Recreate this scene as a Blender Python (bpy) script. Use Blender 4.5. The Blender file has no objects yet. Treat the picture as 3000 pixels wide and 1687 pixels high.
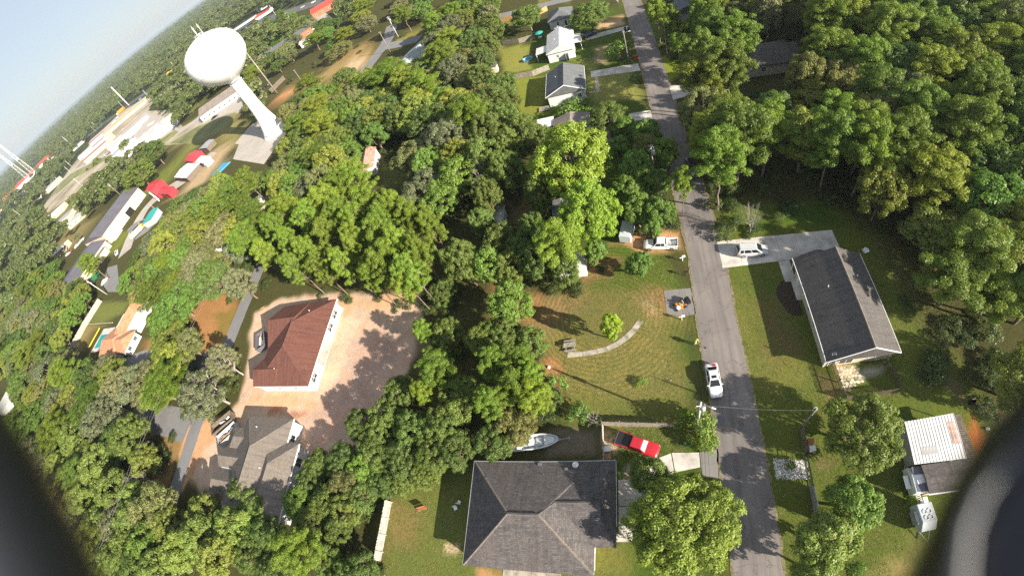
import bpy, math, random
import numpy as np
from mathutils import Matrix, Vector
R = math.radians
rnd = random.Random(11)
S = bpy.context.scene
COL = S.collection

# ---------------------------------------------------------------- camera: a drone's wide lens 57 m above the street
CAM_X = (0.943498, 0.079228, -0.321767); CAM_Y = (0.120814, 0.821924, 0.556637); CAM_Z = (0.308569, -0.56406, 0.765913)
CAM = Matrix(((CAM_X[0], CAM_Y[0], CAM_Z[0], 0), (CAM_X[1], CAM_Y[1], CAM_Z[1], 0), (CAM_X[2], CAM_Y[2], CAM_Z[2], 57), (0, 0, 0, 1)))
cd = bpy.data.cameras.new('camera'); cam = bpy.data.objects.new('camera', cd); COL.objects.link(cam)
cam.matrix_world = CAM
cd.type = 'PANO'; cd.panorama_type = 'FISHEYE_LENS_POLYNOMIAL'
cd.sensor_fit = 'HORIZONTAL'; cd.sensor_width = 36; cd.sensor_height = 36 * 575 / 1024
cd.fisheye_fov = math.pi
cd.fisheye_polynomial_k0 = 0; cd.fisheye_polynomial_k1 = -0.0657334758647397; cd.fisheye_polynomial_k2 = 0
cd.fisheye_polynomial_k3 = 2.58301765664607e-05; cd.fisheye_polynomial_k4 = 0
cd.clip_start = 0.01; cd.clip_end = 60000
cd.dof.use_dof = True; cd.dof.focus_distance = 75; cd.dof.aperture_fstop = 7.0
S.camera = cam

# ---------------------------------------------------------------- daylight
SUN_EL, SUN_AZ = 23.0, -27.0          # degrees above the horizon; direction towards the sun, anticlockwise from +X
world = bpy.data.worlds.new('World'); S.world = world; world.use_nodes = True
nt = world.node_tree; bg = nt.nodes['Background']
sky = nt.nodes.new('ShaderNodeTexSky'); sky.sky_type = 'NISHITA'; sky.sun_disc = False
sky.sun_elevation = R(SUN_EL); sky.sun_rotation = R(90 - SUN_AZ)
sky.air_density = 1.0; sky.dust_density = 0.6; sky.ozone_density = 2.5; sky.altitude = 60
mx = nt.nodes.new('ShaderNodeMix'); mx.data_type = 'RGBA'; mx.inputs[0].default_value = .8      # humid summer sky: the clear sky veiled evenly by pale haze
nt.links.new(sky.outputs[0], mx.inputs[6]); mx.inputs[7].default_value = (2.55, 2.72, 3.05, 1)
nt.links.new(mx.outputs[2], bg.inputs[0]); bg.inputs[1].default_value = 0.08
sd = bpy.data.lights.new('sun', 'SUN'); sd.energy = 5.0; sd.angle = R(0.53); sd.color = (1.0, 0.9, 0.76)
sun = bpy.data.objects.new('sun', sd); COL.objects.link(sun)
to_sun = Vector((math.cos(R(SUN_EL)) * math.cos(R(SUN_AZ)), math.cos(R(SUN_EL)) * math.sin(R(SUN_AZ)), math.sin(R(SUN_EL))))
sun.rotation_euler = to_sun.to_track_quat('Z', 'Y').to_euler(); sun.location = (60, -40, 90)
S.view_settings.view_transform = 'Standard'; S.view_settings.look = 'None'
S.view_settings.exposure = 1.47; S.view_settings.gamma = 1.0; S.view_settings.use_curve_mapping = False
S.cycles.max_bounces = 6; S.cycles.diffuse_bounces = 3; S.cycles.glossy_bounces = 2; S.cycles.transmission_bounces = 3
S.cycles.volume_bounces = 1; S.cycles.caustics_reflective = False; S.cycles.caustics_refractive = False

# ---------------------------------------------------------------- materials
def new_mat(name):
    m = bpy.data.materials.new(name); m.use_nodes = True
    return m, m.node_tree, m.node_tree.nodes['Principled BSDF']
def node(nt, kind, **kw):
    n = nt.nodes.new('ShaderNode' + kind)
    for k, v in kw.items(): setattr(n, k, v)
    return n
def inp(n, **kw):
    for k, v in kw.items(): n.inputs[k.replace('_', ' ')].default_value = v
def noise(nt, scale, detail=4, rough=.55, vec=None):
    n = node(nt, 'TexNoise'); inp(n, Scale=scale, Detail=detail, Roughness=rough)
    if vec is not None: nt.links.new(vec, n.inputs['Vector'])
    return n.outputs['Fac']
def ramp(nt, fac, *stops):
    r = node(nt, 'ValToRGB'); el = r.color_ramp.elements
    while len(el) < len(stops): el.new(.5)
    for e, (p, c) in zip(el, stops):
        e.position = p; e.color = (*c, 1) if len(c) == 3 else c
    nt.links.new(fac, r.inputs[0]); return r.outputs[0]
def mixc(nt, fac, a, b, mode='MIX'):
    m = node(nt, 'Mix', data_type='RGBA', blend_type=mode)
    for sock, v in ((m.inputs[0], fac), (m.inputs[6], a), (m.inputs[7], b)):
        if isinstance(v, bpy.types.NodeSocket): nt.links.new(v, sock)
        elif isinstance(v, tuple): sock.default_value = (*v, 1)
        else: sock.default_value = v
    return m.outputs[2]
def math_n(nt, op, a, b=0.0):
    m = node(nt, 'Math', operation=op)
    for sock, v in zip(m.inputs, (a, b)):
        if isinstance(v, bpy.types.NodeSocket): nt.links.new(v, sock)
        else: sock.default_value = v
    return m.outputs[0]
def bump(nt, bs, h, strength=.3, dist=.02):
    b = node(nt, 'Bump'); inp(b, Strength=strength, Distance=dist)
    nt.links.new(h, b.inputs['Height']); nt.links.new(b.outputs[0], bs.inputs['Normal'])
def wpos(nt): return node(nt, 'NewGeometry').outputs['Position']
M = {}
def mat(name, col, rough=.7, var=.18, scale=1.2, metal=0., bmp=0., bscale=30, spec=.4, coat=0.):
    """plain paint, wood, metal or plastic: a base colour with uneven wear in it"""
    m, nt, bs = new_mat(name)
    p = wpos(nt)
    a = noise(nt, scale, 5, .6, p); b = noise(nt, scale * 9, 3, .6, p)
    lo = tuple(max(0, c * (1 - var * 1.6)) for c in col); hi = tuple(min(1, c * (1 + var)) for c in col)
    c = ramp(nt, a, (.3, lo), (.65, hi))
    c = mixc(nt, math_n(nt, 'MULTIPLY', b, var), c, tuple(x * .55 for x in col))
    nt.links.new(c, bs.inputs['Base Color'])
    inp(bs, Roughness=rough, Metallic=metal, Specular_IOR_Level=spec, Coat_Weight=coat, Coat_Roughness=.08)
    if bmp: bump(nt, bs, noise(nt, bscale, 3, .6, p), bmp)
    M[name] = m; return m
def shingle(name, ca, cb, blot, row=.24, wid=.62):
    """asphalt shingles laid in courses (uv in metres: u along the course, v up the slope)"""
    m, nt, bs = new_mat(name)
    uv = node(nt, 'UVMap').outputs[0]; p = wpos(nt)
    br = node(nt, 'TexBrick'); nt.links.new(uv, br.inputs['Vector'])
    inp(br, Color1=(*ca, 1), Color2=(*cb, 1), Mortar=(*(x * .45 for x in ca), 1), Scale=1., Mortar_Size=.012, Mortar_Smooth=.3, Bias=0., Brick_Width=wid, Row_Height=row)
    n1 = noise(nt, .35, 5, .65, p); n2 = noise(nt, 5, 4, .75, p)
    c = mixc(nt, ramp(nt, n1, (.38, (0, 0, 0)), (.62, (.75, .75, .75))), br.outputs['Color'], blot)
    c = mixc(nt, ramp(nt, n2, (.4, (0, 0, 0)), (.68, (.8, .8, .8))), c, tuple(x * .55 for x in ca))
    mp = node(nt, 'Mapping'); nt.links.new(uv, mp.inputs[0]); mp.inputs['Scale'].default_value = (1.6, .16, 1)
    st = noise(nt, 1.0, 4, .6, mp.outputs[0]); c = mixc(nt, ramp(nt, st, (.45, (0, 0, 0)), (.66, (.65, .65, .65))), c, mixc(nt, 1, c, (.62, .63, .64), 'MULTIPLY'))
    nt.links.new(c, bs.inputs['Base Color']); inp(bs, Roughness=.93, Specular_IOR_Level=.2)
    bump(nt, bs, br.outputs['Fac'], .5, -.015)
    M[name] = m; return m
def glass(name, col=(.03, .04, .05), rough=.06):
    m, nt, bs = new_mat(name); inp(bs, Base_Color=(*col, 1), Roughness=rough, Specular_IOR_Level=.7)
    M[name] = m; return m
def paint(name, col, rough=.25):
    m, nt, bs = new_mat(name); p = wpos(nt)
    n = noise(nt, 2.5, 4, .6, p); c = ramp(nt, n, (.3, tuple(x * .82 for x in col)), (.7, col))
    nt.links.new(c, bs.inputs['Base Color']); inp(bs, Roughness=rough, Coat_Weight=.6, Coat_Roughness=.06, Specular_IOR_Level=.5)
    M[name] = m; return m
def asphalt(name, col, patch, streak=.5):
    m, nt, bs = new_mat(name); p = wpos(nt)
    big = noise(nt, .12, 5, .6, p); fine = noise(nt, 14, 3, .7, p)
    mp = node(nt, 'Mapping'); nt.links.new(p, mp.inputs[0]); mp.inputs['Scale'].default_value = (1.1, .06, 1)
    st = noise(nt, 1.3, 3, .5, mp.outputs[0])
    c = mixc(nt, ramp(nt, big, (.4, (0, 0, 0)), (.6, (1, 1, 1))), col, patch)
    c = mixc(nt, math_n(nt, 'MULTIPLY', ramp(nt, st, (.42, (0, 0, 0)), (.68, (1, 1, 1))), streak), c, tuple(x * .72 for x in col))
    c = mixc(nt, math_n(nt, 'MULTIPLY', fine, .35), c, tuple(x * .6 for x in col))
    vo = node(nt, 'TexVoronoi', feature='DISTANCE_TO_EDGE'); inp(vo, Scale=.22)
    wv = node(nt, 'VectorMath', operation='ADD'); nt.links.new(p, wv.inputs[0])
    nn = node(nt, 'TexNoise'); inp(nn, Scale=.8, Detail=5); nt.links.new(p, nn.inputs['Vector'])
    sc = node(nt, 'VectorMath', operation='SCALE'); nt.links.new(nn.outputs['Color'], sc.inputs[0]); sc.inputs['Scale'].default_value = 2.0
    nt.links.new(sc.outputs[0], wv.inputs[1]); nt.links.new(wv.outputs[0], vo.inputs['Vector'])
    cr = ramp(nt, vo.outputs['Distance'], (.0, (.75, .75, .75)), (.009, (0, 0, 0)))
    c = mixc(nt, cr, c, tuple(x * .35 for x in col))
    nt.links.new(c, bs.inputs['Base Color']); inp(bs, Roughness=.9, Specular_IOR_Level=.25)
    bump(nt, bs, fine, .25, .01); M[name] = m; return m

mat('white_siding', (.62, .62, .6), .6, .06); mat('cream_wall', (.6, .51, .36), .7, .08); mat('tan_siding', (.5, .46, .38), .7, .08)
mat('house_wrap', (.68, .68, .67), .5, .05); mat('white_trim', (.8, .8, .79), .5, .04); mat('grey_wall', (.42, .43, .43), .7, .1)
mat('brick_wall', (.36, .15, .08), .9, .25, 3); mat('concrete', (.52, .49, .44), .9, .22, .5, bmp=.2); mat('old_concrete', (.36, .33, .27), .95, .32, .9, bmp=.2)
mat('sand_dirt', (.47, .29, .17), .95, .3, .6); mat('grey_metal', (.45, .46, .48), .45, .15, metal=.5); mat('white_metal', (.6, .6, .58), .4, .1, .8)
mat('rust_metal', (.42, .26, .2), .7, .4, 1.5); mat('weather_wood', (.3, .27, .22), .9, .3, 2.5, bmp=.3); mat('new_wood', (.5, .3, .13), .85, .25, 2)
mat('dark_wood', (.15, .12, .09), .9, .35, 2.5); mat('grey_wood', (.36, .34, .3), .9, .25, 2); mat('black_plastic', (.015, .015, .017), .5, .2)
mat('rubber', (.02, .02, .02), .85, .2); mat('rim', (.45, .45, .46), .35, .1, metal=.8); mat('pole_wood', (.28, .25, .21), .9, .3, 2.)
mat('pole_grey', (.5, .5, .5), .6, .1); mat('tank_white', (.82, .82, .8), .35, .03, .15); mat('tank_shade', (.62, .66, .7), .5, .15, .3)
mat('red_metal', (.5, .03, .04), .4, .12, .6); mat('red_roof', (.5, .07, .05), .6, .15, .4); mat('dark_metal_roof', (.12, .115, .135), .45, .1, .3)
mat('orange_trim', (.7, .24, .03), .5, .1); mat('red_trim', (.65, .06, .05), .5, .1); mat('flat_roof', (.38, .38, .38), .7, .12, .15)
mat('blue_tarp', (.05, .3, .55), .5, .15, 2); mat('teal', (.03, .3, .28), .5, .15); mat('green_plastic', (.03, .17, .09), .5, .15)
mat('yellow_paint', (.72, .45, .02), .45, .1); mat('orange_paint', (.6, .22, .02), .4, .1); mat('hi_vis', (.5, .75, .03), .8, .1); mat('skin', (.45, .26, .17), .6, .1)
mat('denim', (.45, .47, .5), .9, .2); mat('brown_plastic', (.36, .15, .07), .5, .15); mat('white_plastic', (.78, .78, .76), .4, .05)
mat('white_stone', (.62, .6, .55), .9, .3, 6, bmp=.5, bscale=9); mat('bark', (.2, .15, .11), .95, .35, 3, bmp=.5, bscale=12); mat('pale_bark', (.33, .29, .25), .95, .3, 3, bmp=.4, bscale=12)
mat('dead_wood', (.3, .27, .25), .95, .2, 3); mat('boat_white', (.72, .74, .75), .35, .06); mat('boat_grey', (.5, .54, .57), .5, .08); mat('lamp_red', (.5, .02, .02), .3, .1)
mat('lamp_clear', (.7, .7, .68), .15, .1); mat('orange_shingle', (.46, .22, .12), .9, .2, .9, bmp=.2); mat('debris', (.3, .2, .12), .9, .6, 4); mat('chrome', (.6, .6, .6), .2, .05, metal=.9)
mat('wire', (.03, .03, .03), .5, .1); mat('pale_wire', (.3, .3, .3), .5, .1); mat('drone_black', (.008, .009, .012), .3, .1, 8, spec=.55); mat('drone_sheen', (.2, .2, .2), .5, .1); mat('sunshade', (.6, .68, .66), .25, .2, 6, metal=.3)
shingle('shingle_red', (.15, .066, .05), (.185, .082, .062), (.165, .073, .056)); shingle('shingle_dark', (.085, .081, .081), (.165, .152, .147), (.142, .12, .111))
shingle('shingle_taupe', (.18, .156, .134), (.24, .206, .175), (.205, .176, .15)); shingle('shingle_slate', (.105, .097, .092), (.15, .138, .128), (.125, .115, .108), wid=.8)
shingle('shingle_grey', (.13, .14, .15), (.19, .2, .205), (.16, .17, .175)); shingle('shingle_aqua', (.36, .42, .42), (.42, .47, .47), (.38, .42, .42)); shingle('shingle_brown', (.27, .23, .2), (.34, .29, .26), (.2, .17, .15))
glass('window_glass'); glass('car_glass', (.015, .018, .02)); glass('pale_glass', (.12, .14, .15), .1)
paint('paint_white', (.8, .8, .79)); paint('paint_red', (.42, .012, .02)); paint('paint_silver', (.5, .51, .53)); paint('paint_black', (.012, .013, .016)); paint('paint_navy', (.01, .015, .05)); paint('paint_tan', (.4, .36, .28))
asphalt('road_asphalt', (.185, .166, .156), (.245, .218, .2), .75); asphalt('lane_asphalt', (.2, .2, .205), (.23, .23, .23), .2); asphalt('highway_asphalt', (.11, .11, .115), (.15, .15, .15))
asphalt('pale_paving', (.4, .37, .33), (.47, .43, .38), .2)
asphalt('old_driveway', (.2, .19, .185), (.25, .24, .22), .2)
mat('shoulder_soil', (.2, .17, .09), .95, .5, 3); mat('town_soil', (.36, .31, .22), .95, .35, .035); mat('far_grass', (.19, .2, .07), .95, .3, .05)
m, nt, bs = new_mat('pool_water'); inp(bs, Base_Color=(.02, .3, .32, 1), Roughness=.05); bump(nt, bs, noise(nt, 3, 3, .5, wpos(nt)), .2, .05); M['pool_water'] = m

# foliage: colour from each tree's own object colour, leaves differ from one another, thin enough to let light through
def foliage(name, spread=.35, tints=None):
    m, nt, bs = new_mat(name); nt.nodes.remove(bs); out = nt.nodes['Material Output']
    oi = node(nt, 'ObjectInfo'); g = node(nt, 'NewGeometry')
    tc = node(nt, 'TexCoord').outputs['Object']
    n = noise(nt, .55, 3, .6, tc)
    v = math_n(nt, 'ADD', math_n(nt, 'MULTIPLY', g.outputs['Random Per Island'], spread), math_n(nt, 'MULTIPLY', n, .5))
    base = oi.outputs['Color'] if not tints else ramp(nt, oi.outputs['Random'], *[(i / max(1, len(tints) - 1), c) for i, c in enumerate(tints)])
    hs = node(nt, 'HueSaturation'); nt.links.new(base, hs.inputs['Color'])
    nt.links.new(math_n(nt, 'ADD', math_n(nt, 'MULTIPLY', g.outputs['Random Per Island'], .035), .483), hs.inputs['Hue'])
    nt.links.new(math_n(nt, 'ADD', v, .62), hs.inputs['Value']); hs.inputs['Saturation'].default_value = 1.0
    d = node(nt, 'BsdfDiffuse'); nt.links.new(hs.outputs[0], d.inputs[0])
    t = node(nt, 'BsdfTranslucent')
    nt.links.new(mixc(nt, .3, hs.outputs[0], (.15, .3, .01)), t.inputs[0])
    gl = node(nt, 'BsdfGlossy'); inp(gl, Roughness=.5); gl.inputs[0].default_value = (.8, .85, .8, 1)
    a = node(nt, 'MixShader'); a.inputs[0].default_value = .44; nt.links.new(d.outputs[0], a.inputs[1]); nt.links.new(t.outputs[0], a.inputs[2])
    b = node(nt, 'MixShader'); b.inputs[0].default_value = .03; nt.links.new(a.outputs[0], b.inputs[1]); nt.links.new(gl.outputs[0], b.inputs[2])
    nt.links.new(b.outputs[0], out.inputs[0]); M[name] = m; return m
foliage('leaf'); foliage('needle', .25)
foliage('grass_blade', .5, ((.19, .24, .04), (.3, .27, .09), (.24, .27, .05), (.4, .32, .15)))
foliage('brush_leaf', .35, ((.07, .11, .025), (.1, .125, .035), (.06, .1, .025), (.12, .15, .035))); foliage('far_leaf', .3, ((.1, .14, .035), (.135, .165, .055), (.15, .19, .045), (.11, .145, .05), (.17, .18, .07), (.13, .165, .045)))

# ---------------------------------------------------------------- mesh kit
class MB:
    def __init__(s): s.v = []; s.f = []
    def poly(s, pts):
        k = len(s.v); s.v += [tuple(p) for p in pts]; s.f.append(tuple(range(k, k + len(pts)))); return s
    def add(s, vs, fs):
        k = len(s.v); s.v += [tuple(p) for p in vs]; s.f += [tuple(i + k for i in f) for f in fs]; return s
    def box(s, x, y, z, sx, sy, sz, rz=0, rx=0, ry=0):
        """centre x, y, BOTTOM z"""
        m = Matrix.Rotation(rz, 3, 'Z') @ Matrix.Rotation(ry, 3, 'Y') @ Matrix.Rotation(rx, 3, 'X')
        vs = []
        for dz in (0, sz):
            for dx, dy in ((-1, -1), (1, -1), (1, 1), (-1, 1)):
                p = m @ Vector((dx * sx / 2, dy * sy / 2, dz)); vs.append((x + p.x, y + p.y, z + p.z))
        return s.add(vs, [(3, 2, 1, 0), (4, 5, 6, 7), (0, 1, 5, 4), (1, 2, 6, 5), (2, 3, 7, 6), (3, 0, 4, 7)])
    def span(s, x0, x1, y0, y1, z0, z1): return s.box((x0 + x1) / 2, (y0 + y1) / 2, z0, x1 - x0, y1 - y0, z1 - z0)
    def prism(s, pts, z0, z1):
        n = len(pts); a = sum(pts[i][0] * pts[(i + 1) % n][1] - pts[(i + 1) % n][0] * pts[i][1] for i in range(n))
        if a < 0: pts = pts[::-1]
        vs = [(p[0], p[1], z0) for p in pts] + [(p[0], p[1], z1) for p in pts]
        return s.add(vs, [tuple(range(n - 1, -1, -1)), tuple(range(n, 2 * n))] + [(i, (i + 1) % n, n + (i + 1) % n, n + i) for i in range(n)])
    def tube(s, pts, rad, n=6, cap=True):
        pts = [Vector(p) for p in pts]; rad = rad if isinstance(rad, (list, tuple)) else [rad] * len(pts)
        vs = []; fs = []
        for i, p in enumerate(pts):
            d = (pts[min(i + 1, len(pts) - 1)] - pts[max(i - 1, 0)]).normalized()
            u = d.cross(Vector((.31, .17, .93)) if abs(d.z) < .9 else Vector((1, .1, 0))).normalized(); w = d.cross(u)
            vs += [p + (u * math.cos(a) + w * math.sin(a)) * rad[i] for a in (2 * math.pi * j / n for j in range(n))]
        for i in range(len(pts) - 1):
            for j in range(n): fs.append((i * n + j, i * n + (j + 1) % n, (i + 1) * n + (j + 1) % n, (i + 1) * n + j))
        if cap: fs += [tuple(range(n - 1, -1, -1)), tuple(range((len(pts) - 1) * n, len(pts) * n))]
        return s.add(vs, fs)
    def lathe(s, prof, n=24, c=(0, 0), cap=True):
        vs = [(c[0] + r * math.cos(2 * math.pi * j / n), c[1] + r * math.sin(2 * math.pi * j / n), z) for r, z in prof for j in range(n)]
        fs = [(i * n + j, i * n + (j + 1) % n, (i + 1) * n + (j + 1) % n, (i + 1) * n + j) for i in range(len(prof) - 1) for j in range(n)]
        if cap: fs += [tuple(range(n - 1, -1, -1)), tuple(range((len(prof) - 1) * n, len(prof) * n))]
        return s.add(vs, fs)
    def cyl(s, x, y, z, r, h, n=12): return s.lathe([(r, z), (r, z + h)], n, (x, y))
    def wheel(s, x, y, z, r, w, n=14):
        vs = [(x + r * math.cos(2 * math.pi * j / n), y + d, z + r * math.sin(2 * math.pi * j / n)) for d in (-w / 2, w / 2) for j in range(n)]
        return s.add(vs, [tuple(range(n)), tuple(range(2 * n - 1, n - 1, -1))] + [(j, j + n, (j + 1) % n + n, (j + 1) % n) for j in range(n)])
    def hip(s, x0, x1, y0, y1, z0, z1, axis='x', i0=0, i1=0, th=.16, mid=None):
        """roof solid: eaves rectangle, ridge along axis, i0 / i1 = how far the ridge stops short of each end (0: gable)"""
        c = [(x0, y0), (x1, y0), (x1, y1), (x0, y1)]
        vs = [(a, b, z0) for a, b in c] + [(a, b, z0 + th) for a, b in c]
        if axis == 'x':
            ym = (y0 + y1) / 2 if mid is None else mid; vs += [(x0 + i0, ym, z1), (x1 - i1, ym, z1)]
            top = [(4, 5, 9, 8), (5, 6, 9), (6, 7, 8, 9), (7, 4, 8)]
        else:
            xm = (x0 + x1) / 2 if mid is None else mid; vs += [(xm, y0 + i0, z1), (xm, y1 - i1, z1)]
            top = [(4, 5, 8), (5, 6, 9, 8), (6, 7, 9), (7, 4, 8, 9)]
        return s.add(vs, [(3, 2, 1, 0), (0, 1, 5, 4), (1, 2, 6, 5), (2, 3, 7, 6), (3, 0, 4, 7)] + top)
    def mesh(s, name, material, smooth=False, uv=False, bevel=0):
        me = bpy.data.meshes.new(name); me.from_pydata(s.v, [], s.f); me.materials.append(M[material] if isinstance(material, str) else material)
        if bevel:
            import bmesh
            bm = bmesh.new(); bm.from_mesh(me); bmesh.ops.remove_doubles(bm, verts=bm.verts, dist=1e-5)
            bmesh.ops.bevel(bm, geom=list(bm.edges), offset=bevel, segments=2, profile=.5, affect='EDGES'); bm.to_mesh(me); bm.free()
        if uv:
            l = me.uv_layers.new(name='UVMap')
            for p in me.polygons:
                n = p.normal; u = Vector((0, 0, 1)).cross(n)
                u = u.normalized() if u.length > .05 else Vector((1, 0, 0)); v = n.cross(u)
                for li in p.loop_indices:
                    co = me.vertices[me.loops[li].vertex_index].co; l.data[li].uv = (co.dot(u), co.dot(v))
        if smooth: me.polygons.foreach_set('use_smooth', [True] * len(me.polygons))
        return me
    def build(s, name, material, parent=None, smooth=False, uv=False, bevel=0, auto=False):
        o = bpy.data.objects.new(name, s.mesh(name, material, smooth, uv, bevel)); COL.objects.link(o)
        if parent: o.parent = parent
        if auto:
            o.data.set_sharp_from_angle(angle=R(40))
        return o
def tag(o, label=None, cat=None, group=None, kind=None):
    for k, v in (('label', label), ('category', cat), ('group', group), ('kind', kind)):
        if v: o[k] = v
    return o
def thing(name, label, cat, x=0, y=0, rz=0, group=None, z=0):
    o = bpy.data.objects.new(name, None); COL.objects.link(o); o.location = (x, y, z); o.rotation_euler.z = R(rz); o.empty_display_size = .3
    return tag(o, label, cat, group)
def copy_tree(o, parent=None):
    c = o.copy(); COL.objects.link(c); c.parent = parent
    for ch in o.children: copy_tree(ch, c)
    return c
def place(src, label, x, y, rz=0, group=None, sc=None, z=0):
    c = copy_tree(src); c.location = (x, y, z); c.rotation_euler.z = R(rz); c['label'] = label
    if group: c['group'] = group
    if sc: c.scale = sc if isinstance(sc, tuple) else (sc,) * 3
    return c
def inst(me, name, parent, loc=(0, 0, 0), rz=0):
    o = bpy.data.objects.new(name, me); COL.objects.link(o); o.parent = parent; o.location = loc; o.rotation_euler.z = rz; return o
def struct(o): o['kind'] = 'structure'; return o

S.cycles.use_denoising = False
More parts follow.
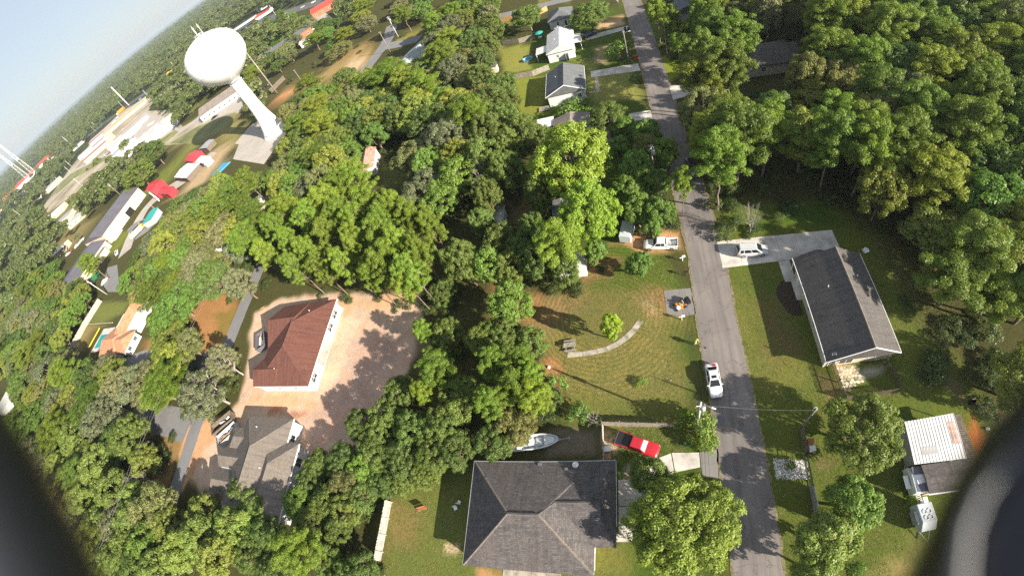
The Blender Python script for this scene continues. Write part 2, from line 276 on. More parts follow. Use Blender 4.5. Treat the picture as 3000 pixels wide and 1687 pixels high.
# ================================================================ THE SETTING: ground, roads, paved areas
GR = (.085, .135, .022); YG = (.17, .175, .04); TAN = (.28, .205, .085); SAND = (.56, .43, .33); OSAND = (.56, .38, .24); LIT = (.14, .09, .05); DIRT = (.36, .22, .13)
PINK = (.45, .325, .265); GREY = (.3, .27, .23); MULCH = (.11, .08, .065); PALE = (.5, .4, .27); RED = (.42, .15, .05); FLOOR = (.38, .21, .09)
ZONES = [  # (outline on the ground in metres, soil or turf colour, how far the edge is frayed)
 # wide yards and verges
 ([(-2,-30),(3.9,-30),(3.9,60),(3.9,150),(-24,150),(-24,90),(-12,60),(-14,-30)], GR, 2.5),
 ([(7,-30),(70,-30),(40,18),(36,44),(34,52),(16,54),(12,52),(9,120),(16,122),(9,170),(7,170)], (.12,.155,.03), 2.0),
 # bottom house yard
 ([(-39,-20),(-24.5,-20),(-9,-20),(-3,1),(-8,3),(-24,12),(-30,13),(-39,8)], (.15,.185,.045), 1.5),
 ([(-38.83,5.15),(-33.55,6.44),(-32.09,3.32),(-34.29,-0.09),(-38.05,-0.57)], (.24,.19,.075), 2.5),
 ([(-29.40,1.07),(-27.01,1.23),(-27.00,-0.13),(-28.88,-0.10)], PALE, .25),
 ([(-23.98,-1.52),(-14.82,-1.75),(-14.76,-2.84),(-23.83,-2.81)], (.4,.24,.11), .6),
 # the mown lawn with the picnic table
 ([(-19.48,39.81),(-9.76,39.77),(0.28,38.52),(2.91,34.89),(2.85,29.52),(2.99,23.37),(1.69,18.13),(-13.33,19.25),(-15.53,24.31),(-19.30,31.22)], (.2,.185,.066), 2.0),
 ([(-19.48,39.81),(-11.07,39.41),(-11.74,36.48),(-14.88,32.88),(-18.65,31.16)], (.25,.185,.09), 2.0),
 ([(-2.26,37.77),(2.62,37.44),(2.83,34.20),(-1.35,34.06)], (.26,.17,.08), 1.5),
 ([(-1.65,36.23),(0.05,36.21),(0.60,34.50),(-0.14,34.25)], (.36,.28,.17), 1.6),
 ([(-16.90,27.94),(-15.05,27.79),(-13.45,24.16),(-12.81,21.10),(-14.85,21.81)], (.33,.19,.09), 1.2),
 ([(-12.82,21.69),(-8.87,20.86),(1.39,20.65),(1.71,18.40),(-12.77,19.34)], (.19,.2,.05), 1.5),
 # construction sand
 ([(-40.61,42.98),(-39.84,38.70),(-39.58,32.97),(-40.17,27.68),(-42.42,21.97),(-43.23,17.15),(-46.98,12.99),(-54.68,9.76),(-59.23,5.20),(-78.06,3.59),(-85.23,1.84),(-89.78,4.54),(-89.59,14.09),(-82.37,21.60),(-84.40,31.53),(-87.25,37.31),(-89.35,44.05),(-82.44,47.55),(-61.77,46.29)], SAND, .9),
 ([(-53.31,34.01),(-44.64,35.83),(-40.22,31.46),(-43.32,25.58),(-48.11,17.02),(-50.30,12.80),(-58.14,11.57),(-59.98,16.58),(-58.97,21.96),(-53.51,25.84)], PINK, 4.0),
 ([(-60.33,45.38),(-41.15,43.06),(-40.92,40.11),(-55.92,41.90),(-59.40,39.92)], OSAND, 1.8),
 ([(-78.21,23.90),(-59.26,22.74),(-59.40,20.40),(-79.21,20.78)], OSAND, 1.6),
 ([(-59.40,39.92),(-54.59,39.42),(-55.43,25.88),(-59.26,22.74)], (.6,.47,.36), 1.2),
 ([(-70.47,20.81),(-61.13,19.59),(-62.83,18.61),(-71.15,19.72)], (.36,.17,.11), .9),
 ([(-80.01,7.30),(-72.55,17.60),(-69.60,6.13),(-77.69,2.87)], (.4,.35,.31), 1.5),
 ([(-103.76,13.58),(-89.85,17.91),(-81.71,18.26),(-86.03,12.98),(-88.63,8.78),(-90.03,3.24),(-91.24,1.64)], (.55,.33,.19), 1.0),
 # left of the construction lot
 ([(-126.54,52.08),(-109.32,53.93),(-97.40,47.29),(-95.04,37.84),(-96.81,30.38),(-116.09,26.25),(-135.46,29.97),(-140.73,40.79)], FLOOR, 2.5),
 ([(-107.46,45.94),(-97.84,46.13),(-96.76,37.95),(-101.22,38.25)], (.28,.2,.06), 1.5),
 ([(-199.49,50.36),(-197.93,60.90),(-171.04,58.04),(-173.88,52.39),(-178.64,49.04)], (.19,.22,.06), 1.0),
 ([(-199.36,38.02),(-200.66,50.46),(-185.62,48.78),(-188.75,39.26)], (.3,.24,.1), 1.0),
 ([(-146.42,26.23),(-139.07,32.36),(-128.25,32.71),(-128.65,25.98),(-134.09,22.01)], FLOOR, 1.6),
 ([(-143.72,22.35),(-111.73,20.84),(-102.19,13.23),(-124.10,12.72)], (.42,.28,.16), 1.5),
 ([(-108.28,15.29),(-99.08,14.17),(-97.11,8.46),(-97.78,0.23),(-102.07,-2.92)], (.3,.2,.09), 1.5),
 # right side
 ([(11.63,37.00),(13.21,35.06),(13.94,26.18),(20.61,23.03),(20.68,20.13),(12.19,21.31),(11.68,27.38)], (.185,.19,.05), 1.6),
 ([(16.08,33.61),(18.91,32.20),(18.66,25.76),(14.13,26.34)], (.17,.13,.06), 2.0),
 ([(21.10,21.76),(23.23,20.65),(23.46,17.99),(21.62,17.57),(21.11,19.92)], (.26,.19,.09), .8),
 ([(23.63,22.64),(26.70,22.40),(26.41,20.90),(24.26,20.85),(23.88,21.24)], (.6,.45,.27), .35),
 ([(26.76,21.54),(30.22,21.92),(29.94,21.11),(26.46,20.56)], (.36,.36,.34), .5),
 ([(37.41,20.75),(39.15,18.82),(39.62,15.98),(46.29,13.47),(45.24,11.33),(39.79,14.46),(38.65,15.63),(38.44,17.92)], (.19,.13,.1), 1.5),
 ([(38.84,14.12),(39.88,13.51),(40.18,10.46),(37.98,8.86)], RED, .8),
 ([(27.45,51.85),(31.22,50.64),(32.04,47.25),(23.40,48.16),(18.96,47.35)], (.07,.13,.02), 2.0),
 ([(28.08,-0.15),(23.67,-1.59),(22.12,-2.62),(27.32,-3.12)], (.3,.25,.1), 1.5),
 ([(18.69,10.82),(23.74,10.83),(20.61,10.17),(18.37,9.98)], (.22,.17,.08), .6),
 # yards of the white houses
 ([(-36.64,143.58),(-24.30,136.53),(-23.15,119.23),(-32.65,121.83)], (.27,.28,.07), 1.2),
 ([(-28.11,116.31),(-18.81,113.35),(-18.32,93.11),(-25.91,94.85)], (.25,.28,.05), 1.0),
 ([(-7.44,109.03),(4.26,104.43),(4.55,91.12),(-5.77,92.24),(-7.94,97.75)], (.26,.27,.08), 1.5),
 ([(-12.74,120.10),(-7.61,117.46),(-3.86,110.22),(-8.01,108.17),(-8.09,112.81)], (.25,.27,.07), 1.0),
 ([(-2.57,142.54),(5.35,141.18),(6.20,134.90),(-2.99,136.18)], (.5,.36,.22), 1.2),
 ([(-5.25,124.13),(-0.98,122.58),(-1.38,110.83),(-4.46,113.45)], (.33,.28,.17), 1.5),
 ([(11.75,109.70),(18.23,108.21),(17.23,100.94),(11.28,95.15)], (.22,.27,.03), .8),
 ([(-23.85,177.76),(-10.13,169.22),(-10.02,173.69),(-24.13,185.21)], (.25,.26,.06), 1.0),
 ([(-40.76,166.23),(-33.94,166.10),(-32.24,150.72),(-37.65,152.69)], (.22,.25,.06), 1.0),
 # around the sheds and the old pickup
 ([(-24.79,65.24),(-20.24,64.05),(-19.84,59.99),(-22.93,60.46)], (.34,.2,.1), 1.0),
 ([(-27.13,64.68),(-15.30,63.93),(-14.81,55.94),(-26.22,57.71)], (.17,.13,.07), 2.0),
 ([(-5.77,48.63),(-1.71,50.12),(4.03,49.72),(6.13,49.10),(6.31,44.98),(0.22,45.81),(-2.94,47.67)], (.52,.31,.17), .8),
 ([(-10.84,46.90),(-3.49,44.98),(-6.62,42.01),(-13.26,42.06)], (.25,.15,.09), 1.5),
 ([(-27.84,45.08),(-19.73,40.49),(-16.76,39.67),(-20.08,35.12),(-26.74,35.87)], (.3,.18,.09), 1.5),
 ([(-17.15,17.55),(-8.63,17.07),(-8.20,12.09),(-22.14,12.50)], (.13,.12,.05), 1.0),
 ([(-16.47,17.20),(-8.79,16.91),(-9.10,13.49),(-15.32,13.62)], (.24,.2,.16), .5),
 ([(-8.15,18.33),(1.24,17.47),(-0.89,16.93),(-7.85,17.51)], (.36,.25,.13), .5),
 ([(-8.10,16.41),(-5.89,15.98),(-6.10,13.23),(-7.90,12.99)], (.42,.34,.26), .6),
 ([(-5.10,11.99),(-2.47,12.17),(-3.25,10.74),(-5.14,10.23)], (.4,.36,.3), .6),
 ([(-8.98,1.66),(-5.66,2.25),(-3.79,-1.43),(-9.05,-1.57)], (.2,.2,.055), 1.0),
 # middle distance
 ([(-68.05,92.91),(-53.21,86.47),(-50.30,75.22),(-61.05,77.86)], (.14,.15,.05), 2.0),
 ([(-141.30,215.21),(-101.91,196.05),(-100.02,171.27),(-109.35,167.61),(-134.73,171.40),(-149.05,171.21),(-155.57,167.14),(-161.80,190.34),(-128.61,184.27)], (.33,.24,.11), 3.0),
 ([(-117.98,187.85),(-106.08,184.31),(-102.92,165.14),(-108.79,163.75)], PALE, 3.0),
 ([(-164.69,190.17),(-148.26,181.73),(-149.05,171.21),(-155.90,169.93)], (.5,.26,.13), 2.0),
 ([(-93.11,191.32),(-75.27,187.00),(-72.37,179.35),(-87.14,182.43)], (.27,.25,.07), 1.5),
 ([(-253.63,138.79),(-247.38,158.72),(-238.97,179.39),(-220.99,170.89),(-222.50,159.41),(-223.03,141.14),(-233.61,129.13)], (.2,.23,.05), 2.0),
 ([(-232.92,91.68),(-238.88,110.35),(-228.36,106.29),(-225.39,99.22),(-230.28,88.73),(-241.72,78.47)], (.2,.24,.04), 1.5),
 ([(-611.22,240.17),(-495.15,254.17),(-466.98,264.79),(-432.90,242.98),(-442.41,218.76),(-487.34,206.97),(-544.24,208.27)], (.23,.22,.07), 3.0),
 ([(-200.29,118.29),(-189.08,125.04),(-187.58,152.78),(-175.32,149.43),(-165.79,130.15),(-177.97,117.21)], (.4,.32,.2), 2.5),
 ([(-600.60,262.22),(-418.50,182.76),(-320.47,136.06),(-326.80,111.21),(-381.27,124.34),(-436.31,165.59),(-626.16,248.00)], (.26,.22,.1), 4.0),
 ([(-323.50,217.76),(-260.27,209.95),(-200.90,189.99),(-147.00,135.21)], (.28,.25,.1), 4.0),
 ([(-389.69,296.05),(-280.51,250.63),(-283.18,226.88),(-331.41,247.84)], (.22,.23,.08), 4.0),
]
def build_ground():
    def axis(lo, hi, step, far):
        a = list(np.arange(lo, hi + .001, step)); s = step; p = lo; left = []
        while p > -far: s *= 1.16; p -= s; left.append(p)
        s = step; p = hi; right = []
        while p < far: s *= 1.16; p += s; right.append(p)
        return np.array(left[::-1] + a + right)
    xs = axis(-112, 60, .55, 32000); ys = axis(-14, 125, .55, 32000)
    X, Y = np.meshgrid(xs, ys); nx, ny = len(xs), len(ys)
    g = np.random.default_rng(5)
    C = np.empty((ny, nx, 3)); C[:] = (.085, .085, .032)
    far = np.clip((np.hypot(X + 60, Y - 60) - 260) / 300, 0, 1)[..., None]
    C = C * (1 - far) + np.array((.06, .08, .03)) * far
    def fray(X, Y, k):   # cheap smooth noise for frayed edges
        return (np.sin(X * 1.7 / k + 1.3 * np.sin(Y * .9 / k + k)) + np.sin(Y * 2.1 / k + 1.7 * np.sin(X * .7 / k)) + .6 * np.sin(X * 4.3 / k + Y * 3.1 / k)) / 2.6
    for poly, col, fr in ZONES:
        P = np.array(poly); pad = fr * 3 + 1
        ix = np.where((xs > P[:, 0].min() - pad) & (xs < P[:, 0].max() + pad))[0]; iy = np.where((ys > P[:, 1].min() - pad) & (ys < P[:, 1].max() + pad))[0]
        if not len(ix) or not len(iy): continue
        sl = (slice(iy[0], iy[-1] + 1), slice(ix[0], ix[-1] + 1)); x = X[sl]; y = Y[sl]
        ins = np.zeros(x.shape, bool); d = np.full(x.shape, 1e9)
        for i in range(len(P)):
            (x0, y0), (x1, y1) = P[i], P[(i + 1) % len(P)]
            dx, dy = x1 - x0, y1 - y0; t = np.clip(((x - x0) * dx + (y - y0) * dy) / max(dx * dx + dy * dy, 1e-9), 0, 1)
            d = np.minimum(d, np.hypot(x - x0 - t * dx, y - y0 - t * dy))
            if abs(dy) > 1e-9: ins ^= ((y0 > y) != (y1 > y)) & (x < dx * (y - y0) / dy + x0)
        sd_ = np.where(ins, d, -d) + fr * .8 * fray(x, y, 1.6 + fr)
        m = np.clip(sd_ / (2 * fr) + .5, 0, 1); m = (m * m * (3 - 2 * m))[..., None]
        C[sl] = C[sl] * (1 - m) + np.array(col) * m
    Z = np.zeros_like(X)
    me = bpy.data.meshes.new('ground')
    V = np.stack([X, Y, Z], -1).reshape(-1, 3)
    i = (np.arange(ny - 1)[:, None] * nx + np.arange(nx - 1)[None]).ravel()
    F = np.stack([i, i + 1, i + 1 + nx, i + nx], 1)
    quick_mesh(me, V, F)
    at = me.color_attributes.new('soil', 'FLOAT_COLOR', 'POINT')
    at.data.foreach_set('color', np.concatenate([C.reshape(-1, 3), np.clip(1.15 - (C.reshape(-1, 3)[:, :1] - .2) / .22, .22, 1)], 1).astype(np.float32).ravel())
    m, nt, bs = new_mat('ground_soil'); p = wpos(nt)
    an = node(nt, 'Attribute', attribute_name='soil'); a = an.outputs['Color']; tx = an.outputs['Alpha']
    n1 = noise(nt, .23, 5, .65, p); n2 = noise(nt, 1.7, 5, .65, p); n3 = noise(nt, 11, 3, .7, p)
    c = mixc(nt, ramp(nt, n1, (.35, (0, 0, 0)), (.7, (.55, .55, .55))), a, mixc(nt, 1, a, (1.45, 1.15, .95), 'MULTIPLY'))
    c = mixc(nt, math_n(nt, 'MULTIPLY', ramp(nt, n2, (.42, (0, 0, 0)), (.66, (.6, .6, .6))), tx), c, mixc(nt, 1, c, (.62, .72, .6), 'MULTIPLY'))
    n4 = noise(nt, 4.2, 4, .7, p)
    c = mixc(nt, math_n(nt, 'MULTIPLY', ramp(nt, n4, (.4, (0, 0, 0)), (.62, (.7, .7, .7))), tx), c, mixc(nt, 1, c, (.6, .66, .55), 'MULTIPLY'))
    c = mixc(nt, math_n(nt, 'MULTIPLY', ramp(nt, n3, (.38, (0, 0, 0)), (.68, (.8, .8, .8))), tx), c, mixc(nt, 1, c, (.5, .52, .45), 'MULTIPLY'))
    # mower tracks: arcs round the curved path on the big lawn
    ctr = (-7.72,34.73); sub = node(nt, 'VectorMath', operation='SUBTRACT'); nt.links.new(p, sub.inputs[0]); sub.inputs[1].default_value = (*ctr, 0)
    ln = node(nt, 'VectorMath', operation='LENGTH'); nt.links.new(sub.outputs[0], ln.inputs[0]); d = ln.outputs['Value']
    wob = math_n(nt, 'ADD', d, math_n(nt, 'MULTIPLY', n1, 1.6)); arc = math_n(nt, 'SINE', math_n(nt, 'MULTIPLY', wob, 9.0))
    msk = math_n(nt, 'MULTIPLY', ramp(nt, math_n(nt, 'DIVIDE', d, 20), (.2, (0, 0, 0)), (.3, (1, 1, 1)), (.62, (1, 1, 1)), (.72, (0, 0, 0))), math_n(nt, 'MULTIPLY', math_n(nt, 'ADD', arc, 1), .3))
    c = mixc(nt, msk, c, mixc(nt, 1, c, (1.7, 1.5, 1.4), 'MULTIPLY'))
    # wheel ruts in bare soil
    wv = node(nt, 'TexWave', wave_type='BANDS', bands_direction='DIAGONAL'); inp(wv, Scale=.55, Distortion=14., Detail=3., Detail_Scale=.35, Detail_Roughness=.6); nt.links.new(p, wv.inputs['Vector'])
    rut = math_n(nt, 'MULTIPLY', ramp(nt, wv.outputs['Fac'], (.62, (0, 0, 0)), (.8, (.55, .55, .55)), (.9, (0, 0, 0))), math_n(nt, 'SUBTRACT', 1.0, tx))
    c = mixc(nt, rut, c, mixc(nt, 1, c, (.62, .55, .52), 'MULTIPLY'))
    c = mixc(nt, math_n(nt, 'MULTIPLY', ramp(nt, noise(nt, .5, 5, .6, p), (.45, (0, 0, 0)), (.62, (.6, .6, .6))), math_n(nt, 'SUBTRACT', 1.0, tx)), c, mixc(nt, 1, c, (.8, .7, .66), 'MULTIPLY'))
    nt.links.new(c, bs.inputs['Base Color']); inp(bs, Roughness=.97, Specular_IOR_Level=.1)
    bump(nt, bs, math_n(nt, 'ADD', n3, math_n(nt, 'MULTIPLY', n2, 1.5)), .7, .08)
    me.materials.append(m); o = bpy.data.objects.new('ground', me); COL.objects.link(o); struct(o)
def quick_mesh(me, V, F):
    n, k = F.shape
    me.vertices.add(len(V)); me.vertices.foreach_set('co', np.asarray(V, np.float32).ravel())
    me.loops.add(n * k); me.loops.foreach_set('vertex_index', np.asarray(F, np.int32).ravel())
    me.polygons.add(n); me.polygons.foreach_set('loop_start', np.arange(0, n * k, k, dtype=np.int32))
    me.update(calc_edges=True)
build_ground()

def resample(pts, step):
    out = [pts[0]]
    for a, b in zip(pts, pts[1:]):
        n = max(1, int(math.dist(a, b) / step)); out += [(a[0] + (b[0] - a[0]) * i / n, a[1] + (b[1] - a[1]) * i / n) for i in range(1, n + 1)]
    return out
def smooth_line(pts, k=3):
    for _ in range(k):
        q = [pts[0]]
        for a, b in zip(pts, pts[1:]): q += [(a[0] * .75 + b[0] * .25, a[1] * .75 + b[1] * .25), (a[0] * .25 + b[0] * .75, a[1] * .25 + b[1] * .75)]
        pts = q + [pts[-1]]
    return pts
def ribbon(name, pts, w, z, m, jag=0., step=2.5, kind='structure'):
    pts = resample(pts, step); mb = MB(); L = []; Rr = []
    for i, p in enumerate(pts):
        a = pts[max(i - 1, 0)]; b = pts[min(i + 1, len(pts) - 1)]; d = math.dist(a, b) or 1; nx, ny = -(b[1] - a[1]) / d, (b[0] - a[0]) / d
        wl = w / 2 + rnd.uniform(-jag, jag); wr = w / 2 + rnd.uniform(-jag, jag)
        L.append((p[0] + nx * wl, p[1] + ny * wl, z)); Rr.append((p[0] - nx * wr, p[1] - ny * wr, z))
    k = len(pts); vs = L + Rr + [(x, y, z - .05) for x, y, _ in L] + [(x, y, z - .05) for x, y, _ in Rr]
    fs = [(k + i, k + i + 1, i + 1, i) for i in range(k - 1)] + [(i, i + 1, 2 * k + i + 1, 2 * k + i) for i in range(k - 1)] + [(3 * k + i, 3 * k + i + 1, k + i + 1, k + i) for i in range(k - 1)]
    o = mb.add(vs, fs).build(name, m)
    if kind: o['kind'] = kind
    return o
def sheet(name, pts, z, m, th=.05, kind='structure', parent=None):
    o = MB().prism(pts, z - th, z).build(name, m, parent)
    if kind and not parent: o['kind'] = kind
    return o
def slabs(name, quads, z, m, gap=.025, th=.1):
    """a paved strip of separate slabs: every slab a child with its own edges"""
    root = bpy.data.objects.new(name, None); COL.objects.link(root); root['kind'] = 'structure'
    for q in quads:
        cx = sum(p[0] for p in q) / len(q); cy = sum(p[1] for p in q) / len(q)
        r = max(math.dist(p, (cx, cy)) for p in q); k = 1 - gap / r
        mb = MB().prism([((p[0] - cx) * k, (p[1] - cy) * k) for p in q], -th, 0)
        o = mb.build('slab', m, root); o.location = (cx, cy, z + rnd.uniform(-.006, .006))
    return root
def split(a, b, c, d, n):
    """quad a-b (one long side) and d-c (the other) cut into n slabs along its length"""
    L = lambda p, q, t: (p[0] + (q[0] - p[0]) * t, p[1] + (q[1] - p[1]) * t)
    return [[L(a, b, i / n), L(a, b, (i + 1) / n), L(d, c, (i + 1) / n), L(d, c, i / n)] for i in range(n)]

road_w = [(((7.39,156.72)),((12.80,153.21))),(((7.13,105.96)),((11.72,105.19))),(((6.09,83.86)),((11.89,82.85))),(((7.19,44.08)),((12.03,44.51))),(((6.48,31.03)),((11.46,30.71))),(((6.85,13.25)),((11.86,13.06))),(((7.16,0.52)),((12.29,0.67)))]
cen = [((a[0] + b[0]) / 2, (a[1] + b[1]) / 2) for a, b in road_w]
cen = [(cen[0][0] - .3, cen[0][1] + 120)] + cen + [(cen[-1][0] + .4, cen[-1][1] - 60)]
ribbon('road', cen[::-1], 5.75, .03, 'road_asphalt', .05, 2.0)
for sd_ in (1, -1):
    ribbon('road_shoulder', [(p[0] + sd_ * 2.93, p[1]) for p in cen[::-1]], .26, .035, 'shoulder_soil', .13, .6)
ribbon('street', [(-96.5,140),(-96.3,60),(-95.46,46.97),(-94.99,36.79),(-94.58,13.93),(-93.49,-2.65),(-93.4,-30)], 4.4, .03, 'lane_asphalt', .08, 2.0)
ribbon('street', [(-70,183),(-45,176),(-36.41,173.25),(-15.05,171.33),(-10,171),(7,168)], 5, .026, 'lane_asphalt', .1)
ribbon('lane', smooth_line([(-102.63,217.14),(-96.55,191.84),(-98.79,175.11),(-99.38,151.29)], 2), 6.5, .022, 'lane_asphalt', .15)
ribbon('lane', [(-95.59,185.75),(-88.07,182.11),(-76.20,179.21)], 7, .026, 'lane_asphalt', .15)
ribbon('lane', smooth_line([(-151.10,30.59),(-139.39,34.01),(-129.12,33.68),(-109.28,31.58),(-98.17,31.80),(-93.27,33.74)], 2), 5.5, .022, 'lane_asphalt', .1)
ribbon('lane', smooth_line([(-140.14,18.53),(-123.61,16.27),(-108.40,16.16),(-97.27,15.11)], 2), 7.5, .022, 'lane_asphalt', .1)
ribbon('lane', smooth_line([(-211.29,88.32),(-223.49,109.54),(-226.36,122.53),(-217.22,129.43),(-194.69,131.22),(-187.17,147.16)], 2), 9, .022, 'pale_paving', .2)
ribbon('highway', [(-4220.15,1303.26),(-895.60,491.33),(-683.88,504.18),(-541.52,466.00),(-493.29,553.46),(-319.98,442.52),(-228.39,386.49),(-167.92,348.50)], 19, .03, 'highway_asphalt', .3, 8)
ribbon('lane', smooth_line([(-336.32,223.80),(-294.52,211.77),(-262.54,211.15),(-260.26,228.41),(-233.73,226.87)], 2), 9, .02, 'pale_paving', .3)
ribbon('lane', [(-628.81,256.98),(-603.07,286.53),(-493.40,270.08),(-474.99,277.51)], 8, .026, 'highway_asphalt', .3)
sheet('parking_lot', [(-664.06,302.36),(-653.50,316.97),(-468.01,277.44),(-589.94,358.62),(-516.78,314.22),(-500.01,359.03),(-369.86,277.20),(-286.39,216.82),(-305.74,209.38),(-363.90,233.61),(-449.24,259.96),(-587.99,292.71)], .018, 'pale_paving')
sheet('town_lots', [(-617.31,245.22),(-655.02,297.19),(-682.23,334.29),(-710.37,393.00),(-736.54,422.63),(-724.15,477.89),(-686.93,477.66),(-601.77,451.73),(-509.43,390.09),(-480.01,349.49),(-376.24,291.49),(-280.60,216.13),(-262.23,212.10),(-268.51,239.47),(-230.00,234.27),(-190.49,184.13),(-212.44,189.47),(-243.07,194.59),(-246.34,181.43),(-291.41,201.00),(-356.05,231.22),(-422.58,239.97),(-460.13,230.67),(-471.59,216.14),(-540.77,211.38)], .01, 'town_soil')
sheet('grass_strip', [(-646.25,292.16),(-625.27,303.96),(-483.99,273.75),(-450.43,257.57),(-506.24,261.60),(-563.12,269.68),(-595.57,255.65)], .034, 'far_grass')
sheet('grass_strip', [(-319.75,217.04),(-294.70,219.92),(-279.79,210.06),(-292.30,201.85)], .028, 'far_grass')
sheet('grass_strip', [(-279.47,197.00),(-250.97,199.68),(-217.22,193.07),(-199.63,188.30),(-195.82,174.04),(-225.79,171.80)], .014, 'far_grass')
sheet('parking_lot', [(-266.82,234.70),(-214.99,215.25),(-194.32,188.23),(-216.65,194.79),(-254.60,203.69)], .024, 'pale_paving')
sheet('parking_lot', [(-224.45,312.45),(-224.53,343.73),(-222.71,359.24),(-176.87,294.09),(-200.23,297.98)], .018, 'pale_paving')
sheet('parking_lot', [(-231.08,107.65),(-228.21,110.83),(-202.40,111.22),(-193.61,106.17),(-200.17,98.43),(-208.98,95.91)], .026, 'lane_asphalt')
sheet('tower_pad', [(-168.86,145.29),(-167.07,158.32),(-159.00,161.45),(-133.40,145.52),(-125.05,141.17),(-128.13,121.92),(-128.52,114.36),(-158.91,129.97),(-163.98,142.67)], .03, 'pale_paving')
sheet('parking_lot', [(-222.32,82.55),(-211.03,82.11),(-192.50,68.36),(-189.94,64.61),(-200.42,66.08),(-211.48,70.73)], .026, 'lane_asphalt')
# driveways
slabs('driveway', split((11.75,46.0),(30.6,45.3),(30.6,40.5),(11.6,40.6),6), .05, 'concrete')
slabs('driveway', split((0.77,13.25),(4.20,13.07),(4.17,11.21),(1.03,10.76),1) + split((-1.37,12.56),(0.69,13.21),(0.95,10.76),(-1.31,9.51),1), .05, 'concrete')
sheet('driveway', [(4.27,13.09),(6.66,13.35),(6.2,9.6),(4.3,10.2)], .035, 'old_driveway')
slabs('driveway', [[(-6.1,10.1),(-4.9,10.1),(-1.5,12.5),(-.6,9.6),(-2.2,6.8),(-6.1,6.8)], [(-6.1,6.75),(-2.25,6.75),(-3.2,3.5),(-6.1,3.5)], [(-7.95,3.45),(-3.25,3.45),(-4.8,2.5),(-7.95,2.55)]], .045, 'concrete')
slabs('driveway', split((-6.46,109.60),(6.12,108.52),(6.30,104.40),(-6.50,106.22),4), .045, 'concrete')
slabs('footpath', [[(-5.6,106),(-4.6,105.9),(-4.7,99.1),(-5.7,99.3)], [(-5.7,99.25),(-4.7,99.05),(-4.7,98),(-5.7,98)], [(-7.4,98.9),(-5.75,99),(-5.75,98),(-7.4,98)]], .04, 'old_concrete')
slabs('driveway', split((-7.86,132.95),(6.44,133.82),(6.69,131.36),(-6.46,129.76),4), .04, 'concrete')
slabs('driveway', split((1.2,86.0),(6.1,85.8),(6.0,82.2),(1.0,82.9),2), .045, 'concrete')
slabs('driveway', split((11.77,94.51),(17.35,93.53),(16.66,89.24),(11.58,88.29),2), .045, 'concrete')
slabs('footpath', split((-4.3,83),(-3.4,83),(-3.4,72),(-4.3,72),4), .04, 'old_concrete')
sheet('parking_pad', [(2.04,37.75),(3.39,37.77),(6.12,37.67),(6.24,33.06),(3.96,32.89),(2.00,33.74)], .035, 'old_driveway')
slabs('patio', split((-20.5,-1.3),(-13,-1.3),(-13,-3.2),(-20.5,-3.2),4), .05, 'old_concrete')
# curved garden path, slab by slab
wo = [(-13.11,27.98),(-10.71,27.96),(-8.50,28.16),(-7.03,28.50),(-5.40,29.11),(-3.89,30.09),(-2.63,31.35),(-1.57,32.79)]
wi = [(-13.08,28.88),(-10.79,28.75),(-8.70,28.96),(-7.37,29.20),(-5.88,29.81),(-4.58,30.71),(-3.41,31.78),(-2.49,32.97)]
slabs('garden_path', [[wo[i], wo[i + 1], wi[i + 1], wi[i]] for i in range(7)], .05, 'old_concrete', .03)
# manhole covers
for p, r in (((7.44,17.10), .52), ((7.73,12.56), .3)):
    o = MB().lathe([(r, .02), (r, .036), (r * .9, .04)], 20).build('manhole_cover', 'dark_metal_roof'); o.location = (*p, 0)
    tag(o, 'large round dark manhole cover in the road by the timber fence' if r > .4 else 'small round dark cover in the road below the red pickup', 'manhole cover')
# ================================================================ BUILDINGS
_wc = {}
def win(parent, x, y, z, w, h, ang, cols=1, rows=2, frame='white_trim', gl='window_glass', name='window'):
    """window in a wall: frame with glazing bars, each pane its own piece; ang = direction it faces"""
    key = (w, h, cols, rows, frame, gl)
    if key not in _wc:
        mb = MB(); f = .09; b = .05
        mb.span(-w / 2, w / 2, -.02, .05, 0, f).span(-w / 2, w / 2, -.02, .05, h - f, h).span(-w / 2, -w / 2 + f, -.02, .047, f, h - f).span(w / 2 - f, w / 2, -.02, .047, f, h - f)
        pw = (w - 2 * f) / cols; ph = (h - 2 * f) / rows
        for i in range(1, cols): mb.span(-w / 2 + f + i * pw - b / 2, -w / 2 + f + i * pw + b / 2, -.02, .044, f, h - f)
        for j in range(1, rows): mb.span(-w / 2 + f, w / 2 - f, -.02, .04, f + j * ph - b / 2, f + j * ph + b / 2)
        pm = MB().span(-pw / 2, pw / 2, -.015, .012, -ph / 2, ph / 2).mesh('pane', gl)
        _wc[key] = (mb.mesh(name, frame), pm, [(-w / 2 + f + (i + .5) * pw, 0, f + (j + .5) * ph) for i in range(cols) for j in range(rows)])
    fm, pm, locs = _wc[key]
    o = inst(fm, name, parent, (x, y, z), R(ang - 90))
    for l in locs: inst(pm, 'pane', o, l)
    return o
def door(parent, x, y, w, h, ang, m='white_trim', z=.15, knob=True):
    o = MB().span(-w / 2, w / 2, -.02, .05, 0, h).span(-w / 2 + .12, w / 2 - .12, .05, .065, .15, h * .45).span(-w / 2 + .12, w / 2 - .12, .05, .065, h * .5, h - .12).build('door', m, parent)
    o.location = (x, y, z); o.rotation_euler.z = R(ang - 90)
    if knob: MB().box(w * .36, .08, h * .47, .05, .06, .05).build('handle', 'grey_metal', o)
    return o
